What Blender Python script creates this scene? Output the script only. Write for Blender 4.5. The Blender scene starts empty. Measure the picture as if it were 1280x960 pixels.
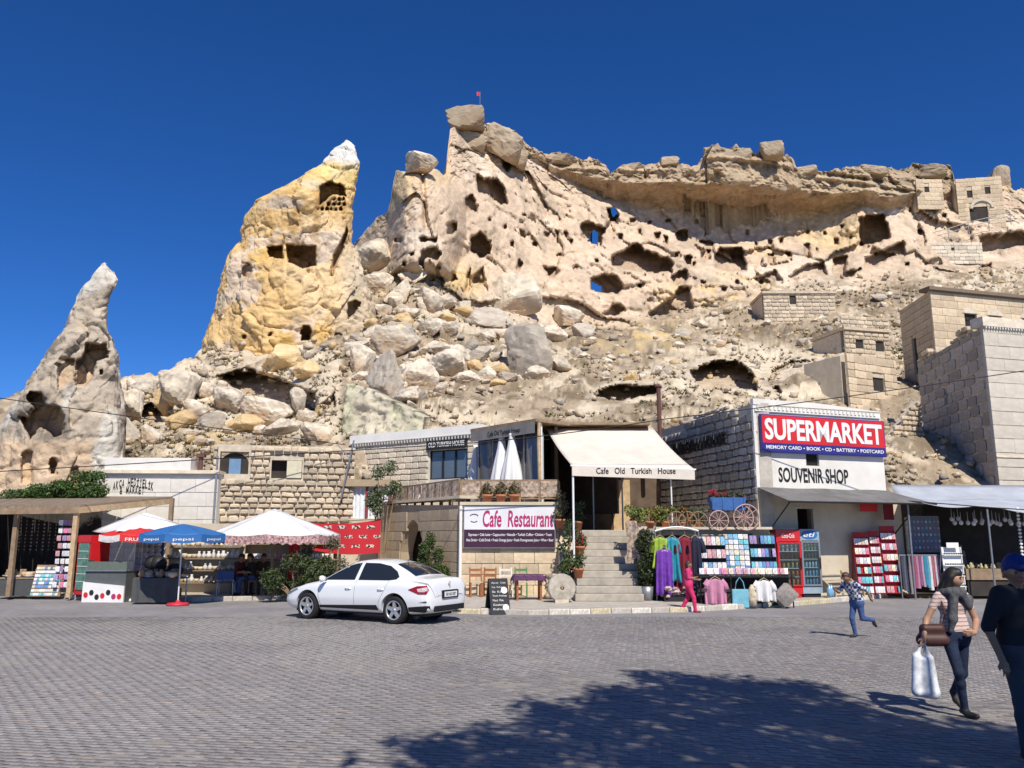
import bpy, bmesh, math, random
import numpy as np
from mathutils import Vector, Matrix, Euler

R = math.radians
# ---------------------------------------------------------------- camera, sky, sun, exposure
scene = bpy.context.scene
COL = scene.collection
F, PITCH, H = 1036.0, math.atan(192 / 1036.0), 2.0       # focal length in photo pixels, upward tilt, eye height
SP, CP = math.sin(PITCH), math.cos(PITCH)
cam_data = bpy.data.cameras.new('camera')
cam = bpy.data.objects.new('camera', cam_data)
COL.objects.link(cam)
cam.location = (0, 0, H)
cam.rotation_euler = (math.pi / 2 + PITCH, 0, 0)
cam_data.sensor_width = 36
cam_data.lens = F / 1280 * 36
cam_data.clip_end = 3000
scene.camera = cam

SUN_AZ, SUN_EL = R(180 - 17), R(47)                       # azimuth clockwise from +Y
sun_dir = Vector((math.sin(SUN_AZ) * math.cos(SUN_EL), math.cos(SUN_AZ) * math.cos(SUN_EL), math.sin(SUN_EL)))
world = bpy.data.worlds.new('World')
scene.world = world
world.use_nodes = True
wn = world.node_tree
wn.nodes.clear()
sky = wn.nodes.new('ShaderNodeTexSky')
sky.sky_type = 'NISHITA'
sky.sun_disc = False
sky.sun_elevation = SUN_EL
sky.sun_rotation = SUN_AZ
sky.altitude = 3000
sky.air_density = 1.0
sky.dust_density = 0.0
sky.ozone_density = 10.0
bg = wn.nodes.new('ShaderNodeBackground')
bg.inputs['Strength'].default_value = 0.117
wo = wn.nodes.new('ShaderNodeOutputWorld')
hsv = wn.nodes.new('ShaderNodeHueSaturation')                # the deep blue of clear high-plateau air
hsv.inputs['Saturation'].default_value = 1.15
hsv.inputs['Hue'].default_value = .508
wn.links.new(sky.outputs[0], hsv.inputs['Color'])
wn.links.new(hsv.outputs[0], bg.inputs[0])
wn.links.new(bg.outputs[0], wo.inputs[0])
sl = bpy.data.lights.new('sun', 'SUN')
sl.energy = 5.0
sl.angle = R(0.5)
sl.color = (1.0, 0.935, 0.83)
sun = bpy.data.objects.new('sun', sl)
COL.objects.link(sun)
sun.rotation_euler = (-sun_dir).to_track_quat('-Z', 'Y').to_euler()
sun.location = (20, -40, 60)
vs = scene.view_settings
vs.view_transform = 'Standard'
vs.look = 'None'
vs.gamma = 1
vs.exposure = 0.07
vs.use_curve_mapping = False
scene.cycles.max_bounces = 6
scene.cycles.diffuse_bounces = 3
scene.cycles.transparent_max_bounces = 12
rng = random.Random(7)
nrng = np.random.default_rng(7)

# ---------------------------------------------------------------- photo pixel -> direction; distance comes from the caller
def ray(u, v):
    d = 480 - v
    return u - 640, F * CP - d * SP, F * SP + d * CP
def P(u, v, Y):
    x, y, z = ray(u, v)
    return Vector((x * Y / y, Y, H + z * Y / y))
def G(u, v, z0=0.0):
    x, y, z = ray(u, v)
    t = (z0 - H) / z
    return Vector((x * t, y * t, z0))
def proj(V):
    x, y, z = V[:, 0], V[:, 1], V[:, 2] - H
    zc = y * CP + z * SP
    yc = -y * SP + z * CP
    return 640 + F * x / zc, 480 - F * yc / zc

# ---------------------------------------------------------------- numpy noise
_pr = np.random.default_rng(3)
_perm = _pr.permutation(1024).astype(np.int32)
_val = _pr.random(1024).astype(np.float32)
def _h(i, j, k):
    return _perm[(_perm[(_perm[i & 1023] + j) & 1023] + k) & 1023]
def vnoise(p):
    f = np.floor(p)
    i = f.astype(np.int32)
    t = (p - f).astype(np.float32)
    t = t * t * t * (t * (t * 6 - 15) + 10)
    out = 0
    for a in (0, 1):
        wa = t[:, 0] if a else 1 - t[:, 0]
        for b in (0, 1):
            wb = wa * (t[:, 1] if b else 1 - t[:, 1])
            for c in (0, 1):
                w = wb * (t[:, 2] if c else 1 - t[:, 2])
                out = out + w * _val[_h(i[:, 0] + a, i[:, 1] + b, i[:, 2] + c)]
    return out * 2 - 1
def fbm(p, wl, octv=4, gain=0.5, off=0.0):
    out, amp, q = 0, 1.0, p / wl + off
    for _ in range(octv):
        out = out + amp * vnoise(q)
        q = q * 2.03 + 17.3
        amp *= gain
    return out
def ridged(p, wl, octv=4, gain=0.55, off=0.0):
    out, amp, q = 0, 1.0, p / wl + off
    for _ in range(octv):
        out = out + amp * (1 - 2 * np.abs(vnoise(q)))
        q = q * 2.1 + 11.7
        amp *= gain
    return out
def worley(p, wl, off=0.0):
    q = p / wl + off
    f = np.floor(q)
    i = f.astype(np.int32)
    F1 = np.full(len(p), 9.0, np.float32); F2 = F1.copy(); cid = np.zeros(len(p), np.int32)
    for a in (-1, 0, 1):
        for b in (-1, 0, 1):
            for c in (-1, 0, 1):
                hh = _h(i[:, 0] + a, i[:, 1] + b, i[:, 2] + c)
                cx = i[:, 0] + a + _val[hh]
                cy = i[:, 1] + b + _val[(hh + 331) & 1023]
                cz = i[:, 2] + c + _val[(hh + 677) & 1023]
                d = np.sqrt((q[:, 0] - cx) ** 2 + (q[:, 1] - cy) ** 2 + (q[:, 2] - cz) ** 2).astype(np.float32)
                n = d < F1
                F2 = np.where(n, F1, np.minimum(F2, d))
                cid = np.where(n, hh, cid)
                F1 = np.where(n, d, F1)
    return F1, F2, cid
def facet(p, wl, off=0.0):
    """broken-rock relief: every cell of the stone is its own tilted plane"""
    q = p / wl + off + .25 * np.stack([vnoise(p / wl * 1.7 + k) for k in (3.1, 7.7, 12.9)], 1)
    i = np.floor(q).astype(np.int32)
    F1 = np.full(len(p), 9.0, np.float32); F2 = F1.copy(); out = np.zeros(len(p), np.float32)
    for a in (-1, 0, 1):
        for b in (-1, 0, 1):
            for c in (-1, 0, 1):
                hh = _h(i[:, 0] + a, i[:, 1] + b, i[:, 2] + c)
                dx = q[:, 0] - (i[:, 0] + a + _val[hh]); dy = q[:, 1] - (i[:, 1] + b + _val[(hh + 331) & 1023]); dz = q[:, 2] - (i[:, 2] + c + _val[(hh + 677) & 1023])
                d = (dx * dx + dy * dy + dz * dz).astype(np.float32)
                n = d < F1
                pl = dx * (_val[(hh + 101) & 1023] - .5) * 2 + dz * (_val[(hh + 203) & 1023] - .35) * 2 + (_val[(hh + 407) & 1023] - .5) * .9
                F2 = np.where(n, F1, np.minimum(F2, d)); out = np.where(n, pl, out); F1 = np.where(n, d, F1)
    return out, np.sqrt(F2) - np.sqrt(F1)
def sstep(a, b, x):
    t = np.clip((x - a) / (b - a), 0, 1)
    return t * t * (3 - 2 * t)
def poly_sd(poly, u, v):
    """signed distance in pixels, positive inside"""
    n = len(poly)
    inside = np.zeros(len(u), bool)
    d2 = np.full(len(u), 1e9)
    for k in range(n):
        x0, y0 = poly[k]; x1, y1 = poly[(k + 1) % n]
        c = ((y0 > v) != (y1 > v))
        xs = (x1 - x0) * (v - y0) / ((y1 - y0) if y1 != y0 else 1e-9) + x0
        inside ^= c & (u < xs)
        ex, ey = x1 - x0, y1 - y0
        L = ex * ex + ey * ey + 1e-9
        t = np.clip(((u - x0) * ex + (v - y0) * ey) / L, 0, 1)
        d2 = np.minimum(d2, (u - x0 - t * ex) ** 2 + (v - y0 - t * ey) ** 2)
    return np.where(inside, 1, -1) * np.sqrt(d2)
def carve(V, uv, poly, depth, soft=2.0, wob=1.5):
    """push the surface away along the line of sight inside a hollow's outline; returns weights"""
    u, v = uv
    po = np.array(poly, float)
    m = (u > po[:, 0].min() - 6) & (u < po[:, 0].max() + 6) & (v > po[:, 1].min() - 6) & (v < po[:, 1].max() + 6)
    idx = np.nonzero(m)[0]
    w = np.zeros(len(u), np.float32)
    if len(idx) == 0:
        return w
    uu, vv = u[idx], v[idx]
    sd = poly_sd(poly, uu, vv) + wob * vnoise(np.stack([uu / 5, vv / 5, uu * 0 + po[0, 0]], 1))
    w[idx] = sstep(-0.3, soft, sd)
    dirs = V[idx] - np.array([0, 0, H])
    dirs /= np.linalg.norm(dirs, axis=1)[:, None]
    V[idx] += dirs * (depth * w[idx])[:, None]
    return w

# ---------------------------------------------------------------- materials
MATS = {}
def M(name, col=(.5, .5, .5), rough=.75, var=.12, scale=6.0, bump=0.0, bscale=40.0, metal=0.0, attr=None, ovar=0.0, spec=.35, bdist=.01, emit=0.0, alpha=1.0, trans=0.0, detail=4.0, coat=0.0, world_co=False, sheen=0.0, fine=0.0):
    if name in MATS:
        return MATS[name]
    m = bpy.data.materials.new(name)
    m.use_nodes = True
    nt = m.node_tree
    b = nt.nodes['Principled BSDF']
    L = nt.links.new
    b.inputs['Roughness'].default_value = rough
    b.inputs['Metallic'].default_value = metal
    b.inputs['Specular IOR Level'].default_value = spec
    if coat: b.inputs['Coat Weight'].default_value = coat; b.inputs['Coat Roughness'].default_value = .05
    if trans: b.inputs['Transmission Weight'].default_value = trans
    if sheen: b.inputs['Sheen Weight'].default_value = sheen
    if alpha < 1: b.inputs['Alpha'].default_value = alpha
    tc = nt.nodes.new('ShaderNodeTexCoord')
    if world_co:
        co = nt.nodes.new('ShaderNodeNewGeometry').outputs['Position']
    else:
        co = tc.outputs['Object']
    if attr:
        a = nt.nodes.new('ShaderNodeAttribute'); a.attribute_name = attr
        src = a.outputs['Color']
    else:
        c = nt.nodes.new('ShaderNodeRGB'); c.outputs[0].default_value = (*col, 1)
        src = c.outputs[0]
    if var or ovar:
        hs = nt.nodes.new('ShaderNodeHueSaturation')
        L(src, hs.inputs['Color'])
        val = None
        if var:
            n = nt.nodes.new('ShaderNodeTexNoise'); n.inputs['Scale'].default_value = scale; n.inputs['Detail'].default_value = detail
            n.inputs['Roughness'].default_value = .62
            L(co, n.inputs['Vector'])
            mr = nt.nodes.new('ShaderNodeMapRange')
            mr.inputs['From Min'].default_value = .28; mr.inputs['From Max'].default_value = .72
            mr.inputs['To Min'].default_value = 1 - var; mr.inputs['To Max'].default_value = 1 + var
            L(n.outputs[0], mr.inputs[0])
            val = mr.outputs[0]
        if ovar:
            oi = nt.nodes.new('ShaderNodeObjectInfo')
            mo = nt.nodes.new('ShaderNodeMapRange')
            mo.inputs['To Min'].default_value = 1 - ovar; mo.inputs['To Max'].default_value = 1 + ovar
            L(oi.outputs['Random'], mo.inputs[0])
            if val:
                mm = nt.nodes.new('ShaderNodeMath'); mm.operation = 'MULTIPLY'
                L(val, mm.inputs[0]); L(mo.outputs[0], mm.inputs[1]); val = mm.outputs[0]
            else:
                val = mo.outputs[0]
        L(val, hs.inputs['Value'])
        src = hs.outputs[0]
    L(src, b.inputs['Base Color'])
    if emit:
        L(src, b.inputs['Emission Color']); b.inputs['Emission Strength'].default_value = emit
    if bump:
        n2 = nt.nodes.new('ShaderNodeTexNoise'); n2.inputs['Scale'].default_value = bscale; n2.inputs['Detail'].default_value = 6
        n2.inputs['Roughness'].default_value = .65
        L(co, n2.inputs['Vector'])
        bp = nt.nodes.new('ShaderNodeBump'); bp.inputs['Strength'].default_value = bump; bp.inputs['Distance'].default_value = bdist
        L(n2.outputs[0], bp.inputs['Height']); L(bp.outputs[0], b.inputs['Normal'])
        if fine:
            n3 = nt.nodes.new('ShaderNodeTexVoronoi'); n3.inputs['Scale'].default_value = fine; n3.feature = 'F1'; L(co, n3.inputs['Vector'])
            bp2 = nt.nodes.new('ShaderNodeBump'); bp2.inputs['Strength'].default_value = .6; bp2.inputs['Distance'].default_value = .10
            L(n3.outputs['Distance'], bp2.inputs['Height']); L(bp.outputs[0], bp2.inputs['Normal']); L(bp2.outputs[0], b.inputs['Normal'])
    MATS[name] = m
    return m

# ---------------------------------------------------------------- mesh helpers
def link(o, parent=None, mat=None):
    COL.objects.link(o)
    if parent is not None: o.parent = parent
    if mat is not None and o.data is not None and not o.data.materials: o.data.materials.append(mat)
    return o
def np_mesh(name, V, faces, mat=None, smooth=False, attrs=None, parent=None):
    """V (n,3) array, faces (m,k) int array of one polygon size"""
    me = bpy.data.meshes.new(name)
    V = np.asarray(V, np.float32); faces = np.asarray(faces, np.int32)
    m, k = faces.shape
    me.vertices.add(len(V)); me.vertices.foreach_set('co', V.ravel())
    me.loops.add(m * k); me.loops.foreach_set('vertex_index', faces.ravel())
    me.polygons.add(m)
    me.polygons.foreach_set('loop_start', np.arange(0, m * k, k, dtype=np.int32))
    try: me.polygons.foreach_set('loop_total', np.full(m, k, np.int32))
    except Exception: pass
    if smooth: me.polygons.foreach_set('use_smooth', np.ones(m, bool))
    me.update(calc_edges=True)
    for an, (dom, arr) in (attrs or {}).items():
        at = me.attributes.new(an, 'FLOAT_COLOR', dom)
        c = np.ones((len(arr), 4), np.float32); c[:, :3] = arr
        at.data.foreach_set('color', c.ravel())
    me.validate()
    o = bpy.data.objects.new(name, me)
    return link(o, parent, mat)
class MB:
    def __init__(s): s.v = []; s.f = []; s.mi = []; s.cur = 0
    def add(s, vs_, fs):
        n = len(s.v); s.v.extend([tuple(p) for p in vs_]); s.f.extend([tuple(i + n for i in q) for q in fs]); s.mi.extend([s.cur] * len(fs)); return s
    def box(s, x0, x1, y0, y1, z0, z1, mat=None):
        vs_ = [(x, y, z) for z in (z0, z1) for y in (y0, y1) for x in (x0, x1)]
        if mat is not None: vs_ = [mat @ Vector(p) for p in vs_]
        return s.add(vs_, [(0, 2, 3, 1), (4, 5, 7, 6), (0, 1, 5, 4), (2, 6, 7, 3), (0, 4, 6, 2), (1, 3, 7, 5)])
    def cyl(s, p0, p1, r0, r1=None, n=10, caps=True):
        p0, p1 = Vector(p0), Vector(p1); r1 = r0 if r1 is None else r1
        d = (p1 - p0).normalized()
        a = d.orthogonal().normalized(); b = d.cross(a)
        vs_ = []
        for p, r in ((p0, r0), (p1, r1)):
            for k in range(n):
                t = 2 * math.pi * k / n
                vs_.append(p + (a * math.cos(t) + b * math.sin(t)) * r)
        fs = [(k, (k + 1) % n, n + (k + 1) % n, n + k) for k in range(n)]
        if caps: fs += [tuple(range(n - 1, -1, -1)), tuple(range(n, 2 * n))]
        return s.add(vs_, fs)
    def tube(s, pts, r, n=6):
        pts = [Vector(p) for p in pts]
        vs_, fs = [], []
        for i, p in enumerate(pts):
            d = (pts[min(i + 1, len(pts) - 1)] - pts[max(i - 1, 0)]).normalized()
            ref = Vector((0, 0, 1)) if abs(d.z) < .95 else Vector((1, 0, 0))
            a = d.cross(ref).normalized(); b = d.cross(a)
            rr = r[i] if isinstance(r, (list, tuple)) else r
            for k in range(n):
                t = 2 * math.pi * k / n
                vs_.append(p + (a * math.cos(t) + b * math.sin(t)) * rr)
        for i in range(len(pts) - 1):
            for k in range(n):
                fs.append((i * n + k, i * n + (k + 1) % n, (i + 1) * n + (k + 1) % n, (i + 1) * n + k))
        fs += [tuple(range(n - 1, -1, -1)), tuple(range((len(pts) - 1) * n, len(pts) * n))]
        return s.add(vs_, fs)
    def lathe(s, prof, n=16, c=(0, 0, 0), wob=None):
        c = Vector(c); vs_, fs = [], []
        for r, z in prof:
            for k in range(n):
                t = 2 * math.pi * k / n
                q = r * (wob(t, z) if wob else 1)
                vs_.append(c + Vector((q * math.cos(t), q * math.sin(t), z)))
        for i in range(len(prof) - 1):
            for k in range(n):
                fs.append((i * n + k, i * n + (k + 1) % n, (i + 1) * n + (k + 1) % n, (i + 1) * n + k))
        fs += [tuple(range(n - 1, -1, -1)), tuple(range((len(prof) - 1) * n, len(prof) * n))]
        return s.add(vs_, fs)
    def prism(s, poly, y0, y1):
        """poly in (x,z), thickness along y"""
        n = len(poly)
        vs_ = [(x, y0, z) for x, z in poly] + [(x, y1, z) for x, z in poly]
        fs = [tuple(range(n)), tuple(range(2 * n - 1, n - 1, -1))]
        fs += [((k + 1) % n, k, n + k, n + (k + 1) % n) for k in range(n)]
        return s.add(vs_, fs)
    def grid(s, rows):
        m, n = len(rows), len(rows[0])
        vs_ = [p for r_ in rows for p in r_]
        return s.add(vs_, [(i * n + j, i * n + j + 1, (i + 1) * n + j + 1, (i + 1) * n + j) for i in range(m - 1) for j in range(n - 1)])
    def quad(s, a, b, c, d): return s.add([a, b, c, d], [(0, 1, 2, 3)])
    def mesh(s, name):
        me = bpy.data.meshes.new(name); me.from_pydata([tuple(p) for p in s.v], [], s.f)
        if any(s.mi): me.polygons.foreach_set('material_index', s.mi)
        me.update(); return me
    def build(s, name, mat, parent=None, smooth=False, bevel=0, thick=0, mats=None, sub=0):
        me = s.mesh(name)
        if smooth or bevel or thick or True:
            bm = bmesh.new(); bm.from_mesh(me)
            bmesh.ops.recalc_face_normals(bm, faces=bm.faces)
            bm.to_mesh(me); bm.free()
        if smooth: me.polygons.foreach_set('use_smooth', [True] * len(me.polygons))
        for mm in (mats or [mat]): me.materials.append(mm)
        o = bpy.data.objects.new(name, me); link(o, parent)
        if thick:
            md = o.modifiers.new('t', 'SOLIDIFY'); md.thickness = thick; md.offset = 0
        if bevel:
            md = o.modifiers.new('b', 'BEVEL'); md.width = bevel; md.segments = 2; md.limit_method = 'ANGLE'
        if sub:
            md = o.modifiers.new('s', 'SUBSURF'); md.levels = sub; md.render_levels = sub
        return o
def tag(o, label, cat, group=None):
    o['label'] = label; o['category'] = cat
    if group: o['group'] = group
    return o
def struct(o): o['kind'] = 'structure'; return o
def stuff(o): o['kind'] = 'stuff'; return o
def thing(name, label, cat, loc=(0, 0, 0), rz=0.0, group=None):
    o = bpy.data.objects.new(name, None); o.empty_display_size = .2
    COL.objects.link(o); o.location = loc; o.rotation_euler = (0, 0, rz)
    return tag(o, label, cat, group)
def copy_tree(o, parent=None):
    c = o.copy(); COL.objects.link(c); c.parent = parent
    for ch in list(o.children): copy_tree(ch, c)
    return c
def frame(A, B, z=0):
    """origin A, x axis towards B (left to right as seen), y axis away from the viewer"""
    return (A[0], A[1], z), math.atan2(B[1] - A[1], B[0] - A[0]), math.hypot(B[0] - A[0], B[1] - A[1])
def text(name, s, mat, parent, x0, x1, z0, z1, y=-.01, ext=.004, shear=0.0, bold=0.0, align=None):
    cu = bpy.data.curves.new(name, 'FONT'); cu.body = s; cu.extrude = .01; cu.shear = shear; cu.offset = bold; cu.resolution_u = 3
    t = bpy.data.objects.new('tmp', cu); COL.objects.link(t)
    me = bpy.data.meshes.new_from_object(t.evaluated_get(bpy.context.evaluated_depsgraph_get()))
    bpy.data.objects.remove(t); bpy.data.curves.remove(cu)
    n = len(me.vertices); a = np.zeros(n * 3, np.float32); me.vertices.foreach_get('co', a); a = a.reshape(-1, 3)
    lo, hi = a.min(0), a.max(0)
    X = x0 + (a[:, 0] - lo[0]) / (hi[0] - lo[0]) * (x1 - x0)
    Z = z0 + (a[:, 1] - lo[1]) / (hi[1] - lo[1]) * (z1 - z0)
    Yv = y - ext * (a[:, 2] - lo[2]) / (hi[2] - lo[2] + 1e-9)
    me.vertices.foreach_set('co', np.stack([X, Yv, Z], 1).astype(np.float32).ravel()); me.update()
    me.name = name
    o = bpy.data.objects.new(name, me); link(o, parent, mat)
    return o
# ================================================================ TERRAIN
ROCK = M('rock', attr='col', rough=.95, var=.22, scale=1.3, bump=.55, bscale=2.2, bdist=.35, spec=.1, detail=10, world_co=True, fine=2.3)
SKYLINE = [(-400, 520), (0, 505), (148, 482), (160, 476), (200, 480), (215, 470), (240, 452), (262, 425), (300, 405), (380, 360), (440, 318), (448, 303), (460, 284), (470, 272), (487, 264), (491, 232), (495, 214), (520, 212), (546, 211), (557, 222), (559, 192), (563, 160), (590, 156), (607, 154), (625, 156), (645, 165), (660, 184), (690, 192), (742, 199), (757, 206), (762, 215), (775, 207), (820, 205), (832, 198), (850, 206), (872, 206), (884, 184), (898, 180), (908, 190), (920, 182), (934, 190), (950, 192), (984, 192), (996, 212), (1040, 212), (1060, 208), (1100, 208), (1120, 213), (1145, 205), (1188, 208), (1193, 226), (1205, 236), (1240, 232), (1268, 236), (1300, 232), (1500, 240), (1700, 250)]
DEPTH = {
    -400: [(450, 70), (520, 46), (600, 37), (700, 35)],
    0: [(450, 70), (520, 50), (600, 44), (640, 43), (700, 43)],
    150: [(440, 75), (480, 56), (540, 46), (600, 41), (640, 40), (700, 40)],
    260: [(400, 76), (440, 64), (490, 53), (545, 42), (600, 36), (640, 34.5), (700, 34)],
    350: [(360, 80), (430, 63), (490, 53), (545, 42), (575, 37), (640, 35.5), (700, 35)],
    440: [(310, 80), (345, 73), (400, 63), (480, 50), (545, 39), (570, 37), (700, 36)],
    520: [(200, 76), (330, 71), (400, 63), (480, 50), (530, 40), (560, 37.5), (700, 36.5)],
    600: [(140, 87), (200, 83), (385, 75), (430, 63), (480, 50), (530, 40.5), (560, 38), (700, 37)],
    700: [(190, 93), (300, 87), (415, 77), (460, 59), (500, 47), (530, 41), (560, 38), (700, 37)],
    830: [(195, 93), (300, 91), (395, 83), (440, 67), (480, 53), (530, 41), (560, 38), (700, 37)],
    900: [(170, 91), (300, 92), (385, 85), (440, 67), (490, 51), (530, 42), (560, 38), (700, 37)],
    950: [(170, 92), (300, 93), (372, 87), (440, 67), (490, 53), (525, 43), (560, 38), (700, 37)],
    1050: [(200, 97), (300, 95), (350, 89), (440, 63), (500, 51), (560, 41), (600, 38), (700, 37)],
    1130: [(200, 101), (345, 91), (440, 66), (500, 51), (560, 41), (600, 38), (700, 37)],
    1200: [(205, 106), (330, 96), (440, 68), (500, 53), (560, 43), (605, 38), (700, 37)],
    1300: [(205, 108), (320, 98), (440, 70), (500, 56), (560, 46), (605, 40), (700, 38)],
    1700: [(220, 115), (330, 105), (440, 80), (500, 66), (560, 56), (605, 50), (700, 48)],
}
CAP_EDGE = [(640, 184), (655, 190), (700, 211), (760, 226), (800, 229), (860, 227), (900, 229), (950, 229), (1000, 235), (1040, 243), (1080, 240), (1110, 247), (1150, 240), (1190, 236), (1240, 240)]
CAP_D = [(645, 0), (700, 1.6), (760, 4.5), (850, 7), (920, 8), (980, 7.2), (1040, 5), (1080, 3), (1190, 2), (1250, 0)]
CLIFF_BASE = [(-400, 300), (430, 315), (440, 335), (500, 335), (560, 360), (600, 385), (700, 415), (830, 395), (950, 372), (1050, 352), (1130, 345), (1200, 332), (1700, 330)]
def col_depth(us, vs_):
    keys = sorted(DEPTH)
    out = np.zeros_like(vs_)
    ys = {k: np.interp(vs_, [a for a, _ in DEPTH[k]], [b for _, b in DEPTH[k]]) for k in keys}
    # smooth blend between neighbouring key columns
    for a, b in zip(keys[:-1], keys[1:]):
        m = (us >= a) & (us <= b)
        t = np.clip((us - a) / (b - a), 0, 1); t = t * t * (3 - 2 * t) * .5 + t * .5
        out = np.where(m, ys[a] * (1 - t) + ys[b] * t, out)
    ce = np.interp(us, *zip(*CAP_EDGE)); cd = np.interp(us, *zip(*CAP_D), left=0, right=0)
    ht = cd * 4.6 + 1
    below = vs_ - ce
    out = out + cd * np.clip(below / ht, 0, 1) * (1 - sstep(ht * 1.05, ht * 1.05 + 95, below))
    # the pale pinnacle stands forward of the cliff
    return out
C_HOLES = [[(758, 262), (768, 259), (773, 270), (770, 277), (763, 277)], [(734, 301), (742, 287), (748, 291), (747, 307), (740, 304)], [(739, 352), (752, 358), (751, 366), (739, 362)]]
CAVES = [  # outline in the photograph, depth in metres
    ([(270, 470), (305, 459), (340, 468), (372, 482), (395, 489), (399, 512), (386, 522), (375, 505), (352, 509), (330, 499), (300, 496), (285, 482)], 6, 3),
    ([(400, 506), (418, 490), (422, 512)], 3, 2), ([(172, 512), (188, 503), (200, 512), (215, 516), (203, 530), (178, 528)], 4, 2),
    ([(595, 215), (605, 222), (622, 224), (632, 235), (635, 255), (627, 258), (612, 248), (596, 240)], 5, 2), ([(628, 198), (641, 203), (634, 216), (628, 210)], 2, 2),
    ([(580, 247), (590, 242), (598, 258), (597, 266), (582, 266)], 2.2, 2), ([(588, 295), (600, 290), (614, 302), (613, 318), (600, 323), (588, 312)], 5, 2),
    ([(630, 280), (635, 280), (633, 289), (629, 287)], 1.5, 1.5), ([(650, 286), (657, 288), (656, 297), (650, 295)], 1.5, 1.5), ([(680, 289), (689, 290), (684, 297), (680, 296)], 1.5, 1.5), ([(695, 289), (698, 290), (698, 305), (695, 304)], 1.5, 1.2), ([(704, 288), (712, 289), (708, 298), (704, 296)], 1.5, 1.5),
    ([(724, 280), (735, 277), (760, 284), (753, 297), (753, 311), (745, 305), (728, 299)], 4, 2), ([(757, 261), (768, 258), (775, 268), (772, 280), (763, 280)], 2, 2),
    ([(494, 296), (503, 297), (502, 303), (494, 302)], 1.5, 1.5), ([(524, 296), (548, 296), (546, 303), (526, 303)], 2, 2), ([(526, 312), (545, 309), (554, 318), (546, 328), (534, 322), (529, 336), (523, 330)], 2.5, 2),
    ([(558, 281), (566, 276), (572, 279), (572, 288), (564, 296), (558, 292)], 2.5, 1.5), ([(546, 331), (551, 331), (551, 336), (546, 336)], 1, 1.2), ([(561, 340), (570, 342), (573, 350), (565, 353)], 1.5, 1.5),
    ([(583, 345), (588, 335), (590, 352), (585, 370), (581, 365)], 2, 2), ([(588, 345), (604, 332), (608, 350), (600, 358), (590, 355)], 2, 2),
    ([(648, 323), (655, 328), (650, 341), (645, 338)], 1.8, 1.5), ([(676, 331), (702, 337), (690, 350), (682, 342)], 2.4, 2),
    ([(764, 320), (780, 312), (796, 303), (805, 312), (835, 322), (843, 330), (840, 341), (820, 343), (790, 339), (765, 334)], 7, 2), ([(738, 347), (752, 342), (772, 343), (780, 358), (772, 367), (750, 367), (738, 363)], 4, 2),
    ([(838, 347), (848, 338), (860, 336), (861, 350), (850, 357), (840, 355)], 3.5, 2), ([(808, 392), (840, 370), (850, 358), (862, 357), (867, 386), (850, 386), (835, 396), (815, 396)], 3, 3),
    ([(893, 315), (900, 309), (928, 309), (936, 340), (915, 341), (893, 337)], 6, 2), ([(818, 291), (825, 291), (825, 302), (818, 301)], 2.5, 1.2), ([(829, 294), (836, 295), (836, 306), (830, 308)], 2.5, 1.2),
    ([(842, 289), (860, 286), (861, 302), (848, 302)], 3.5, 1.5), ([(869, 300), (892, 300), (893, 314), (885, 316), (880, 306)], 3.5, 1.5), ([(856, 320), (865, 320), (865, 332), (857, 332)], 2.5, 1.2), ([(876, 315), (886, 314), (889, 324), (878, 328), (875, 322)], 3, 1.5),
    ([(902, 265), (922, 264), (926, 275), (922, 281), (902, 280)], 4, 1.5), ([(892, 273), (900, 272), (900, 281), (893, 280)], 3, 1.2), ([(854, 244), (865, 249), (867, 263), (856, 263)], 3, 2), ([(868, 250), (915, 257), (920, 264), (890, 262), (870, 260)], 3, 2), ([(930, 258), (958, 255), (961, 264), (932, 270)], 2, 2),
    ([(960, 300), (963, 298), (967, 300), (967, 311), (960, 311)], 2, 1), ([(960, 317), (968, 316), (969, 332), (961, 333)], 2.5, 1), ([(1005, 306), (1012, 305), (1013, 322), (1006, 325)], 2, 1),
    ([(1074, 273), (1082, 268), (1105, 266), (1115, 298), (1100, 303), (1074, 310)], 8, 2), ([(942, 347), (968, 336), (978, 350), (950, 361)], 2.5, 2.5), ([(982, 346), (1005, 331), (1030, 326), (1036, 345), (1010, 345), (990, 353)], 3.5, 2.5),
    ([(1040, 322), (1060, 319), (1058, 338), (1078, 335), (1068, 345), (1052, 351), (1040, 345)], 3.5, 2), ([(1080, 322), (1130, 300), (1133, 317), (1110, 325), (1092, 336), (1080, 336)], 3, 3), ([(1222, 294), (1290, 287), (1310, 302), (1240, 315), (1226, 317)], 5, 2),
    ([(1152, 326), (1175, 322), (1179, 331), (1155, 334)], 2, 2), ([(1225, 331), (1238, 328), (1241, 345), (1228, 348)], 2.5, 2), ([(1060, 300), (1066, 297), (1064, 292)], 1, 1),
    ([(742, 492), (755, 484), (770, 480), (800, 482), (826, 484), (818, 493), (790, 499), (770, 503), (745, 496)], 5, 2), ([(862, 463), (880, 455), (900, 450), (920, 450), (940, 462), (948, 480), (946, 489), (930, 487), (905, 485), (880, 488), (866, 476)], 9, 2),
    ([(958, 480), (966, 462), (985, 451), (1020, 449), (1024, 453), (990, 456), (972, 467), (963, 484)], 2.5, 2), ([(964, 484), (975, 483), (977, 491), (966, 492)], 1.5, 1.2), ([(752, 392), (770, 378), (782, 385), (770, 397)], 2.5, 2), ([(1145, 220), (1152, 220), (1152, 227), (1145, 227)], 1, 1),
]
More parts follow.
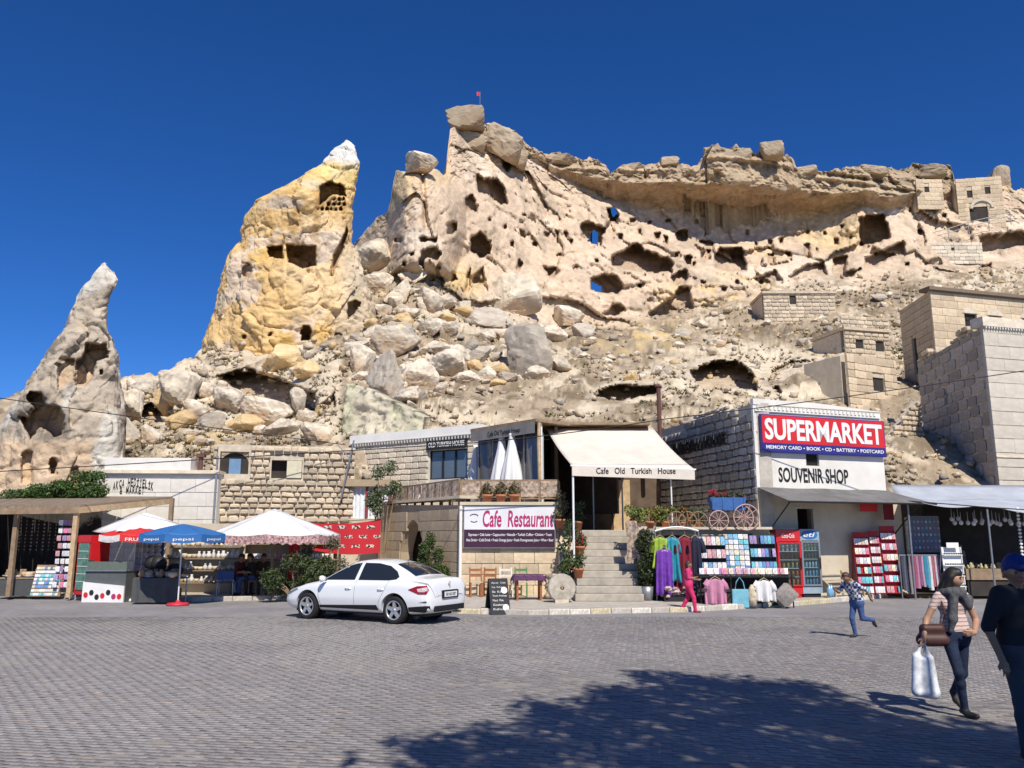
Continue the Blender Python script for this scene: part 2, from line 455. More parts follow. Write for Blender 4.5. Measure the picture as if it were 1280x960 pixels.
for wu, wv_, ww, wh_ in [(746, 326, 5, 5), (714, 302, 4, 7), (868, 330, 5, 6), (846, 318, 5, 6), (884, 291, 6, 5), (934, 291, 5, 7), (976, 301, 4, 6), (986, 320, 6, 9), (1021, 313, 5, 7), (1031, 291, 5, 5), (1046, 302, 6, 8), (1053, 284, 5, 5), (1133, 331, 6, 5), (951, 352, 6, 6), (921, 352, 5, 5), (800, 290, 5, 6), (790, 276, 6, 5), (812, 278, 5, 5), (835, 276, 6, 4), (776, 296, 5, 7), (668, 305, 5, 6), (640, 305, 4, 6), (655, 268, 5, 4), (612, 275, 5, 5), (700, 318, 6, 4), (720, 335, 6, 6), (800, 356, 6, 5), (880, 352, 8, 5), (905, 362, 7, 5), (1010, 290, 5, 5), (1094, 316, 5, 5), (1150, 290, 6, 6), (1180, 270, 6, 5), (1140, 262, 7, 6), (505, 330, 5, 6), (515, 318, 5, 5), (540, 350, 6, 5), (870, 276, 6, 6), (880, 268, 5, 5), (945, 306, 5, 8)]:
    CAVES.append(([(wu - ww / 2, wv_ - wh_ / 2), (wu + ww / 2, wv_ - wh_ / 2), (wu + ww / 2, wv_ + wh_ / 2), (wu - ww / 2, wv_ + wh_ / 2)], 1.8, 1.1))
def build_sheet():
    us = np.arange(-330, 1560.1, 1.45)
    n_rows = 350
    sky_v = np.interp(us, *zip(*SKYLINE))
    j = np.stack([us / 9, us * 0, us * 0], 1)
    amp = np.interp(us, [0, 480, 560, 640, 660, 1700], [2, 2, 1, 1, 2.2, 2.2])
    sky_v = sky_v + amp * (vnoise(j) + .6 * vnoise(j * 2.7 + 5) + .4 * vnoise(j * 6 + 9))
    ker = np.hanning(121); ker /= ker.sum()
    sm = np.convolve(np.pad(sky_v, 60, mode='edge'), ker, 'valid')
    low = np.maximum(np.convolve(np.pad(sky_v, 60, mode='edge'), ker, 'valid') + 45, np.array([sky_v[max(0, i - 40):i + 41].max() for i in range(len(us))]) * .5 + sm * .5 + 25)
    n_low = 235
    VV = np.concatenate([752 + (low[None, :] - 752) * np.linspace(0, 1, n_low, endpoint=False)[:, None] ** .9, low[None, :] + (sky_v - low)[None, :] * np.linspace(0, 1, n_rows - n_low)[:, None]])
    UU = np.repeat(us[None, :], n_rows, 0)
    u, v = UU.ravel(), VV.ravel()
    Y = col_depth(u, v)
    d = 480 - v
    ry, rz_, rx = F * CP - d * SP, F * SP + d * CP, u - 640
    base = np.stack([rx * Y / ry, Y, H + rz_ * Y / ry], 1)
    cb = np.interp(u, *zip(*CLIFF_BASE))
    wob = 10 * vnoise(np.stack([u / 40, v / 40, u * 0], 1))
    wc = sstep(18, -18, v - cb + wob)                    # 1 on the cliff, 0 on the slopes
    B = base.astype(np.float32)
    # cliff relief along the line of sight
    F1, F2, cid = worley(B * np.array([1, 1, .75]), 7.0)
    f1, f2, cid2 = worley(B, 2.6, 5)
    big = fbm(B, 15, 3)
    med = ridged(B * np.array([1, 1, .8]), 5.5, 4)
    fine = fbm(B, 1.5, 4, .55)
    crack = np.clip(1 - np.abs(vnoise(B / 6.5 + 4) + .5 * vnoise(B / 2.2)) * 9, 0, 1)
    fa, ea = facet(B * np.array([1, 1, .8]), 7.5, 1.3); fb, eb = facet(B, 2.8, 4.1); fc_, ec = facet(B, 1.05, 9.2)
    pf1, pf2, pid = worley(B, .95, 31)
    pits = sstep(.34, .16, pf1) * (_val[pid] > .72)
    rgh = .25 + .75 * sstep(-.35, .35, fbm(B, 9, 3, .5, 66))
    cl = 1.7 * big + .2 * med + 1.75 * fa + rgh * (.6 * fb + .24 * fc_ + .2 * fine + .28 * sstep(.08, 0, eb) + .35 * pits) + .4 * crack + .22 * sstep(.07, 0, ea)
    pin0 = sstep(-14, 6, poly_sd([(488, 345), (488, 240), (494, 206), (548, 206), (560, 226), (578, 250), (580, 290), (565, 345)], u, v))
    cl = cl * (1 - .62 * pin0)
    ce = np.interp(u, *zip(*CAP_EDGE)); cdp = np.interp(u, *zip(*CAP_D), left=0, right=0)
    cap = (cdp > .05) * sstep(3, -3, v - ce)
    strat = vnoise(np.stack([B[:, 0] / 14, B[:, 1] / 14, B[:, 2] / .55], 1))
    cl = cl * (1 - .45 * cap) + cap * (.7 * strat + .5 * fine)
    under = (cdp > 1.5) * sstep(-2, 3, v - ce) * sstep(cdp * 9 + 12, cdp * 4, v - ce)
    ceil_ = (cdp > 1.2) * sstep(-1, 2, v - ce) * sstep(cdp * 4.6 + 10, cdp * 4.6 - 2, v - ce)
    cl = cl * (1 - .6 * under) * (1 - .9 * ceil_)
    dirs = base - np.array([0, 0, H]); dist = np.linalg.norm(dirs, axis=1); dirs /= dist[:, None]
    # slope relief, upwards
    pale = sstep(.0, .35, fbm(B * np.array([1, .8, 1]), 9, 3, .5, 3.1))
    s1 = ridged(B, 4.5, 3, .5, 2.0); s2 = fbm(B, 1.1, 4, .6, 7.0)
    sF1, sF2, sc = worley(B, 1.6, 9)
    lump = np.clip(.5 - sF1, 0, 1) * (_val[sc] > .5) * 1.3
    slz = .3 * s1 + .14 * s2 + lump * .4 + .45 * fbm(B, 8, 2, .5, 8.8) + .2 * fb + .12 * fc_
    near = sstep(36, 44, Y)
    slz = slz * (.25 + .75 * near)
    for poly, dep, soft in CAVES:
        if poly[0][1] > 445: slz = slz * (1 - .93 * sstep(-16, -3, poly_sd(poly, u, v)))
    # terraced outcrops on the slopes
    V = base + dirs * (cl * wc)[:, None]
    V[:, 2] += slz * (1 - wc) + ceil_ * (.3 * fine + .35 * fb)
    # pale pinnacle, forward bulge with a vertical split
    uv = (u, v)
    pin = sstep(-4, 22, poly_sd([(488, 345), (488, 240), (494, 206), (548, 206), (560, 226), (578, 250), (580, 290), (565, 345)], u, v))
    V -= dirs * (6.0 * np.sqrt(pin))[:, None]
    grv = np.clip(1 - np.abs(u - 527 - .08 * (v - 210)) / 4, 0, 1) * sstep(300, 270, v) * sstep(205, 215, v)
    V += dirs * (1.3 * grv)[:, None]
    # domes of pale rock above the lower caves
    for poly, dep in (([(735, 500), (750, 474), (800, 462), (860, 442), (930, 436), (965, 450), (1010, 442), (1062, 452), (1050, 492), (950, 500)], 3.0), ([(255, 470), (262, 440), (300, 435), (350, 450), (420, 470), (420, 520), (330, 505), (270, 490)], 3.0), ([(860, 470), (860, 440), (950, 436), (952, 490)], 1.2)):
        V -= dirs * (dep * np.sqrt(sstep(-2, 22, poly_sd(poly, u, v))))[:, None]
    uv = proj(V)
    hollow = np.zeros(len(u), np.float32)
    for poly, dep, soft in CAVES:
        hollow = np.maximum(hollow, carve(V, uv, poly, dep, soft))
    V += dirs * (.2 * fbm(B, .55, 3, .6, 21) * (hollow * .5 + (1 - hollow) * wc))[:, None]
    # colours by place: rock kinds, lichen, darker brown under the cap and in hollows
    def lerp(a, b, w): return a * (1 - w[:, None]) + np.array(b) * w[:, None]
    n1 = fbm(B, 11, 4, .55, 40); n2 = fbm(B, 2.4, 4, .6, 50); n3 = fbm(B * np.array([1, 1, .25]), 1.6, 3, .6, 60)
    c = np.ones((len(u), 3)) * np.array([.615, .475, .345])
    c = lerp(c, (.68, .555, .425), sstep(-.1, .6, n1))
    c = lerp(c, (.66, .49, .27), sstep(.25, .8, fbm(B, 13, 3, .5, 71)) * .8)
    c = lerp(c, (.36, .29, .21), sstep(.25, .75, n3) * .55)
    nz = np.gradient(V[:, 2].reshape(n_rows, -1), axis=0).ravel()
    och = np.maximum(sstep(70, 10, np.hypot((u - 560) / 1.0, (v - 352) / .6)), sstep(90, 20, np.hypot((u - 900) / 1.2, (v - 375) / .5))) * .8
    c = lerp(c, (.66, .47, .20), och * sstep(-.5, .5, n2))
    c = lerp(c, (.62, .565, .48), pin * sstep(-.2, .5, n1 + .3 * n2) * .9 * sstep(330, 260, v))
    sc_ = np.ones((len(u), 3)) * np.array([.36, .285, .20])
    sc_ = lerp(sc_, (.64, .54, .40), np.clip(sstep(.05, .5, fbm(B, 3.2, 4, .6, 77)) * .85 + (lump > .1) * .35, 0, 1))
    sc_ = lerp(sc_, (.17, .13, .085), sstep(.1, .5, fbm(B, 1.3, 4, .65, 81)) * .75)
    sc_ = lerp(sc_, (.60, .44, .20), sstep(55, 10, np.hypot((u - 800) / 1.6, (v - 425) / .6)) * sstep(-.2, .3, n2) * .7)
    sc_ = lerp(sc_, (.60, .45, .22), sstep(70, 10, np.hypot((u - 250), (v - 535) / .6)) * sstep(-.2, .4, n2) * .7)
    ledge = np.maximum(sstep(-2, 6, poly_sd([(700, 520), (745, 482), (800, 460), (850, 432), (930, 428), (1060, 446), (1050, 500), (950, 505), (860, 495), (820, 505)], u, v)), sstep(-2, 8, poly_sd([(140, 540), (150, 470), (260, 430), (430, 440), (430, 560), (330, 540)], u, v)))
    sc_ = lerp(sc_, (.61, .52, .39), ledge * sstep(-.75, .1, n1 * .5 + n2 * .5))
    c = c * wc[:, None] + sc_ * (1 - wc)[:, None]
    c = lerp(c, (.40, .30, .19), cap * .75)
    c = lerp(c, (.20, .155, .10), cap * sstep(0, .6, strat + n2 * .5) * .6)
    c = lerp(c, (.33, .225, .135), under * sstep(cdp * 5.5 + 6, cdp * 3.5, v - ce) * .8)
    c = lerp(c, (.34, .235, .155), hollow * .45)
    c = np.clip(c * (1 + .10 * n2)[:, None], .03, .8)
    nc = len(us)
    # the back of the ridge
    top = V.reshape(n_rows, nc, 3)[-1]
    back = []
    for dy, dz in ((.8, .25), (2.2, .2), (4.5, -.8), (6.5, -3), (8, -8), (9, -18), (10, -45)):
        b = top.copy(); b[:, 1] += dy; b[:, 2] += dz; b[:, 0] *= 1 + dy / 90
        b += (.4 * fbm(b.astype(np.float32), 3, 3))[:, None]
        back.append(b)
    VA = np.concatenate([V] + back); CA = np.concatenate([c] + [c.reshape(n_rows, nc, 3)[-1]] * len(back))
    nr = n_rows + len(back)
    idx = np.arange(nr * nc).reshape(nr, nc)
    faces = np.stack([idx[:-1, :-1], idx[:-1, 1:], idx[1:, 1:], idx[1:, :-1]], -1).reshape(-1, 4)
    fc = VA[faces].mean(1); fu, fv = proj(fc)
    kill = np.zeros(len(faces), bool)
    isb = (faces[:, 0] >= (n_rows - 1) * nc)
    for poly in C_HOLES:
        sd = poly_sd(poly, fu, fv)
        kill |= np.where(isb, sd > -9, sd > 0)
    faces = faces[~kill]
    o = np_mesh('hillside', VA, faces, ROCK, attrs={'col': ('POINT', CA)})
    struct(o)
    return o, V.reshape(n_rows, nc, 3), us, VV
HILL, HILL_V, HILL_US, HILL_VV = build_sheet()
_hu, _hv = proj(HILL_V.reshape(-1, 3))
def on_hill(u, v):
    """the point of the hillside seen at a photo position"""
    c = int(np.clip(round((u - HILL_US[0]) / 1.45), 0, len(HILL_US) - 1))
    n = len(HILL_US); colv = _hv.reshape(-1, n)[:, c]
    r = int(np.argmin(np.abs(colv - v)))
    return Vector(HILL_V[r, c])

def rock_body(name, outline, Yc, thick, label, cat, caves, colour, n_front=240, n_rows=260, lean=0.0, relief=1.0, zscale=1.0):
    """a free-standing rock of its own depth: closed rings stacked up its height"""
    vv = np.linspace(outline[0][0], outline[-1][0], n_rows)
    L_ = np.interp(vv, [a for a, _, _ in outline], [b for _, b, _ in outline])
    R_ = np.interp(vv, [a for a, _, _ in outline], [b for _, _, b in outline])
    jn = np.stack([vv / 7, vv * 0, vv * 0 + Yc], 1)
    L_ = L_ + .7 * vnoise(jn); R_ = R_ + .7 * vnoise(jn + 40)
    th = np.concatenate([np.linspace(0, math.pi, n_front, endpoint=False), np.linspace(math.pi, 2 * math.pi, 70, endpoint=False)])
    nt = len(th)
    hw = (R_ - L_) / 2; uc = (R_ + L_) / 2
    hd = hw * Yc / 1010 * thick
    ct = np.sign(np.cos(th)) * np.abs(np.cos(th)) ** .8; st = np.sign(np.sin(th)) * np.abs(np.sin(th)) ** .8
    u = uc[:, None] + hw[:, None] * ct[None, :]
    Y = Yc + lean * ((vv - vv[0]) / (vv[-1] - vv[0]) - 1)[:, None] * -1 - hd[:, None] * st[None, :]
    v = np.repeat(vv[:, None], nt, 1)
    u, v, Y = u.ravel(), v.ravel(), Y.ravel()
    d = 480 - v; ry = F * CP - d * SP
    base = np.stack([(u - 640) * Y / ry, Y, H + (F * SP + d * CP) * Y / ry], 1)
    B = base.astype(np.float32)
    F1, F2, cid = worley(B * np.array([1, 1, .7]), 3.6, 2); f1, f2, c2 = worley(B, 1.4, 8)
    crack = np.clip(1 - np.abs(vnoise(B / 4 + 14) + .5 * vnoise(B / 1.5)) * 9, 0, 1)
    fa, ea = facet(B * np.array([1, 1, .75]), 3.6, 2.2); fb, eb = facet(B, 1.3, 6.1)
    dis = .62 * fa + .2 * fb - .15 * sstep(.07, 0, ea) - .08 * sstep(.08, 0, eb) + .45 * fbm(B, 6, 3, .5, 30) + .12 * ridged(B, 2.5, 4, .5, 31) + .12 * fbm(B, .7, 3, .6, 33) - .25 * crack
    cen = np.repeat(np.stack([(uc - 640) * Yc / (F * CP), np.full_like(uc, Yc), 0 * uc], 1)[:, None, :], nt, 1).reshape(-1, 3)
    rad = base - cen; rad[:, 2] = 0; rl = np.linalg.norm(rad, axis=1) + 1e-6; rad /= rl[:, None]
    sil = np.abs(np.repeat(ct[None, :], n_rows, 0).ravel())
    V = base + rad * (dis * relief * (1 - .5 * sil ** 6))[:, None]
    front = np.repeat((st > -.05)[None, :], n_rows, 0).ravel()
    uv = proj(V)
    fu = np.where(front, uv[0], -1e5)
    hol = np.zeros(len(u), np.float32)
    for poly, dep, soft in caves:
        hol = np.maximum(hol, carve(V, (fu, uv[1]), poly, dep, soft, .8))
    c = colour(u, v, B, hol, crack)
    top = V.reshape(n_rows, nt, 3)[0].mean(0) + np.array([0, 0, .1])
    idx = np.arange(n_rows * nt).reshape(n_rows, nt); nx = np.roll(idx, -1, 1)
    faces = np.stack([idx[:-1], nx[:-1], nx[1:], idx[1:]], -1).reshape(-1, 4)
    capf = np.stack([idx[0], nx[0], np.full(nt, n_rows * nt), np.full(nt, n_rows * nt)], -1)
    V = np.concatenate([V, top[None]]); c = np.concatenate([c, c[:1]])
    me_o = np_mesh(name, V, faces, ROCK, attrs={'col': ('POINT', c)})
    bm = bmesh.new(); bm.from_mesh(me_o.data); bm.verts.ensure_lookup_table()
    for k in range(nt):
        try: bm.faces.new((bm.verts[idx[0][k]], bm.verts[nx[0][k]], bm.verts[n_rows * nt]))
        except Exception: pass
    bmesh.ops.recalc_face_normals(bm, faces=bm.faces)
    bm.to_mesh(me_o.data); bm.free()
    return tag(me_o, label, cat)
def _lerp(a, b, w): return a * (1 - w[:, None]) + np.array(b) * w[:, None]
def tower_col(u, v, B, hol, crack):
    n1 = fbm(B, 5, 4, .55, 90); n2 = fbm(B, 1.2, 4, .6, 91); n3 = fbm(B * np.array([1, 1, .12]), 1.0, 3, .6, 92)
    c = np.ones((len(u), 3)) * np.array([.645, .44, .205])
    c = _lerp(c, (.70, .52, .30), sstep(-.1, .6, n1) * .9)
    c = _lerp(c, (.68, .43, .13), sstep(.15, .7, fbm(B, 4, 3, .5, 93)) * .7)
    c = _lerp(c, (.60, .50, .41), sstep(.05, .45, fbm(B, 3, 4, .6, 98)) * .75)
    c = _lerp(c, (.40, .23, .08), sstep(.25, .8, n3) * .6 * sstep(370, 250, v))
    c = _lerp(c, (.56, .46, .33), sstep(415, 440, u) * sstep(290, 330, v) * .8)
    c = _lerp(c, (.74, .71, .65), sstep(212, 200, v + 6 * n2 + np.clip(u - 420, 0, 40) * -.1))
    c = _lerp(c, (.70, .55, .22), sstep(250, 215, v) * sstep(198, 210, v) * .6)
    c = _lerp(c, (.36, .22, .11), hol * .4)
    return np.clip(c * (1 + .10 * n2)[:, None], .03, .8)
def spire_col(u, v, B, hol, crack):
    n1 = fbm(B, 4, 4, .55, 95); n2 = fbm(B, .9, 4, .6, 96)
    c = np.ones((len(u), 3)) * np.array([.46, .385, .295])
    c = _lerp(c, (.20, .17, .135), sstep(-.25, .4, fbm(B, 1.5, 5, .62, 97) - .45 * sstep(0, 60, u - 70)) * .85)
    c = _lerp(c, (.64, .60, .52), sstep(.15, .5, n1) * .8)
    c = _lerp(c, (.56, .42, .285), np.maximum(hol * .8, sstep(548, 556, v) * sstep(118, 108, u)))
    return np.clip(c * (1 + .12 * n2)[:, None], .03, .8)
tower_caves = [([(358, 306), (395, 307), (395, 332), (378, 336), (360, 328)], 4, 1.2), ([(334, 309), (353, 306), (354, 325), (342, 322), (336, 322)], 3, 1.2), ([(399, 232), (412, 226), (430, 232), (433, 246), (416, 243), (399, 258)], 2.6, 1.5),
    ([(302, 334), (310, 328), (316, 334), (314, 344), (308, 352), (301, 342)], .8, 1.5), ([(376, 413), (379, 407), (386, 407), (389, 413), (388, 426), (377, 426)], 3, 1), ([(336, 415), (340, 415), (340, 420), (336, 420)], 1, 1), ([(303, 418), (308, 418), (308, 423), (303, 423)], 1, 1),
    ([(434, 378), (444, 374), (452, 378), (444, 392), (434, 400)], 1.6, 1.5), ([(412, 345), (416, 318), (426, 302), (434, 280), (436, 290), (430, 312), (421, 330), (416, 348)], 1.6, 2.5), ([(418, 430), (422, 412), (428, 420), (424, 434)], 1.5, 2)]
for k, (yy, xs) in enumerate(((249, (418, 424, 429.5)), (255, (411, 417.5, 424, 430)), (261.5, (402.5, 408, 414, 420, 426)))):
    for xx in xs: tower_caves.append(([(xx - 1.9, yy - 1), (xx, yy - 2.8), (xx + 1.9, yy - 1), (xx + 1.9, yy + 2), (xx - 1.9, yy + 2)], .9, .7))
rock_body('rock_tower', [(176, 433, 438), (180, 426, 441), (186, 416, 445), (200, 405, 446), (210, 395, 446), (220, 380, 444), (230, 362, 443), (243, 335, 443), (250, 322, 442), (270, 308, 441), (290, 300, 441), (305, 299, 442), (320, 290, 447), (340, 280, 455), (350, 276, 458), (370, 272, 463), (390, 268, 468), (410, 262, 469), (425, 256, 470), (437, 255, 468), (450, 262, 462), (470, 266, 456)],
    63, .5, 'tall ochre rock tower with white peak and square cave windows', 'rock tower', tower_caves, tower_col, n_front=230, n_rows=240)
spire_caves = [([(107, 428), (133, 430), (136, 447), (121, 452), (117, 470), (107, 483), (94, 482), (95, 450), (103, 446)], 2.2, 1.5), ([(71, 455), (78, 446), (94, 449), (94, 476), (72, 488)], .9, 1.5), ([(124, 462), (129, 462), (129, 469), (124, 469)], .8, 1),
    ([(24, 520), (37, 520), (41, 508), (33, 498), (36, 488), (52, 490), (56, 505), (75, 508), (80, 520), (78, 545), (66, 548), (61, 540), (50, 535), (38, 551)], 2.5, 1.5), ([(27, 566), (34, 562), (41, 564), (40, 602), (26, 606)], .7, 1.2), ([(62, 574), (66, 571), (70, 574), (70, 593), (62, 593)], 1.4, 1), ([(88, 585), (98, 582), (98, 612), (88, 612)], .7, 1)]
rock_body('rock_spire', [(330, 124, 128), (334, 120, 132), (338, 117, 136), (342, 115, 147), (350, 111, 150), (357, 105, 148), (363, 101, 143), (370, 97, 139), (385, 91, 134), (400, 87, 132), (415, 82, 131), (422, 77, 138), (440, 62, 144), (455, 52, 145), (470, 42, 147), (490, 28, 149), (510, 14, 151), (530, 5, 153), (550, -5, 154), (600, -22, 152), (650, -34, 150), (700, -40, 150)],
    43, .75, 'slender grey rock spire with hollowed rooms leaning against the blue sky', 'rock spire', spire_caves, spire_col, n_front=200, n_rows=240, relief=.7)
# ================================================================ BOULDERS, SCREE, SCRUB
BOULDER = M('boulder_rock', attr='col', rough=.95, var=.2, scale=1.1, bump=.6, bscale=3.0, bdist=.12, spec=.1, ovar=.13, detail=7)
def boulder_mesh(seed, sub=4, planes=13, flat=1.0, tone=0):
    r = np.random.default_rng(seed)
    bm = bmesh.new(); bmesh.ops.create_icosphere(bm, subdivisions=sub, radius=1)
    D = np.array([v.co for v in bm.verts]); D /= np.linalg.norm(D, axis=1)[:, None]
    N = r.normal(size=(planes, 3)); N /= np.linalg.norm(N, axis=1)[:, None]
    off = r.uniform(.42, 1.0, planes)
    if tone == 3:
        N[:6] = np.array([(1, .12, .1), (-1, .1, -.12), (.1, 1, .1), (-.1, -1, .08), (.1, -.08, 1), (-.1, .1, -1)]) + r.normal(0, .1, (6, 3)); N /= np.linalg.norm(N, axis=1)[:, None]
        off[:6] = r.uniform(.72, .85, 6); off[6:] = r.uniform(.95, 1.15, planes - 6)
    dots = D @ N.T
    rad = np.min(np.where(dots > .05, off[None] / np.maximum(dots, .05), 9), axis=1)
    rad = np.minimum(rad, 1.25)
    Q = (D * rad[:, None]).astype(np.float32)
    Q2 = Q + seed * 3.7
    disp = .03 * fbm(Q2, .7, 4, .6) + .025 * ridged(Q2, .35, 3) + .05 * facet(Q2, .55)[0]
    Q = Q + D * disp[:, None]
    Q[:, 2] *= flat
    c = np.ones((len(Q), 3)) * np.array([.60, .50, .375])
    n1 = fbm(Q2, .8, 4, .6, 5)
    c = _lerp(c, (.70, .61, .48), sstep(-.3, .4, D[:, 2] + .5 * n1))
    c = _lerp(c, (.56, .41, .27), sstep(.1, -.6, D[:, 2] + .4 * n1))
    c = _lerp(c, (.31, .27, .22), sstep(.05, .6, fbm(Q2, .3, 4, .6, 9)) * .6)
    if tone == 1: c = _lerp(c, (.36, .32, .27), np.full(len(Q), .65))
    if tone == 2: c = _lerp(c, (.64, .43, .18), np.full(len(Q), .7))
    if tone == 3: c = _lerp(c, (.31, .235, .155), np.full(len(Q), .75))
    me = bpy.data.meshes.new('boulder'); bm.to_mesh(me); bm.free()
    me.vertices.foreach_set('co', Q.astype(np.float32).ravel())
    at = me.attributes.new('col', 'FLOAT_COLOR', 'POINT')
    cc = np.ones((len(c), 4), np.float32); cc[:, :3] = np.clip(c, .03, .8); at.data.foreach_set('color', cc.ravel())
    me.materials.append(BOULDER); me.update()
    return me
BM_ = {t: [boulder_mesh(10 * t + k, 4, 8, 1, t) for k in range(4)] for t in range(4)}
BS_ = {t: [boulder_mesh(100 + 10 * t + k, 3, 8, 1, t) for k in range(5)] for t in range(4)}
def boulder(u, v, w, h, tone=0, label=None, group=None, Y=None, cat='boulder', small=False, dz=.0, deep=.8, name='boulder', tilt=0.0):
    """u,v is the middle of its visible face, w,h its size in the photograph; it stands on the hillside there"""
    if Y is None and not small: w, h = w * 1.14, h * 1.14
    if Y is None: v = max(v, float(np.interp(u, *zip(*SKYLINE))) + 7 - h * .42)
    base = on_hill(u, v + h * .42) if Y is None else P(u, v + h * .42, Y)
    s = base.y / (F * 1.0)
    me = rng.choice((BS_ if small else BM_)[tone])
    o = bpy.data.objects.new(name, me); COL.objects.link(o)
    hw, hh = w * s / 2, h * s / 2
    o.scale = (hw * 1.02, hw * deep, hh * 1.08)
    o.location = base + Vector((0, hw * deep * .35, hh * .72 + dz))
    tx, ty = (tilt * .4, tilt) if (tilt or tone == 3) else (rng.uniform(-.35, .35), rng.uniform(-.4, .4))
    o.rotation_euler = (tx, ty, rng.uniform(-.35, .35) + (0 if tilt else rng.choice((0, math.pi))))
    tag(o, label or 'pale angular boulder lying in the rubble below the cliff', cat, group or 'fallen boulders below the cliff')
    return o
def single(*a, **k):
    o = boulder(*a, **k)
    if 'group' in o: del o['group']
    return o
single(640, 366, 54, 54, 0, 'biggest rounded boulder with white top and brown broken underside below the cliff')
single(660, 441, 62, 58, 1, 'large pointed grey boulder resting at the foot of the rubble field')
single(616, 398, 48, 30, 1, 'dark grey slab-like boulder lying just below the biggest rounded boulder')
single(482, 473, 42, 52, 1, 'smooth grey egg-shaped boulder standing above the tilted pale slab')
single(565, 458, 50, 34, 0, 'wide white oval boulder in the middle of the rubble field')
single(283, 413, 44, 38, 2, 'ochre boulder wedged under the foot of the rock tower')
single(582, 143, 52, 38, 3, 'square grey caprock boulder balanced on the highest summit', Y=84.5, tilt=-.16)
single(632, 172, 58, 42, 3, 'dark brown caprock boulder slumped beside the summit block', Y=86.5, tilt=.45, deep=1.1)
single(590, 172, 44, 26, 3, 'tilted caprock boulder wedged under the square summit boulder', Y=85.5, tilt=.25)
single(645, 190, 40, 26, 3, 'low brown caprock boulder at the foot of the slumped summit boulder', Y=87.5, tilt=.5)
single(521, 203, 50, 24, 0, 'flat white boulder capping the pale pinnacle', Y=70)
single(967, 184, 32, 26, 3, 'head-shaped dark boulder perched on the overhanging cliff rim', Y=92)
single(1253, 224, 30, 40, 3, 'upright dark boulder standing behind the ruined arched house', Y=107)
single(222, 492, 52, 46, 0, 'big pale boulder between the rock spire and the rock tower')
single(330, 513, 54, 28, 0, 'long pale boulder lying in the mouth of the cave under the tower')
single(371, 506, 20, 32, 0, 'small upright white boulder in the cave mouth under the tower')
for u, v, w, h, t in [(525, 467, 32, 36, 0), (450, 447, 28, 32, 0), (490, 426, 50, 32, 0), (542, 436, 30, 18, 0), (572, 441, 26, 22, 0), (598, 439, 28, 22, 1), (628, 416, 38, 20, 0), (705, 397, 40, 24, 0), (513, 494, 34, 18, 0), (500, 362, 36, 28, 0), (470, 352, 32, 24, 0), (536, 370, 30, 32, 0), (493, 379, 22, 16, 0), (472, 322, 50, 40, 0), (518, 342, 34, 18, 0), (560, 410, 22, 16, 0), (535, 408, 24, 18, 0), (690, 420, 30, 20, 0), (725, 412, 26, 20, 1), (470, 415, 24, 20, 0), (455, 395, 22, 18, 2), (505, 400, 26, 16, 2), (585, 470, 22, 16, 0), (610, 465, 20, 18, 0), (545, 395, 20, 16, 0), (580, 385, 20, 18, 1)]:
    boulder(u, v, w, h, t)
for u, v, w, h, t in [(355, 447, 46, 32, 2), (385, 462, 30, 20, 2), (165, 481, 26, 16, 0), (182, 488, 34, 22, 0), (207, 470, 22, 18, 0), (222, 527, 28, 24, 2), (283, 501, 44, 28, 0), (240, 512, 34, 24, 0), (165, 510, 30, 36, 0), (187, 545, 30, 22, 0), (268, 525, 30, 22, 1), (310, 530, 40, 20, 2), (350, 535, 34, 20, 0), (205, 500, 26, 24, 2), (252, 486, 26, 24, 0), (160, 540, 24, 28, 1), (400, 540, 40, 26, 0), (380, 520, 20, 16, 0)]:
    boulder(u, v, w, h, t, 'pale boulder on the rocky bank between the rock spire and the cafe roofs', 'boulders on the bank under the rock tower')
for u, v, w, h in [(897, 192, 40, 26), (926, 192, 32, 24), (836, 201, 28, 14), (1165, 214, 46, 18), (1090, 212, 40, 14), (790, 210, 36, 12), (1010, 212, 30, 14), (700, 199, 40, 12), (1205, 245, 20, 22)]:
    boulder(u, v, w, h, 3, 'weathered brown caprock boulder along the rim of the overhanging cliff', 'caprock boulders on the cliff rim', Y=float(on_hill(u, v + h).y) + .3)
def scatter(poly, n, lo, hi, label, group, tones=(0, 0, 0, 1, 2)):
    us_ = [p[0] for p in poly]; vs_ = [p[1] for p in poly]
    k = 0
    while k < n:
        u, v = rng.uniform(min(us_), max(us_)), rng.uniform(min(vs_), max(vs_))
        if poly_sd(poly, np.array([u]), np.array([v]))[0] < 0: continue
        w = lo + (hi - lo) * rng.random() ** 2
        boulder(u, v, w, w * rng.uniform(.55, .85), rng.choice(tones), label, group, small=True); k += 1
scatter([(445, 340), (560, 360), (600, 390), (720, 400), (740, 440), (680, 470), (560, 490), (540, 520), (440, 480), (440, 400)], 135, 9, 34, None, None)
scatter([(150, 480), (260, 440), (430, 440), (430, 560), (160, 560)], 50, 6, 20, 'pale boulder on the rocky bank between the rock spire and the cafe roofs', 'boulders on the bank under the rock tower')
scatter([(720, 430), (950, 385), (1060, 360), (1280, 350), (1280, 365), (1120, 400), (1060, 400), (1040, 440), (740, 480)], 90, 6, 17, 'small pale boulder on the dry slope below the cliff caves', 'boulders on the dry slope')
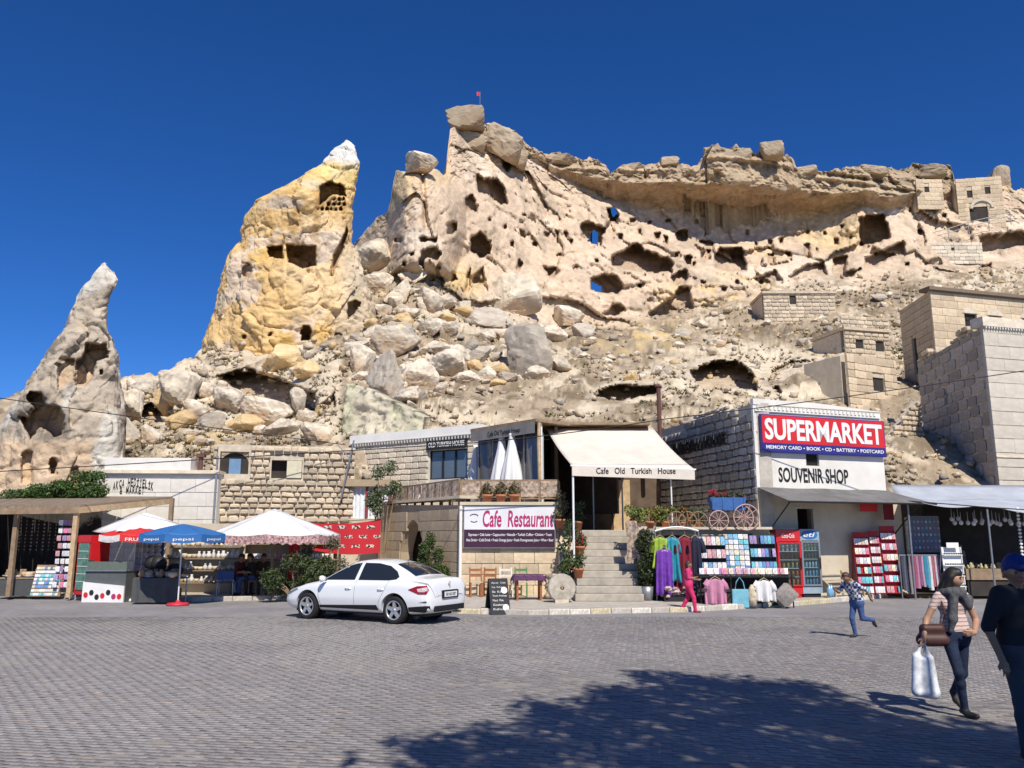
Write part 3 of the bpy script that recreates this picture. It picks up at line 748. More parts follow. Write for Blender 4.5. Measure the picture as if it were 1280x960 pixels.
# the long tilted slab
def slab():
    A, B = P(424, 552, 38.6), P(527, 556, 38.2)
    t = thing('leaning_slab', 'huge flat pale rock slab leaning above the cafe roofs, streaked green', 'rock slab', A, math.atan2(B.y - A.y, B.x - A.x))
    W = (B - A).length
    top = [P(u, v, 39).z - A.z for u, v in ((426, 478), (450, 483), (480, 499), (510, 512), (526, 522))]
    xs = [0.05 * W, .26 * W, .55 * W, .84 * W, W]
    nx, nz = 60, 40
    rows = []
    Vv, Cc = [], []
    for j in range(nz + 1):
        for i in range(nx + 1):
            x = W * i / nx; zt = np.interp(x, xs, top); z = -1.5 + (zt + 1.5) * j / nz
            Vv.append((x, .012 * z * z + .25 * z, z))
    Vv = np.array(Vv, np.float32)
    n = fbm(Vv, 1.2, 4, .55, 3); Vv[:, 1] += .22 * n + .12 * ridged(Vv, .6, 3)
    c = np.ones((len(Vv), 3)) * np.array([.56, .50, .38])
    c = _lerp(c, (.46, .45, .30), sstep(-.1, .5, fbm(Vv * np.array([1, 1, .1]), .9, 3, .5, 8)) * .7)
    c = _lerp(c, (.13, .12, .10), sstep(.5, .75, fbm(Vv, .25, 3, .6, 4)) * .8)
    bk = Vv.copy(); bk[:, 1] += 2.2; bk[:, 2] += .25
    idx = np.arange((nx + 1) * (nz + 1)).reshape(nz + 1, nx + 1); m = idx.size
    fs = [np.stack([idx[:-1, :-1], idx[:-1, 1:], idx[1:, 1:], idx[1:, :-1]], -1).reshape(-1, 4)]
    fs.append(fs[0][:, ::-1] + m)
    for e in (idx[0], idx[-1], idx[:, 0], idx[:, -1]):
        fs.append(np.stack([e[:-1], e[1:], e[1:] + m, e[:-1] + m], -1))
    np_mesh('face', np.concatenate([Vv, bk]), np.concatenate(fs), ROCK, attrs={'col': ('POINT', np.concatenate([c, c]))}, parent=t)
slab()
# loose stones and dry scrub, too many to count
def scree():
    r = np.random.default_rng(5)
    pts, sz = [], []
    m = HILL_V.reshape(-1, 3); ok = np.nonzero((_hv > 335) & (_hv < 608) & (_hu > 140) & (_hu < 1330))[0]
    cb = np.interp(_hu[ok], *zip(*CLIFF_BASE)); ok = ok[(_hv[ok] > cb - 6) & (_hv[ok] > np.interp(_hu[ok], *zip(*SKYLINE)) + 7)]
    pick = r.choice(ok, 5200)
    C = m[pick] + r.normal(0, .15, (len(pick), 3))
    S = (.06 + .30 * r.random(len(pick)) ** 4) * np.clip(C[:, 1] / 55, .6, 1.3)
    cube = np.array([(x, y, z) for z in (-1, 1) for y in (-1, 1) for x in (-1, 1)], float)
    fq = np.array([(0, 2, 3, 1), (4, 5, 7, 6), (0, 1, 5, 4), (2, 6, 7, 3), (0, 4, 6, 2), (1, 3, 7, 5)])
    jit = r.uniform(.2, 1.15, (len(pick), 8, 3))
    V = cube[None] * jit * S[:, None, None] * np.array([1.1, 1, .75])
    a = r.uniform(0, 6.28, len(pick)); ca, sa = np.cos(a)[:, None], np.sin(a)[:, None]
    V = np.stack([V[:, :, 0] * ca - V[:, :, 1] * sa, V[:, :, 0] * sa + V[:, :, 1] * ca, V[:, :, 2]], -1) + C[:, None]
    faces = (fq[None] + 8 * np.arange(len(pick))[:, None, None]).reshape(-1, 4)
    tone = r.random(len(pick))[:, None]
    c = np.where(tone < .6, np.array([[.60, .50, .37]]), np.where(tone < .8, np.array([[.40, .35, .28]]), np.array([[.58, .44, .26]])))
    stuff(np_mesh('scree', V.reshape(-1, 3), faces, ROCK, attrs={'col': ('POINT', np.repeat(c, 8, 0))}))
    # scrub: tufts of thin blades
    ok2 = ok[(vnoise((m[ok] / 7).astype(np.float32) + 3) + .5 * vnoise((m[ok] / 2).astype(np.float32)) > -.1)]
    pick = r.choice(ok2, 5500)
    nb = 9
    C = np.repeat(m[pick], nb, 0)
    hgt = r.uniform(.06, .26, len(C)) * np.clip(C[:, 1] / 60, .6, 1.2); ang = r.uniform(0, 6.28, len(C)); lean = r.uniform(.5, 1.8, len(C))
    d = np.stack([np.cos(ang) * lean, np.sin(ang) * lean, np.ones(len(C))], 1) * hgt[:, None]
    sd = np.stack([-np.sin(ang), np.cos(ang), 0 * ang], 1) * .05
    V = np.stack([C - sd + [0, 0, -.03], C + sd + [0, 0, -.03], C + d], 1)
    kind = np.repeat(r.random(len(pick)), nb)[:, None]
    c = np.where(kind < .55, np.array([[.34, .26, .15]]), np.where(kind < .85, np.array([[.15, .13, .07]]), np.array([[.11, .125, .05]])))
    stuff(np_mesh('scrub', V.reshape(-1, 3), np.arange(3 * len(C)).reshape(-1, 3), M('scrub', attr='col', rough=.9, var=0, spec=.1), attrs={'col': ('POINT', np.repeat(c, 3, 0))}))
scree()

# ================================================================ GROUND, PAVING, KERB
SAND = M('joint_sand', (.29, .265, .235), rough=.95, var=.15, scale=3, bump=.2, bscale=60)
struct(MB().quad((-600, -80, -.003), (600, -80, -.003), (600, 900, -.003), (-600, 900, -.003)).build('ground', SAND))
PA, PB, PROT = .2, .1, R(-9)
PAVER = M('paver', attr='col', rough=.8, var=.16, scale=9, bump=.25, bscale=150, bdist=.004, spec=.3, world_co=True, detail=6)
def paver_outline():
    z = .010; e = .006; g = .003
    pts = []
    for x, s in ((0, 0), (.25, 1), (.5, 0), (.75, -1), (1, 0)): pts.append((x * PA, s * z))
    pts.append((PA + e, PB * .5))
    for x, s in ((1, 0), (.75, -1), (.5, 0), (.25, 1), (0, 0)): pts.append((x * PA, PB + s * z))
    pts.append((e, PB * .5))
    q = np.array(pts) - np.array([PA / 2 + e * .3, PB / 2])
    return q * np.array([1 - 2 * g / PA, 1 - 2 * g / PB])
PO = paver_outline(); NPO = len(PO)
def paver_geo(cham=.0022, h=.035):
    top = np.concatenate([PO * (1 - cham / .06), np.zeros((NPO, 1))], 1)
    low = np.concatenate([PO, np.full((NPO, 1), -cham)], 1)
    bot = np.concatenate([PO, np.full((NPO, 1), -h)], 1)
    V = np.concatenate([top, low, bot]); T = []
    for k in range(1, NPO - 1): T.append((0, k, k + 1))
    for b in (0, NPO):
        for k in range(NPO):
            n = (k + 1) % NPO
            T += [(b + k, b + NPO + k, b + NPO + n), (b + k, b + NPO + n, b + n)]
    return V, np.array(T)
PV, PT = paver_geo()
_rotp = np.array([[math.cos(PROT), -math.sin(PROT)], [math.sin(PROT), math.cos(PROT)]])
def paver_tone(n, r):
    t = r.random((n, 1))
    c = np.array([[.262, .246, .238]]) * (1 + .11 * (r.random((n, 1)) * 2 - 1))
    c = np.where(t > .93, c * np.array([[1.18, 1.1, 1.0]]), c)
    return c
PAVE_END = 22.0
def paving():
    r = np.random.default_rng(12)
    gi, gj = np.meshgrid(np.arange(-190, 190), np.arange(-80, 300))
    gi, gj = gi.ravel(), gj.ravel()
    L2 = np.stack([(gi + .5 * (gj % 2)) * PA, gj * PB], 1)
    XY = L2 @ _rotp.T + np.array([0, 2.0])
    x, y = XY[:, 0], XY[:, 1]
    m = (y > 4.5) & (y < PAVE_END) & (np.abs(x) < .66 * y + 2.2)
    XY = XY[m]
    w = fbm(np.concatenate([XY, np.zeros((len(XY), 1))], 1).astype(np.float32), 2.0, 3)
    z = .002 * w + r.normal(0, .0012, len(XY))
    w2 = fbm(np.concatenate([XY, np.ones((len(XY), 1))], 1).astype(np.float32), 5.5, 4, .6, 4)
    tone = paver_tone(len(XY), r) * (1 + .08 * w + .13 * w2)[:, None]
    dust = sstep(.35, .8, fbm(np.concatenate([XY, np.ones((len(XY), 1)) * 9], 1).astype(np.float32), 3.0, 4, .6, 2))[:, None] * .35
    tone = tone * (1 - dust) + np.array([[.40, .375, .335]]) * dust
    tilt = r.normal(0, .004, (len(XY), 2))
    pavers = struct(MB().quad((-.5, 5, -.0028), (.5, 5, -.0028), (.5, 5.5, -.0028), (-.5, 5.5, -.0028)).build('paving', SAND))
    # the 300 that show largest are pieces of their own
    vis = np.nonzero((XY[:, 1] > 7.05) & (np.abs(XY[:, 0]) < .62 * XY[:, 1]))[0]
    order = vis[np.argsort(XY[vis, 1])][:300]
    rest = np.ones(len(XY), bool); rest[order] = False
    variants = []
    for k in range(10):
        me = bpy.data.meshes.new('paver'); me.from_pydata(PV.tolist(), [], PT.tolist())
        at = me.attributes.new('col', 'FLOAT_COLOR', 'POINT'); cc = np.ones((len(PV), 4), np.float32); cc[:, :3] = paver_tone(1, r); at.data.foreach_set('color', cc.ravel())
        me.materials.append(PAVER); me.update(); variants.append(me)
    for k in order:
        o = bpy.data.objects.new('paver', variants[int(r.integers(10))]); COL.objects.link(o); o.parent = pavers
        o.location = (XY[k, 0], XY[k, 1], z[k]); o.rotation_euler = (tilt[k, 0], tilt[k, 1], PROT)
    XY, z, tone, tilt = XY[rest], z[rest], tone[rest], tilt[rest]
    n = len(XY)
    P2 = PV[None, :, :2] @ _rotp.T
    PV_, PT_ = PV[:2 * NPO], PT[:NPO - 2 + 2 * NPO]
    P2 = PV_[None, :, :2] @ _rotp.T
    V = np.empty((n, len(PV_), 3), np.float32)
    V[:, :, :2] = P2 + XY[:, None]
    V[:, :, 2] = PV_[None, :, 2] * 1.5 + z[:, None] + PV_[None, :, 0] * tilt[:, :1] + PV_[None, :, 1] * tilt[:, 1:]
    faces = (PT_[None] + len(PV_) * np.arange(n)[:, None, None]).reshape(-1, 3)
    stuff(np_mesh('paver_field', V.reshape(-1, 3), faces, PAVER, attrs={'col': ('POINT', np.repeat(tone, len(PV_), 0))}, parent=pavers))
    # farther off: the same bond as a surface
    m = bpy.data.materials.new('far_paving'); m.use_nodes = True; nt = m.node_tree; b = nt.nodes['Principled BSDF']; L = nt.links.new
    b.inputs['Roughness'].default_value = .8; b.inputs['Specular IOR Level'].default_value = .3
    tc = nt.nodes.new('ShaderNodeTexCoord'); mp = nt.nodes.new('ShaderNodeMapping'); mp.inputs['Rotation'].default_value = (0, 0, -PROT)
    L(tc.outputs['Object'], mp.inputs['Vector'])
    br = nt.nodes.new('ShaderNodeTexBrick'); br.inputs['Scale'].default_value = 1; br.inputs['Brick Width'].default_value = PA; br.inputs['Row Height'].default_value = PB; br.inputs['Mortar Size'].default_value = .006
    br.inputs['Color1'].default_value = (.23, .22, .222, 1); br.inputs['Color2'].default_value = (.30, .285, .283, 1); br.inputs['Mortar'].default_value = (.22, .205, .19, 1)
    L(mp.outputs[0], br.inputs['Vector'])
    n1 = nt.nodes.new('ShaderNodeTexNoise'); n1.inputs['Scale'].default_value = .5; n1.inputs['Detail'].default_value = 8; L(tc.outputs['Object'], n1.inputs['Vector'])
    mr = nt.nodes.new('ShaderNodeMapRange'); mr.inputs['From Min'].default_value = .3; mr.inputs['From Max'].default_value = .7; mr.inputs['To Min'].default_value = .84; mr.inputs['To Max'].default_value = 1.16
    L(n1.outputs[0], mr.inputs[0]); hs = nt.nodes.new('ShaderNodeHueSaturation'); L(br.outputs[0], hs.inputs['Color']); L(mr.outputs[0], hs.inputs['Value']); L(hs.outputs[0], b.inputs['Base Color'])
    struct(MB().quad((-60, PAVE_END - .06, 0), (60, PAVE_END - .06, 0), (60, 60, 0), (-60, 60, 0)).build('road', m))
paving()
KERB_PTS = [G(-200, 741), G(40, 745), G(100, 750), G(240, 752.5), G(340, 750), G(440, 754), G(572, 767), G(660, 769), G(815, 766), G(860, 765), G(1000, 757), G(1110, 747)]
KERB_PTS = [Vector((p.x, p.y, 0)) for p in KERB_PTS]
SLABM = M('pavement_stone', (.46, .42, .36), rough=.9, var=.2, scale=2.5, bump=.3, bscale=25)
def pavement():
    m = MB()
    inner = [Vector((p.x, p.y + .16, 0)) for p in KERB_PTS]
    n = len(inner)
    top = [(p.x, p.y, .118) for p in inner] + [(inner[-1].x, 45, .118), (inner[0].x, 45, .118)]
    bot = [(x, y, -.02) for x, y, _ in top]
    k = len(top)
    m.add(top + bot, [tuple(range(k))] + [(i, i + k, (i + 1) % k + k, (i + 1) % k) for i in range(k)])
    pv = struct(m.build('pavement', SLABM))
    kb = struct(MB().box(KERB_PTS[0].x, KERB_PTS[0].x + .05, KERB_PTS[0].y + .05, KERB_PTS[0].y + .1, -.02, .05).build('kerb', SLABM))
    km = [M('kerb_white', (.60, .56, .48), rough=.85, var=.35, scale=9, bump=.3, bscale=30, ovar=.1), M('kerb_yellow', (.55, .48, .32), rough=.85, var=.35, scale=9, bump=.3, bscale=30, ovar=.1), M('kerb_grey', (.47, .43, .37), rough=.9, var=.25, scale=7, bump=.3, bscale=30, ovar=.1)]
    unit = MB().box(0, 1, 0, .17, -.03, .135)
    mes = []
    for mt in km:
        me = unit.mesh('kerb_stone'); bm = bmesh.new(); bm.from_mesh(me)
        bmesh.ops.bevel(bm, geom=list(bm.edges), offset=.02, segments=1, affect='EDGES'); bmesh.ops.recalc_face_normals(bm, faces=bm.faces); bm.to_mesh(me); bm.free()
        me.materials.append(mt); mes.append(me)
    i = 0
    for a, b in zip(KERB_PTS[:-1], KERB_PTS[1:]):
        L = (b - a).length; n = max(1, round(L / .62)); d = (b - a) / n
        for k in range(n):
            p = a + d * k
            kind = 2 if a.x < -3 else rng.choice((0, 0, 1, 2))
            o = bpy.data.objects.new('kerb_stone', mes[kind]); COL.objects.link(o); o.parent = kb
            o.location = (p.x, p.y, rng.uniform(-.008, .008)); o.scale = (d.length * .985, 1, rng.uniform(.95, 1.05))
            o.rotation_euler = (0, 0, math.atan2(d.y, d.x)); i += 1
pavement()
# ================================================================ BUILDINGS
def X(u, Y, v=640): return P(u, v, Y).x
def Z(v, Y): return P(640, v, Y).z
def stone_variants(name, mat, n=6, jit=.06, bev=.09):
    out = []
    for k in range(n):
        r = random.Random(k * 7 + len(name))
        bm = bmesh.new(); bmesh.ops.create_cube(bm, size=1)
        for v in bm.verts:
            v.co.x *= 1 - r.random() * jit; v.co.z *= 1 - r.random() * jit * 1.4; v.co.y += r.uniform(-jit, jit) * .6
        bmesh.ops.bevel(bm, geom=list(bm.edges), offset=bev, segments=1, affect='EDGES')
        me = bpy.data.meshes.new(name); bm.to_mesh(me); bm.free(); me.materials.append(mat); out.append(me)
    return out
def masonry(parent, meshes, W, z0, z1, ch, lw, holes=(), y=0.0, depth=.14, gap=.018, cap=295, name='stone', x0=0.0, topf=None, seed=1, rag=.5, proud=.02):
    """courses of single stones laid on a wall face; every stone a piece of its own"""
    r = random.Random(seed); z = z0; n = 0; odd = 0
    while z < z1 - ch * .4:
        h = min(ch * r.uniform(1 - .25 * rag, 1 + .25 * rag), z1 - z); x = x0 - (lw * .5 * (odd % 2)) * .6
        odd += 1
        while x < x0 + W - .03:
            l = lw * r.uniform(1 - .45 * rag, 1 + .55 * rag)
            a, b = max(x, x0), min(x + l, x0 + W)
            if x0 + W - b < lw * .3: b = x0 + W
            x = b
            if b - a < .05: continue
            zz = z + h
            if topf and zz > topf((a + b) / 2) + ch * .3: continue
            # openings cut stones short
            segs = [(a, b)]
            for hx0, hx1, hz0, hz1 in holes:
                if zz > hz0 + .02 and z < hz1 - .02:
                    ns = []
                    for p, q in segs:
                        if q <= hx0 or p >= hx1: ns.append((p, q))
                        else:
                            if p < hx0 - .06: ns.append((p, hx0))
                            if q > hx1 + .06: ns.append((hx1, q))
                    segs = ns
            for p, q in segs:
                if q - p < .06 or n >= cap: continue
                o = bpy.data.objects.new(name, r.choice(meshes)); COL.objects.link(o); o.parent = parent
                o.location = ((p + q) / 2, y + depth * .5 - r.uniform(0, proud), z + h / 2); o.scale = (q - p - gap, depth, (h - gap) * (1 - r.random() * .18 * rag))
                if rag > .45: o.rotation_euler = (0, r.uniform(-.09, .09) * rag, 0)
                n += 1
        z += h
    return n
def wall_holes(m, W, z0, z1, holes, t, x0=0.0, y=0.0):
    """a wall with real openings and reveals, thickness t"""
    xs = sorted({x0, x0 + W, *[h[0] for h in holes], *[h[1] for h in holes]}); zs = sorted({z0, z1, *[h[2] for h in holes], *[h[3] for h in holes]})
    def solid(i, j):
        if not (0 <= i < len(xs) - 1 and 0 <= j < len(zs) - 1): return False
        cx, cz = (xs[i] + xs[i + 1]) / 2, (zs[j] + zs[j + 1]) / 2
        return not any(h[0] < cx < h[1] and h[2] < cz < h[3] for h in holes)
    for i in range(len(xs) - 1):
        for j in range(len(zs) - 1):
            if not solid(i, j): continue
            a, b, c, d = xs[i], xs[i + 1], zs[j], zs[j + 1]
            m.quad((a, y, c), (b, y, c), (b, y, d), (a, y, d)); m.quad((b, y + t, c), (a, y + t, c), (a, y + t, d), (b, y + t, d))
            if not solid(i - 1, j): m.quad((a, y + t, c), (a, y, c), (a, y, d), (a, y + t, d))
            if not solid(i + 1, j): m.quad((b, y, c), (b, y + t, c), (b, y + t, d), (b, y, d))
            if not solid(i, j - 1): m.quad((a, y + t, c), (b, y + t, c), (b, y, c), (a, y, c))
            if not solid(i, j + 1): m.quad((a, y, d), (b, y, d), (b, y + t, d), (a, y + t, d))
    return m
WHITEW = M('white_wall', (.72, .69, .63), rough=.85, var=.12, scale=1.1, bump=.12, bscale=18)
CREAM = M('cream_plaster', (.56, .48, .36), rough=.9, var=.14, scale=1.6, bump=.15, bscale=20)
ASHLAR = M('tuff_block', (.60, .48, .33), rough=.9, var=.18, scale=3, bump=.3, bscale=14, ovar=.17)
PALEST = M('pale_stone', (.64, .56, .44), rough=.92, var=.2, scale=3, bump=.4, bscale=9, ovar=.2, bdist=.03)
ROUGHST = M('rough_stone', (.58, .475, .345), rough=.95, var=.2, scale=3, bump=.6, bscale=6, ovar=.25, bdist=.05)
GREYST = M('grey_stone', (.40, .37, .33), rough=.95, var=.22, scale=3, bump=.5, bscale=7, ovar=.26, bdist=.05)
MORTAR = M('mortar', (.54, .47, .37), rough=.95, var=.2, scale=4, bump=.4, bscale=20)
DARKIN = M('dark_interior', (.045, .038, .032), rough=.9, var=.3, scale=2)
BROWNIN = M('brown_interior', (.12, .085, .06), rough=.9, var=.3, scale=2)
WOOD = M('old_wood', (.27, .19, .12), rough=.8, var=.3, scale=5, bump=.3, bscale=30)
PALEWOOD = M('pale_wood', (.50, .36, .21), rough=.75, var=.25, scale=6, bump=.2, bscale=40)
BLACK = M('black_paint', (.02, .02, .022), rough=.55, var=.1)
GREYM = M('grey_metal', (.30, .31, .33), rough=.45, metal=.6, var=.1)
WHITEP = M('white_paint', (.78, .78, .77), rough=.5, var=.04)
GLASSD = M('window_glass', (.10, .13, .16), rough=.06, var=.15, scale=1.2, spec=.8, coat=.4)
TERRA = M('terracotta', (.50, .19, .09), rough=.8, var=.15, scale=9)
S_PALE, S_ROUGH, S_GREY = stone_variants('stone', PALEST), stone_variants('stone', ROUGHST, jit=.16, bev=.16), stone_variants('stone', GREYST, jit=.14, bev=.13)
S_ASH = stone_variants('stone_block', ASHLAR, jit=.01, bev=.03)

# ---------------------------------------------------------------- supermarket house
SA, SB = Vector((X(948, 27.4), 27.4, 0)), Vector((X(1110, 29.3), 29.3, 0))
loc, rz, SW = frame(SA, SB, .1)
shop = thing('shop_house', 'white walled shop house with red sign, beside the cafe awning', 'building', loc, rz)
zt0, zt1, zmid = Z(498, 27.4) - .1, Z(516, 29.3) - .1, 3.42
m = MB(); hole = (2.05, 2.6, 4.3, 4.74)
wall_holes(m, SW, zmid, zt1, [hole], .1)
m.build('upper_wall', WHITEW, shop)
m = MB(); m.prism([(0, zt1 + .003), (SW, zt1 + .003), (SW, zt1 + .03), (SW * .5, zt1 + .18), (0, zt0)], -.03, .13).build('parapet', WHITEW, shop)
m = MB(); doorh = (1.55, 2.2, .02, 2.85)
wall_holes(m, SW + .6, 0, zmid - .003, [doorh], .1, y=.002); lw_ = m.build('lower_wall', CREAM, shop)
MB().box(1.35, 2.4, 1.4, 1.5, 0, 3.2).box(1.35, 1.4, .11, 1.4, 0, 3.2).box(2.35, 2.4, .11, 1.4, 0, 3.2).build('doorway_interior', DARKIN, shop)
MB().box(1.50, 1.56, .1, .3, .02, 2.85).box(2.19, 2.25, .1, .3, .02, 2.85).build('door_frame', WOOD, shop)
w = MB().box(hole[0] - .02, hole[1] + .02, .101, .13, hole[2] - .02, hole[3] + .02).build('window', DARKIN, shop)
g = MB()
for k in range(5): g.cyl((hole[0] + .08 + .1 * k, .06, hole[2]), (hole[0] + .08 + .1 * k, .06, hole[3]), .008, n=5)
for k in range(3): g.cyl((hole[0], .05, hole[2] + .12 + .13 * k), (hole[1], .05, hole[2] + .12 + .13 * k), .008, n=5)
g.build('grille', BLACK, w)
cn = MB().box(.05, SW - .05, -.06, -.004, Z(520, 28) - .02, Z(520, 28) + .05).build('cornice', WHITEW, shop)
dm = MB().prism([(0, 0), (.09, 0), (.045, .13)], -.09, -.002).mesh('dentil'); dm.materials.append(WHITEW)
for k in range(30):
    o = bpy.data.objects.new('dentil', dm); link(o, cn); o.location = (.10 + k * (SW - .3) / 30, 0, Z(520, 28) + .052)
text('painted_lettering', 'SOUVENIR SHOP', BLACK, shop, .88, 3.80, Z(605, 28) - .06, Z(587, 28) - .04, y=-.003, ext=.006, bold=.025)
# shaded side wall of single stones
side_len = math.hypot(SA.x - X(822, 35), 35 - 27.4)
SL = Vector((X(822, 35), 35, 0))
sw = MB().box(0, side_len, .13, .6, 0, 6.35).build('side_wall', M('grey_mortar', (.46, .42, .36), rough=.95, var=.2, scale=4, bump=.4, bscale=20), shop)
inv = Matrix.Translation(loc) @ Matrix.Rotation(rz, 4, 'Z')
rs = math.atan2(SA.y - SL.y, SA.x - SL.x)
sw.matrix_local = inv.inverted() @ (Matrix.Translation((SL.x, SL.y, .1)) @ Matrix.Rotation(rs, 4, 'Z'))
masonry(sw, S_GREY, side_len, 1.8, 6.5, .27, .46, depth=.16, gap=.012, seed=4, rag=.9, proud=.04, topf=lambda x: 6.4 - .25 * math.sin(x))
text('painted_lettering', 'OLD TURKISH HOUSE', BLACK, sw, side_len * .05, side_len * .78, 5.15, 5.6, y=-.06, ext=.06, bold=.03)
# sign
sg = thing('shop_sign', 'red and blue SUPERMARKET sign board on the white shop wall', 'sign', loc, rz)
RED = M('sign_red', (.60, .025, .03), rough=.45, var=.16, scale=.9); NAVY = M('sign_navy', (.03, .03, .20), rough=.4, var=.05)
zb, zs, zu = Z(569, 28.3) - .06, Z(557, 28.3) - .1, Z(521, 28.3) - .17
MB().box(.16, SW - .02, -.16, -.07, zb - .03, zu + .03).build('sign_box', NAVY, sg)
MB().box(.2, SW - .06, -.17, -.161, zs, zu).build('red_panel', RED, sg)
MB().box(.2, SW - .06, -.17, -.161, zb, zs - .004).build('blue_strip', NAVY, sg)
text('lettering', 'SUPERMARKET', WHITEP, sg, .30, SW - .16, zs + .10, zu - .10, y=-.171, ext=.012, bold=.03)
text('lettering', 'MEMORY CARD • BOOK • CD • BATTERY • POSTCARD', WHITEP, sg, .32, SW - .14, zb + .09, zs - .08, y=-.171, ext=.008, bold=.015)
# grey pull-out awning
aw = thing('shop_awning', 'dark grey cloth awning under the SOUVENIR SHOP lettering', 'awning', loc, rz)
AWN = M('grey_awning', (.16, .155, .15), rough=.85, var=.3, scale=2, bump=.4, bscale=3, bdist=.05)
MB().grid([[(x, -.02 - 1.5 * t, 3.52 - .5 * t + .012 * math.sin(x * 3 + t)) for x in np.linspace(.0, SW + .55 * t, 18)] for t in np.linspace(0, 1, 8)]).build('cloth', AWN, aw, thick=.012)
MB().cyl((0, -1.53, 3.0), (SW + .6, -1.53, 3.0), .03).build('front_bar', BLACK, aw)
for x in (.08, SW - .1):
    MB().tube([(x, -1.5, 3.0), (x, -.75, 2.4), (x, -.03, 1.75)], .022).build('strut', BLACK, aw)
MB().cyl((1.28, -.4, 2.95), (1.28, -.4, 3.38), .006, n=5).lathe([(.03, 2.93), (.10, 2.90), (.12, 2.87), (.0, 2.86)], 12, (1.28, -.4, 0)).build('hanging_lamp', WHITEP, aw)

# ---------------------------------------------------------------- cafe: front wall, stairs, terraces, rooms
LAND = 2.25; TERR = 3.0
CA, CB = Vector((X(577, 28.4), 28.4, 0)), Vector((X(698, 28.4), 28.4, 0))
cw_len = CB.x - CA.x
cafe = thing('cafe_house', 'stone cafe building with arched wall and raised terrace above the street', 'building', (CA.x, CA.y, .1), 0)
ztop = TERR - .02
fw = MB().box(0, cw_len, .09, .6, 0, ztop).build('front_wall', MORTAR, cafe)
masonry(fw, S_ASH, cw_len, 0, ztop, .34, .62, depth=.12, gap=.008, seed=9, rag=.25, proud=.006)
MB().box(-.06, cw_len + .1, -.08, .75, ztop + .003, ztop + .11).build('coping', CREAM, cafe)
MB().cyl((-.02, -.10, 0), (-.02, -.10, ztop - .02), .055, n=10).build('drain_pipe', WHITEP, cafe)
# shaded arched wall running back to the left, block colours darkened to add shade
WA = Vector((X(475, 33.8), 33.8, 0)); wl = math.hypot(WA.x - CA.x, WA.y - CA.y)
def arch_pts(cx, hw, zs_, zp, n=9):
    pts = []
    for k in range(n + 1):
        t = k / n; pts.append((cx - hw + hw * t, zs_ + (zp - zs_) * math.sin(t * math.pi / 2) ** .8))
    return pts + [(2 * cx - x, z) for x, z in reversed(pts[:-1])]
ax, ahw = wl * .45, .95
ap = arch_pts(ax, ahw, 1.35, 2.55)
outer = [(0, 0), (ax - ahw, 0)] + ap + [(ax + ahw, 0), (wl, 0), (wl, ztop), (0, ztop + .22)]
arw = MB().prism(outer, 0, .5).build('arched_wall', M('block_shade_tone', (.40, .31, .21), rough=.9, var=.15, scale=2, bump=.25, bscale=12), cafe)
ra = math.atan2(CA.y - WA.y, CA.x - WA.x)
arw.matrix_local = Matrix.Translation((CA.x, CA.y, .1)).inverted() @ (Matrix.Translation((WA.x, WA.y, .1)) @ Matrix.Rotation(ra, 4, 'Z'))
S_ASH_SHADE = stone_variants('stone_block', M('ashlar_shade_tone', (.44, .345, .235), rough=.9, var=.14, scale=3, bump=.25, bscale=14, ovar=.16), jit=.01, bev=.03)
masonry(arw, S_ASH_SHADE, wl, 0, ztop - .02, .36, .72, holes=[(ax - ahw - .05, ax + ahw + .05, 0, 1.5), (ax - ahw * .85, ax + ahw * .85, 1.5, 2.1), (ax - ahw * .5, ax + ahw * .5, 2.1, 2.62)], y=-.03, depth=.1, gap=.008, seed=5, rag=.25, proud=.006)
o = MB().box(ax - 1.6, ax + 1.6, 1.6, 1.7, 0, 3).box(ax - 1.6, ax - 1.5, .52, 1.6, 0, 3).box(ax + 1.5, ax + 1.6, .52, 1.6, 0, 3).build('niche', BROWNIN, arw)
MB().box(-.1, wl + .02, -.1, .62, ztop + .23, ztop + .33).build('coping', CREAM, arw)
# terrace deck behind, up to the upper house
m = MB(); dk = [(CA.x + .1, CA.y + .3), (CB.x, CB.y + .3), (CB.x + .1, 33), (X(600, 33), 36), (WA.x, 37), (WA.x + .15, WA.y + .2)]
n = len(dk); tp = [(x - CA.x, y - CA.y, TERR - .13) for x, y in dk]
m.add(tp + [(x, y, z - .2) for x, y, z in tp], [tuple(range(n))] + [(i, i + n, (i + 1) % n + n, (i + 1) % n) for i in range(n)]).build('terrace_deck', CREAM, cafe)
# sign
cs = thing('cafe_sign', 'Cafe Restaurant sign board with black menu strip on the ashlar wall', 'sign', (CA.x, CA.y, .1), 0)
x0, x1 = .10, X(693, 28.3) - CA.x; z0_, z1_ = Z(684, 28.3) - .1, Z(634, 28.3) - .1; zsplit = z0_ + (z1_ - z0_) * .44
CSW = M('sign_white', (.70, .70, .72), rough=.45, var=.1, scale=1.2); CSB = M('sign_maroon', (.055, .02, .045), rough=.4, var=.25, scale=.8); MAG = M('magenta_letters', (.42, .03, .14), rough=.4, var=.05)
MB().box(x0 - .03, x1 + .03, -.12, -.05, z0_ - .03, z1_ + .03).build('frame', GREYM, cs)
MB().box(x0, x1, -.13, -.121, zsplit, z1_).build('white_panel', CSW, cs)
MB().box(x0, x1, -.13, -.121, z0_, zsplit - .003).build('menu_strip', CSB, cs)
text('lettering', 'Cafe  Restaurant', MAG, cs, x0 + .62, x1 - .04, zsplit + .08, z1_ - .10, y=-.131, ext=.008, shear=.12, bold=.02)
text('lettering', 'Espresso • Cafe Latte • Cappuccino • Nescafe • Turkish Coffee • Chicken • Toast', WHITEP, cs, x0 + .15, x1 - .1, zsplit - .24, zsplit - .12, y=-.131, ext=.005, bold=.01)
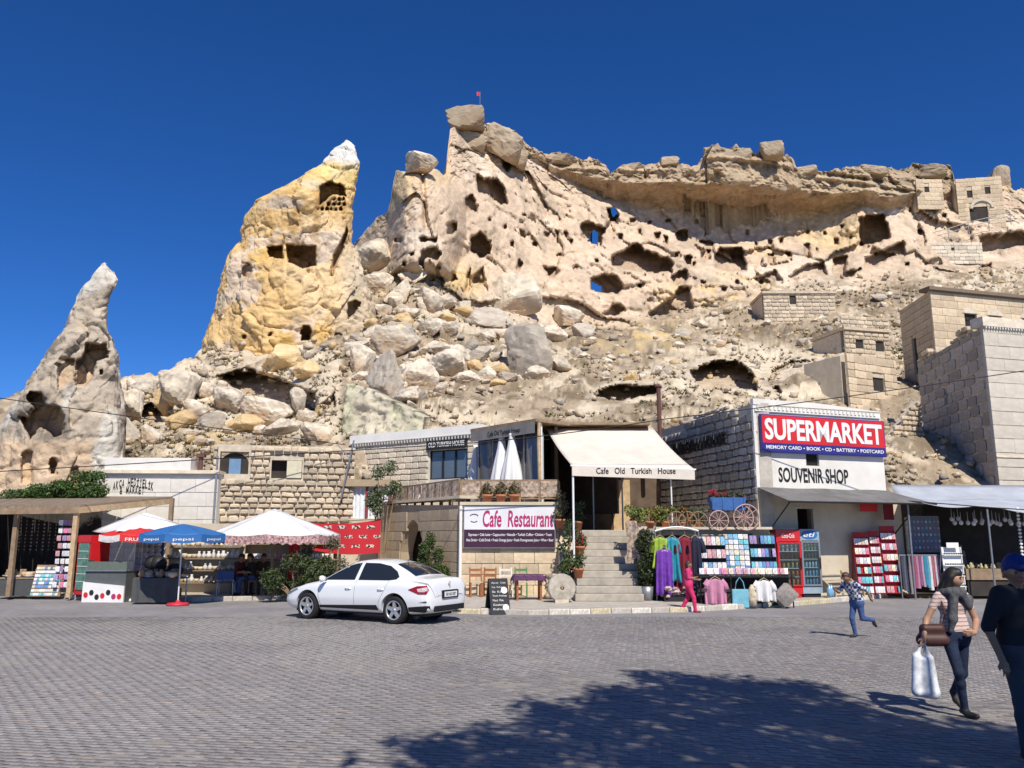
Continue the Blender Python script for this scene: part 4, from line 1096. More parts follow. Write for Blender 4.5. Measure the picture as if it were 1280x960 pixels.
text('lettering', 'Hot Drink • Cold Drink • Fresh Orange Juice • Fresh Pomegranate Juice • Wine • Beer', WHITEP, cs, x0 + .08, x1 - .04, zsplit - .42, zsplit - .30, y=-.131, ext=.005, bold=.01)
em = MB()
for a0, a1, rr in ((.2, 2.9, .14), (3.6, 5.8, .12)):
    pts = [(x0 + .33 + rr * math.cos(a), -.134, (zsplit + z1_) / 2 + .06 * (1 if a1 < 3 else -1) + rr * .55 * math.sin(a)) for a in np.linspace(a0, a1, 10)]
    em.tube(pts, .014, 5)
em.build('emblem', BLACK, cs)
# stairs
STY, STX0, STX1 = 25.6, X(719, 25.6, 745), X(805, 25.6, 745)
stair = struct(MB().box(STX0 + .1, STX1 - .1, STY + .4, STY + 3.3, .05, .2).build('stairs', CREAM))
STEPM = M('worn_step', (.40, .36, .30), rough=.9, var=.25, scale=3, bump=.4, bscale=18, ovar=.06)
NS = 10; rise = (LAND - .12) / NS
for k in range(NS):
    f = k / (NS - 1); a, b = STX0 + .45 * f, STX1 + .0 * f
    me = MB().box(a, b, STY + .3 * k, STY + 3.4, .12 + rise * k, .12 + rise * (k + 1) - .002)
    me.build('step', STEPM, stair, bevel=.02)
# stair flank walls with ledges for pots
fl = thing('stair_flank_wall', 'low rubble wall of rough stones flanking the right of the cafe stairs', 'wall', (STX1 + .05, STY + .2, .1), 0)
MB().prism([(0, 0), (.55, 0), (.55, 2.25), (0, 2.25)], .9, 3.3).build('core', MORTAR, fl)
masonry(fl, S_GREY, .55, 0, 2.2, .26, .4, y=.78, depth=.16, seed=3, rag=.7)
fl2 = thing('stair_flank_wall', 'low stone wall between the cafe stairs and the ashlar wall with the sign', 'wall', (CB.x - .02, STY + 1.0, .1), 0)
m = MB(); m.add([(0, 0, 0), (.5, 0, 0), (.5, 0, .6), (0, 0, .6), (0, 2.6, 0), (.5, 2.6, 0), (.5, 2.6, 2.3), (0, 2.6, 2.3)], [(0, 1, 2, 3), (5, 4, 7, 6), (3, 2, 6, 7), (1, 5, 6, 2), (4, 0, 3, 7)]).build('core', CREAM, fl2)
# landing room under the awning
room = thing('awning_room', 'dark open cafe room behind the stairs under the cream awning', 'building', (X(697, 29), 29.0, 0), 0)
rw = X(850, 29) - X(697, 29)
MB().box(.6, rw + 1.3, -.5, 6, LAND - .3, LAND - .004).build('floor', CREAM, room)
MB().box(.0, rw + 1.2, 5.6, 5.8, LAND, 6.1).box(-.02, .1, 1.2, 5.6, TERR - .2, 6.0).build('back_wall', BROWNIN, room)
MB().box(-.05, X(816, 30.4) - X(697, 29), 1.3, 5.8, 6.1, 6.18).build('ceiling', WOOD, room)
MB().box(2.6, 3.3, 5.52, 5.58, LAND, LAND + 2.1).build('inner_door', PALEWOOD, room)
for x in (1.35, 2.4): MB().box(x, x + .05, 1.3, 1.36, LAND, 5.6).build('mullion', GREYM, room)
# cream awning
cawn = thing('cafe_awning', 'cream cloth awning with Cafe Old Turkish House on its valance', 'awning', (0, 0, 0), 0)
CLOTH = M('cream_cloth', (.70, .63, .54), rough=.85, var=.1, scale=1.3, bump=.5, bscale=2.2, bdist=.06)
bl, br_, fl_, fr_ = P(682, 534, 30.8), P(815, 534, 30.8), P(715, 582, 27), P(868, 587, 27)
rows = []
for t in np.linspace(0, 1, 10):
    a, b = bl.lerp(fl_, t), br_.lerp(fr_, t)
    rows.append([a.lerp(b, s) + Vector((0, 0, -.10 * math.sin(math.pi * t) - .03 * math.sin(math.pi * s * 4) ** 2 * math.sin(math.pi * t))) for s in np.linspace(0, 1, 24)])
MB().grid(rows).build('cloth', CLOTH, cawn, thick=.015, smooth=True)
MB().grid([[fl_.lerp(fr_, s) + Vector((0, -.02, -.001 - .33 * t)) for s in np.linspace(0, 1, 24)] for t in (0, .5, 1)]).build('valance', CLOTH, cawn, thick=.012)
MB().cyl(fl_ + Vector((-.05, 0, 0)), fr_ + Vector((.05, 0, 0)), .03).build('front_bar', WHITEP, cawn)
lt = text('lettering', 'Cafe   Old   Turkish   House', BLACK, cawn, fl_.x + .78, fr_.x - .62, fl_.z - .27, fl_.z - .07, y=fl_.y - .033, ext=.005, bold=.012)
MB().cyl((fl_.x + .03, fl_.y + .05, 1.2), (fl_.x + .03, fl_.y + .05, fl_.z - .01), .035).build('post', WHITEP, cawn)
MB().cyl((X(840, 27.2), 27.2, LAND), (X(840, 27.2), 27.2, fl_.z - .05), .025).build('post', WHITEP, cawn)
# terrace right of the stairs, carrying planters and the cart
rt = thing('terrace_block', 'low stone terrace carrying planters between stairs and shop house', 'terrace', (STX1 + .62, 26.6, .1), 0)
rtw = SA.x - STX1 - .5
MB().box(0, rtw, .14, 3.2, 0, LAND - .1).build('fill', MORTAR, rt)
masonry(rt, S_ROUGH, rtw, 0, LAND - .14, .26, .42, depth=.18, seed=8, rag=.7)
MB().box(-.05, rtw + .02, -.12, .6, LAND - .097, LAND - .02).build('ledge', CREAM, rt)
MB().box(0, rtw + 1, .62, 6, LAND - .097, LAND - .04).build('deck', CREAM, rt)

# ---------------------------------------------------------------- upper house and porch
UA, UB = Vector((X(438, 37.5), 37.5, 0)), Vector((X(600, 33.6), 33.6, 0))
loc, rz, uw = frame(UA, UB, 2.2)
uh = thing('terrace_house', 'long pale stone house behind the terrace with toothed cornice', 'building', loc, rz)
uz = Z(546, 33.8) - 2.2
wx0, wx1 = uw * .62, uw * .90; wz0, wz1 = 2.2, 3.42
bw = MB(); wall_holes(bw, uw, 0, uz, [(wx0, wx1, wz0, wz1)], .4, y=.1); bw = bw.build('front_wall', M('pale_mortar', (.60, .57, .51), rough=.95, var=.12, scale=4), uh)
masonry(bw, S_PALE, uw, .3, uz - .1, .25, .45, holes=[(wx0 - .05, wx1 + .05, wz0 - .05, wz1 + .45)], depth=.13, gap=.012, seed=6, rag=.6, proud=.03)
MB().box(-.1, uw + .1, -.1, .6, uz + .14, uz + .48).build('parapet', M('bright_limewash', (.82, .80, .75), rough=.85, var=.1, scale=1.2), uh)
cn = MB().box(-.1, uw + .1, -.12, .5, uz + .10, uz + .137).build('cornice', WHITEW, uh)
dm2 = MB().prism([(0, 0), (.10, 0), (.05, -.14)], -.10, .04).mesh('dentil'); dm2.materials.append(WHITEW)
for k in range(44):
    o = bpy.data.objects.new('dentil', dm2); link(o, cn); o.location = (.02 + k * uw / 44, 0, uz + .098)
wn_ = MB().box(wx0, wx1, .2, .22, wz0, wz1).build('window', GLASSD, uh)
fr = MB()
for k in range(4): xx = wx0 + (wx1 - wx0) * k / 3; fr.box(xx - .03, xx + .03, .14, .2, wz0, wz1)
fr.box(wx0, wx1, .145, .195, wz0 - .0, wz0 + .05).box(wx0, wx1, .145, .195, wz1 - .05, wz1); fr.build('window_frame', BLACK, wn_)
hs_ = thing('house_sign', 'black OLD TURKISH HOUSE sign over the terrace house window', 'sign', loc, rz)
MB().box(wx0 - .05, wx1 + .05, -.08, -.02, wz1 + .02, wz1 + .40).build('board', BLACK, hs_)
text('lettering', 'OLD TURKISH HOUSE', WHITEP, hs_, wx0 + .05, wx1 - .05, wz1 + .12, wz1 + .33, y=-.081, ext=.006, bold=.012)
# glazed porch
QA, QB = Vector((X(598, 32.4), 32.4, 0)), Vector((X(677, 29.6), 29.6, 0))
loc, rz, qw = frame(QA, QB, TERR - .1)
po = thing('glazed_porch', 'glazed terrace porch with dark eaves and hanging grey valance', 'porch', loc, rz)
qh = Z(530, 29.8) - TERR + .1
FILM = M('clear_film', (.10, .10, .11), rough=.1, var=.3, scale=1.5, spec=.7)
for k in range(4):
    a, b = qw * k / 4 + .03, qw * (k + 1) / 4 - .03
    MB().grid([[(x, .02 * math.sin(x * 9 + z * 1.3), z) for x in np.linspace(a, b, 12)] for z in np.linspace(.05, qh - .1, 8)]).build('pane', FILM, po, thick=.008, smooth=True)
for k in range(5):
    MB().box(qw * k / 4 - .03, qw * k / 4 + .03, -.03, .03, 0, qh).build('post', WHITEP if k == 4 else GREYM, po)
MB().box(0, qw, -.025, .025, .95, 1.0).build('rail', WHITEP, po)
MB().box(-.1, qw + .15, -.35, 4.6, qh + .02, qh + .13).build('roof', WOOD, po)
MB().grid([[(x, -.36 + .01 * math.sin(x * 7), qh + .02 - z) for x in np.linspace(-.05, qw + .05, 20)] for z in (0, .2, .40)]).build('valance', M('grey_valance', (.22, .21, .20), rough=.8), po, thick=.01)
text('lettering', 'Cafe Old Turkish House', BLACK, po, qw * .28, qw * .8, qh - .27, qh - .09, y=-.376, ext=.004, bold=.008)
MB().box(-.05, qw, 3.9, 4.0, 0, qh).box(-.05, .02, .3, 3.9, 0, qh).build('back_wall', BROWNIN, po)
MB().tube([(qw + .12, -.2, 0), (qw + .16, -.22, 1.2), (qw + .10, -.2, 2.4), (qw + .12, -.2, qh)], [.07, .06, .07, .06], 8).build('log_post', PALEWOOD, po)
# curtains inside
for k, x in enumerate((qw * .72, qw * .86)):
    MB().grid([[(x + .32 * s, .25 + .05 * math.sin(s * 26), z) for s in np.linspace(0, 1, 22)] for z in np.linspace(.2, qh - .3, 4)]).build('curtain', M('grey_curtain', (.45, .46, .52), rough=.8), po, smooth=True)
# white glass kiosk
kA, kB = Vector((X(428, 34.5), 34.5, 0)), Vector((X(486, 34.5), 34.5, 0))
loc, rz, kw = frame(kA, kB, 2.0)
ki = thing('window_kiosk', 'small red framed glass kiosk with white curtains behind the sapling', 'kiosk', loc, rz)
kt = Z(608, 34.5) - 2.0; kb_ = Z(648, 34.5) - 2.0
MB().box(0, kw, .1, 1.8, -1.9, kb_).build('base', CREAM, ki)
MB().box(-.1, kw + .1, -.1, 1.9, kt, kt + .28).build('roof', M('tan_fascia', (.38, .29, .19), rough=.8), ki)
MB().box(.02, kw, 1.6, 1.7, kb_, kt).build('back_wall', CREAM, ki)
for k in range(3): MB().box(k * kw / 2 - .04, k * kw / 2 + .04, .08, .16, kb_, kt).build('post', M('red_frame', (.25, .04, .03), rough=.5), ki)
for k in range(2):
    MB().grid([[(k * kw / 2 + .06 + (kw / 2 - .12) * s, .2 + .03 * math.sin(s * 30), z) for s in np.linspace(0, 1, 26)] for z in (kb_, kt)]).build('curtain', M('white_curtain', (.70, .72, .75), rough=.8), ki, smooth=True)

# ---------------------------------------------------------------- rubble retaining wall and market house on the left
RA, RB = Vector((X(262, 33.2), 33.2, 0)), Vector((X(442, 34.6), 34.6, 0))
loc, rz, rw_ = frame(RA, RB, .1)
rwall = thing('rubble_wall', 'rough stone retaining wall with arched window under the rocky bank', 'wall', loc, rz)
rz1 = Z(556, 33.6) - .1
xa, xb = (X(271, 33.3) - RA.x), (X(306, 33.3) - RA.x); za, zb_ = Z(592, 33.4) - .1, Z(564, 33.4) - .1
xc, xd = (X(337, 33.6) - RA.x), (X(375, 33.6) - RA.x); zc, zd = Z(597, 33.6) - .1, Z(574, 33.6) - .1
bw = MB(); wall_holes(bw, rw_, 0, rz1, [(xa, xb, za, zb_), (xc, xd, zc, zd)], .6, y=.16); bw = bw.build('core', MORTAR, rwall)
masonry(bw, S_ROUGH, rw_, 1.9, rz1, .25, .36, holes=[(xa - .08, xb + .08, za - .02, zb_ + .1), (xc - .05, xd + .05, zc, zd + .05)], depth=.22, gap=.008, seed=2, rag=1.0, proud=.06)
wp = MB().prism([(xa, za), (xb, za), (xb, za + (zb_ - za) * .45)] + [((xa + xb) / 2 + (xb - xa) / 2 * math.cos(t), za + (zb_ - za) * .45 + (zb_ - za) * .53 * math.sin(t)) for t in np.linspace(.15, math.pi - .15, 9)] + [(xa, za + (zb_ - za) * .45)], .4, .45).build('arched_window', DARKIN, rwall)
MB().box(xa + .35, xa + .8, .3, .36, za, zb_ - .28).build('blue_pane', M('blue_pane', (.16, .26, .40), rough=.15), wp)
MB().box(xc, xd, .55, .6, zc, zd).build('window_dark', DARKIN, rwall)
MB().box(xc + (xd - xc) * .5, xd - .02, .1, .16, zc + .02, zd - .02).build('shutter', M('cream_shutter', (.60, .55, .40), rough=.7), rwall)
mA, mB_ = Vector((X(128, 32.5), 32.5, 0)), Vector((X(270, 32.8), 32.8, 0))
loc, rz, mw = frame(mA, mB_, .1)
mh = thing('market_house', 'pale block market house with black painted lettering over the shed roof', 'building', loc, rz)
mz = Z(592, 32.6) - .1
f = MB().box(0, mw, .06, 1.2, 0, mz).build('front_wall', WHITEW, mh)
masonry(f, stone_variants('stone_block', M('white_block', (.68, .64, .57), rough=.9, var=.10, scale=3, bump=.2, bscale=12, ovar=.05), jit=.008, bev=.02), mw, 0, mz, .52, .95, depth=.1, gap=.007, seed=11, rag=.2, proud=.004)
MB().box(-.1, mw + .05, -.14, 1.3, mz + .003, mz + .14).build('cornice', PALEST, mh)
MB().box(-.05, mw * .75, -.05, 1.2, mz + .144, mz + .62).build('parapet', WHITEW, mh)
def arc_text(s, parent, cx, cz, w, h, sag):
    n = len(s)
    for k, ch in enumerate(s):
        if ch == ' ': continue
        t = (k + .5) / n - .5; dz = -sag * (2 * t) ** 2
        text('painted_letter', ch, BLACK, parent, cx + t * w - w / n * .40, cx + t * w + w / n * .40, cz + dz, cz + dz + h, y=-.012, ext=.006, bold=.02)
arc_text('AKÇA HEDİYELİK', mh, X(163, 32.5) - mA.x, Z(608, 32.5) - .1, 1.55, .33, .18)
arc_text('& MARKET', mh, X(162, 32.5) - mA.x, Z(617, 32.5) - .1, .95, .28, .03)
MB().cyl((X(238, 32.4) - mA.x, .5, mz), (X(238, 32.4) - mA.x, .5, mz + .75), .09).box(X(238, 32.4) - mA.x - .16, X(238, 32.4) - mA.x + .16, .36, .64, mz + .7, mz + .84).build('chimney', M('rust_pipe', (.13, .06, .05), rough=.8), mh)
MB().box(mw - .09, mw - .02, -.12, -.05, 0, mz + .7).build('drain_pipe', GREYM, mh)
# timber shed roof on posts over the left stalls
sh = thing('market_shed', 'flat timber shed roof on wooden posts over the dark left stalls', 'shed', (0, 0, 0), 0)
r0, r1, r2, r3 = P(-60, 636, 27.5), P(100, 634, 27.5), P(217, 623, 31.5), P(-60, 622, 33)
ROOFW = M('shed_boards', (.25, .19, .135), rough=.85, var=.25, scale=4, bump=.3, bscale=20)
def shed_plank(a, b, c, d, nm='roof_board', mt=ROOFW, th=.07):
    up = Vector((0, 0, th)); MB().add([a, b, c, d, a + up, b + up, c + up, d + up], [(3, 2, 1, 0), (4, 5, 6, 7), (0, 1, 5, 4), (1, 2, 6, 5), (2, 3, 7, 6), (3, 0, 4, 7)]).build(nm, mt, sh)
NB = 16
for k in range(NB):
    t0, t1 = k / NB, (k + .94) / NB
    shed_plank(r0.lerp(r1, t0), r0.lerp(r1, t1), r3.lerp(r2, t1), r3.lerp(r2, t0))
for a, b in ((r0, r1), (r1, r2)):
    dn = Vector((0, 0, -.2)); off = Vector((0, -.04, 0))
    MB().add([a + off, b + off, b + off + dn, a + off + dn, a + off * -1, b + off * -1, b - off + dn, a - off + dn], [(0, 1, 2, 3), (7, 6, 5, 4), (0, 4, 5, 1), (3, 2, 6, 7), (0, 3, 7, 4), (1, 5, 6, 2)]).build('fascia', PALEWOOD if a is r1 else WOOD, sh)
for u, vb, Yp, mt in ((96, 745, 27.6, PALEWOOD), (22, 735, 27.9, WOOD), (214, 735, 31.3, WOOD)):
    x = X(u, Yp); zt_ = 2.72 if u < 150 else 3.3
    MB().box(x - .07, x + .07, Yp - .07, Yp + .07, .1, zt_ + .15).build('post', mt, sh)
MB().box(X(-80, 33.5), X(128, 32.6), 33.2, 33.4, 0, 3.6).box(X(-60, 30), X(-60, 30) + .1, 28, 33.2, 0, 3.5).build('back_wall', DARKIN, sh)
# ivy over the shed is planted later

# ---------------------------------------------------------------- houses up the hill on the right
def block_house(name, label, A, B, C, zb, zt, front_mesh, side_mat, fholes=(), ch=.5, lw=1.0, rag=.2, sholes=(), fmat=CREAM, flat_side=None, seedv=1, front_gap=.012, cut_side=True):
    """front from A to B, shaded side from C to A"""
    loc, rz, W = frame(A, B, zb)
    t = thing(name, label, 'building', loc, rz)
    H_ = zt - zb
    fm = MB(); wall_holes(fm, W, 0, H_, fholes, .1, y=.06); fwl = fm.build('front_wall', fmat, t)
    masonry(fwl, front_mesh, W, 0, H_, ch, lw, holes=fholes, depth=.1, gap=front_gap, seed=seedv, rag=rag, proud=.008)
    sl = math.hypot(A.x - C.x, A.y - C.y); rs_ = math.atan2(A.y - C.y, A.x - C.x)
    sm_ = MB(); wall_holes(sm_, sl - .06, 0, H_, sholes, .1, y=.06); swl = sm_.build('side_wall', fmat, t)
    swl.matrix_local = (Matrix.Translation(loc) @ Matrix.Rotation(rz, 4, 'Z')).inverted() @ (Matrix.Translation((C.x, C.y, zb)) @ Matrix.Rotation(rs_, 4, 'Z'))
    masonry(swl, side_mat, sl - .06, 0, H_, ch * .9, lw * .8, holes=sholes, depth=.1, gap=.015, seed=seedv + 1, rag=rag + .15, proud=.02)
    return t, W, H_, fwl, swl, sl
def window(parent, x0, x1, z0, z1, y=.161, bars=True, nm='window'):
    w_ = MB().box(x0 - .02, x1 + .02, y, y + .05, z0 - .02, z1 + .02).build(nm, DARKIN, parent)
    if bars:
        g = MB()
        for k in range(1, 4): xx = x0 + (x1 - x0) * k / 4; g.box(xx - .015, xx + .015, y - .08, y - .06, z0, z1)
        for k in range(1, 4): zz = z0 + (z1 - z0) * k / 4; g.box(x0, x1, y - .085, y - .055, zz - .015, zz + .015)
        g.build('grille', BLACK, w_)
    return w_
HA, HB, HC = Vector((X(1166, 52, 400), 52, 0)), Vector((X(1330, 55, 400), 55, 0)), Vector((X(1125, 57, 400), 57, 0))
def hx(u): # along the front of the stone house
    return (X(u, 53, 400) - HA.x) / (HB.x - HA.x) * math.hypot(HB.x - HA.x, HB.y - HA.y)
hzb, hzt = 10.5, Z(363, 52)
wz = lambda v: Z(v, 52.6) - hzb
h1 = [(hx(1203), hx(1221), wz(417), wz(391)), (hx(1239), hx(1258), wz(405), wz(391)), (hx(1290), hx(1306), wz(417), wz(391))]
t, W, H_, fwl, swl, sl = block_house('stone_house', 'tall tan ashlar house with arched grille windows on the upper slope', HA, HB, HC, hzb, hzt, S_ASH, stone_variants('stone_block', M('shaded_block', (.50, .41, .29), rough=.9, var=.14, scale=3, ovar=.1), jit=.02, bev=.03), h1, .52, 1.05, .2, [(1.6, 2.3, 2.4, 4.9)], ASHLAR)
for k, (a, b, c, d) in enumerate(h1):
    window(fwl, a, b, c, d)
    MB().prism([(a - .14, d + .02), (b + .14, d + .02)] + [((a + b) / 2 + ((b - a) / 2 + .14) * math.cos(tt), d + .02 + .42 * math.sin(tt)) for tt in np.linspace(.1, math.pi - .1, 9)], -.05, .05).build('window_arch', PALEST, fwl)
window(swl, 1.6, 2.3, 2.4, 4.9, bars=False)
MB().box(-.25, W, -.25, .7, H_ + .003, H_ + .22).build('eaves', M('dark_eaves', (.20, .15, .11), rough=.9), t)
VA, VB, VC = Vector((X(1238, 37.6, 500), 37.6, 0)), Vector((X(1420, 40, 500), 40, 0)), Vector((X(1150, 46, 500), 46, 0))
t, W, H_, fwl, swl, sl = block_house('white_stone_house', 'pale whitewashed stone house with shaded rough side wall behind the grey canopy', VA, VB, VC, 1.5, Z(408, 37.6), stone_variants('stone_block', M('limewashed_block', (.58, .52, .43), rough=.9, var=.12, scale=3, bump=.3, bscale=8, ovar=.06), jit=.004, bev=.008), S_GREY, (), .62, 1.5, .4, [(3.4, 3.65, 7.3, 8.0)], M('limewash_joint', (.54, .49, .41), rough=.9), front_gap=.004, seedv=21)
cn = MB().box(-.1, W, -.14, .6, H_ + .003, H_ + .45).build('parapet', PALEST, t)
for k in range(26):
    o = bpy.data.objects.new('dentil', dm2); link(o, cn); o.location = (.05 + k * .16, -.02, H_ + .002)
MB().box(-.03, W, -.05, .0, H_ * .4, H_ * .4 + .06).build('string_course', ROUGHST, t)
window(swl, 3.4, 3.65, 7.3, 8.0, bars=False)
# rubble crest on the shaded side wall, stone by stone
masonry(swl, S_ROUGH, sl, H_ - .02, H_ + .7, .3, .5, y=.0, depth=.4, seed=31, rag=.9, topf=lambda x: H_ + .25 + .3 * math.sin(x * 1.3))
# small hut with two windows and the house below it
def simple_house(name, label, u0, u1, Y0, Y1, v0, v1, wins, mat_mesh, ch=.35, lw=.6, deep=4, rag=.5, roof=True, side=None, arch=None, fmat=CREAM, yc=None, seedv=3):
    A, B = Vector((X(u0, Y0, v0), Y0, 0)), Vector((X(u1, Y1, v0), Y1, 0))
    zb, zt = Z(v0, (Y0 + Y1) / 2) - 1.0, Z(v1, (Y0 + Y1) / 2)
    loc, rz, W = frame(A, B, zb); t = thing(name, label, 'building', loc, rz); H_ = zt - zb
    q = lambda u: (u - u0) / (u1 - u0) * W
    r_ = lambda v: Z(v, (Y0 + Y1) / 2) - zb
    hs = [(q(a), q(b), r_(d), r_(c)) for a, b, c, d in wins]
    fm = MB(); wall_holes(fm, W, 0, H_, hs, .085, y=.07); fw_ = fm.build('front_wall', fmat, t)
    masonry(fw_, mat_mesh, W, 0, H_, ch, lw, holes=hs, depth=.12, gap=.015, seed=seedv, rag=rag, proud=.03)
    for h in hs: window(fw_, *h, bars=False)
    if deep: MB().box(.02, .4, .53, deep, 0, H_ - .05).box(W - .4, W - .02, .53, deep, 0, H_ - .05).box(.4, W - .4, deep - .4, deep, 0, H_ - .05).build('side_walls', fmat, t)
    if roof: MB().box(-.12, W + .12, -.12, deep + .1, H_ + .003, H_ + .22).build('roof', ROUGHST, t)
    return t, W, H_, fw_
simple_house('ruined_hut', 'small pale ruined hut with two square windows above the shop sign', 1058, 1114, 60, 61, 446, 414, [(1071, 1081, 425, 436), (1096, 1107, 425, 438)], S_ROUGH, .34, .55, rag=.8, fmat=MORTAR)
simple_house('ruined_house', 'tan roofless ruined house with one dark square window behind the shop sign', 1063, 1124, 50, 52, 506, 446, [(1093, 1108, 471, 488)], S_ASH, .45, .8, deep=3.5, rag=.6, roof=False)
simple_house('ruined_house', 'long low ruined stone house with one tiny window under the cliff ledge', 956, 1046, 76, 76, 402, 367, [(989, 997, 369, 380)], S_ROUGH, .36, .6, deep=4, rag=.9, roof=True, fmat=MORTAR)
t, W, H_, fw_ = simple_house('arched_ruin', 'square ruined house with two windows and an arched doorway on the skyline', 1200, 1258, 102, 101, 282, 222, [(1213, 1220, 237, 246), (1236, 1243, 234, 243), (1214, 1237, 258, 282)], S_ASH, .6, 1.0, deep=5, roof=False)
MB().prism([(2.0, 3.4), (2.0 - .3, 3.4)] + [(1.4 + 1.45 - 1.45 * math.cos(k), 3.4 + 1.3 * math.sin(k)) for k in np.linspace(0, math.pi, 12)] + [(3.7, 3.4)] + [(1.4 + 1.45 + 1.1 * math.cos(k), 3.4 + .95 * math.sin(k)) for k in np.linspace(0, math.pi, 12)], -.15, .05).build('arch', PALEST, fw_)
simple_house('cliff_hut', 'tiny ruined hut with one window tucked under the cliff rim', 1147, 1180, 99, 99, 252, 224, [(1157, 1163, 233, 240)], S_ASH, .6, 1.0, deep=3, roof=False)
simple_house('ruined_wall', 'low pale wall with a tiny window below the path railing', 1163, 1229, 96, 96, 320, 303, [(1190, 1194, 309, 313)], S_PALE, .5, .9, deep=1.5, rag=.8, roof=False)
simple_house('ruined_wall', 'crumbling terrace wall on the slope beside the long low ruin', 1052, 1112, 72, 73, 410, 396, [], S_ROUGH, .4, .6, deep=1.2, rag=.9, roof=False, fmat=MORTAR)
# broken rubble wall between ruined house and white house
bA, bB = Vector((X(1108, 42, 520), 42, 0)), Vector((X(1153, 43, 520), 43, 0)); loc, rz, W = frame(bA, bB, 4.8)
t = thing('broken_wall', 'broken rubble stone wall beside the shop sign', 'wall', loc, rz)
tf = lambda x: 2.2 + 2.4 * (x / W)
MB().prism([(0, 0), (W, 0), (W, tf(W) - .3), (0, tf(0) - .3)], .15, .6).build('core', MORTAR, t)
masonry(t, S_ROUGH, W, 0, 5, .26, .36, depth=.22, seed=14, rag=.9, proud=.08, topf=tf)
# footpath railing below the skyline ruin
t = thing('path_railing', 'thin metal railing along the path to the arched skyline ruin', 'railing', (0, 0, 0), 0)
pts = [P(u, v, 99) for u, v in ((1160, 292), (1185, 286), (1210, 278), (1235, 272), (1262, 264))]
MB().tube(pts, .05, 6).build('top_rail', GREYM, t); MB().tube([p - Vector((0, 0, .55)) for p in pts], .04, 6).build('lower_rail', GREYM, t)
for p in pts: MB().cyl(p - Vector((0, 0, 1.8)), p, .05, n=6).build('post', GREYM, t)
# stove pipe behind the awning and flagpole on the summit
t = thing('stove_pipe', 'dark stove pipe chimney rising behind the cream awning', 'chimney', P(825, 545, 33), 0)
MB().cyl((0, 0, -.5), (0, 0, 2.0), .09).cyl((0, 0, 2.0), (0, 0, 2.12), .14, .05).build('pipe', M('rust_pipe', (.13, .06, .05), rough=.8), t)
fp = on_hill(600, 158); fp.z = P(600, 127, 84).z
t = thing('summit_flag', 'tiny red flag on a pole on the highest summit', 'flag', (P(600, 127, 84)), 0)
MB().cyl((0, 0, -1.2), (0, 0, 1.2), .04, n=6).build('pole', GREYM, t)
MB().grid([[(-.35 * s, .05 * math.sin(s * 5), .7 + .45 * q) for s in np.linspace(0, 1, 6)] for q in (0, 1)]).build('flag_cloth', RED, t, thick=.02)
# ================================================================ STREET THINGS
def leaf_mesh(name, blobs, n, size, cols, parent=None, seed=0, flat=.0, shell=.55):
    """a cloud of single leaves through the volume of some lobes"""
    r = np.random.default_rng(seed)
    w = np.array([b[3] * b[4] * b[5] for b in blobs]) ** .75; k = r.choice(len(blobs), n, p=w / w.sum())
    B = np.array(blobs)[k]
    d = r.normal(size=(n, 3)); d /= np.linalg.norm(d, axis=1)[:, None]
    rad = shell + (1 - shell) * r.random(n); rad = np.where(r.random(n) < .3, r.random(n) ** .5, rad)
    C = B[:, :3] + d * B[:, 3:6] * rad[:, None]
    a = r.normal(size=(n, 3)) + d * .6 + np.array([0, 0, .3]); a /= np.linalg.norm(a, axis=1)[:, None]
    t = np.cross(a, r.normal(size=(n, 3))); t /= np.linalg.norm(t, axis=1)[:, None]; s = np.cross(a, t)
    L = size * r.uniform(.6, 1.35, n)[:, None]
    V = np.stack([C - t * L, C + s * L * .45, C + t * L, C - s * L * .45], 1).reshape(-1, 3)
    cl = np.array(cols)[r.integers(len(cols), size=n)] * r.uniform(.75, 1.25, (n, 1))
    return np_mesh(name, V, np.arange(4 * n).reshape(-1, 4), M('foliage', attr='col', rough=.6, var=0, spec=.3), attrs={'col': ('POINT', np.repeat(cl, 4, 0))}, parent=parent)
GREENS = [(.045, .075, .02), (.065, .10, .03), (.035, .06, .02), (.09, .12, .04)]
def col_mat(c, rough=.7): return M('paint_%02x%02x%02x' % tuple(int(x * 255) for x in c), c, rough=rough, var=.1, scale=8)
def box_mesh(name, sx, sy, sz, mat, bev=.0):
    m_ = MB().box(-sx / 2, sx / 2, -sy / 2, sy / 2, 0, sz).mesh(name); m_.materials.append(mat); return m_
def put(me, loc, label, cat, group=None, rz=0, rx=0, sc=None, name=None):
    o = bpy.data.objects.new(name or me.name, me); COL.objects.link(o); o.location = loc; o.rotation_euler = (rx, 0, rz)
    if sc: o.scale = sc
    return tag(o, label, cat, group)
def lathe_mesh(name, prof, mat, n=12):
    m_ = MB().lathe(prof, n).mesh(name); m_.materials.append(mat); m_.polygons.foreach_set('use_smooth', [True] * len(m_.polygons)); return m_
STEEL = M('white_tube', (.7, .7, .7), rough=.4, var=.05)

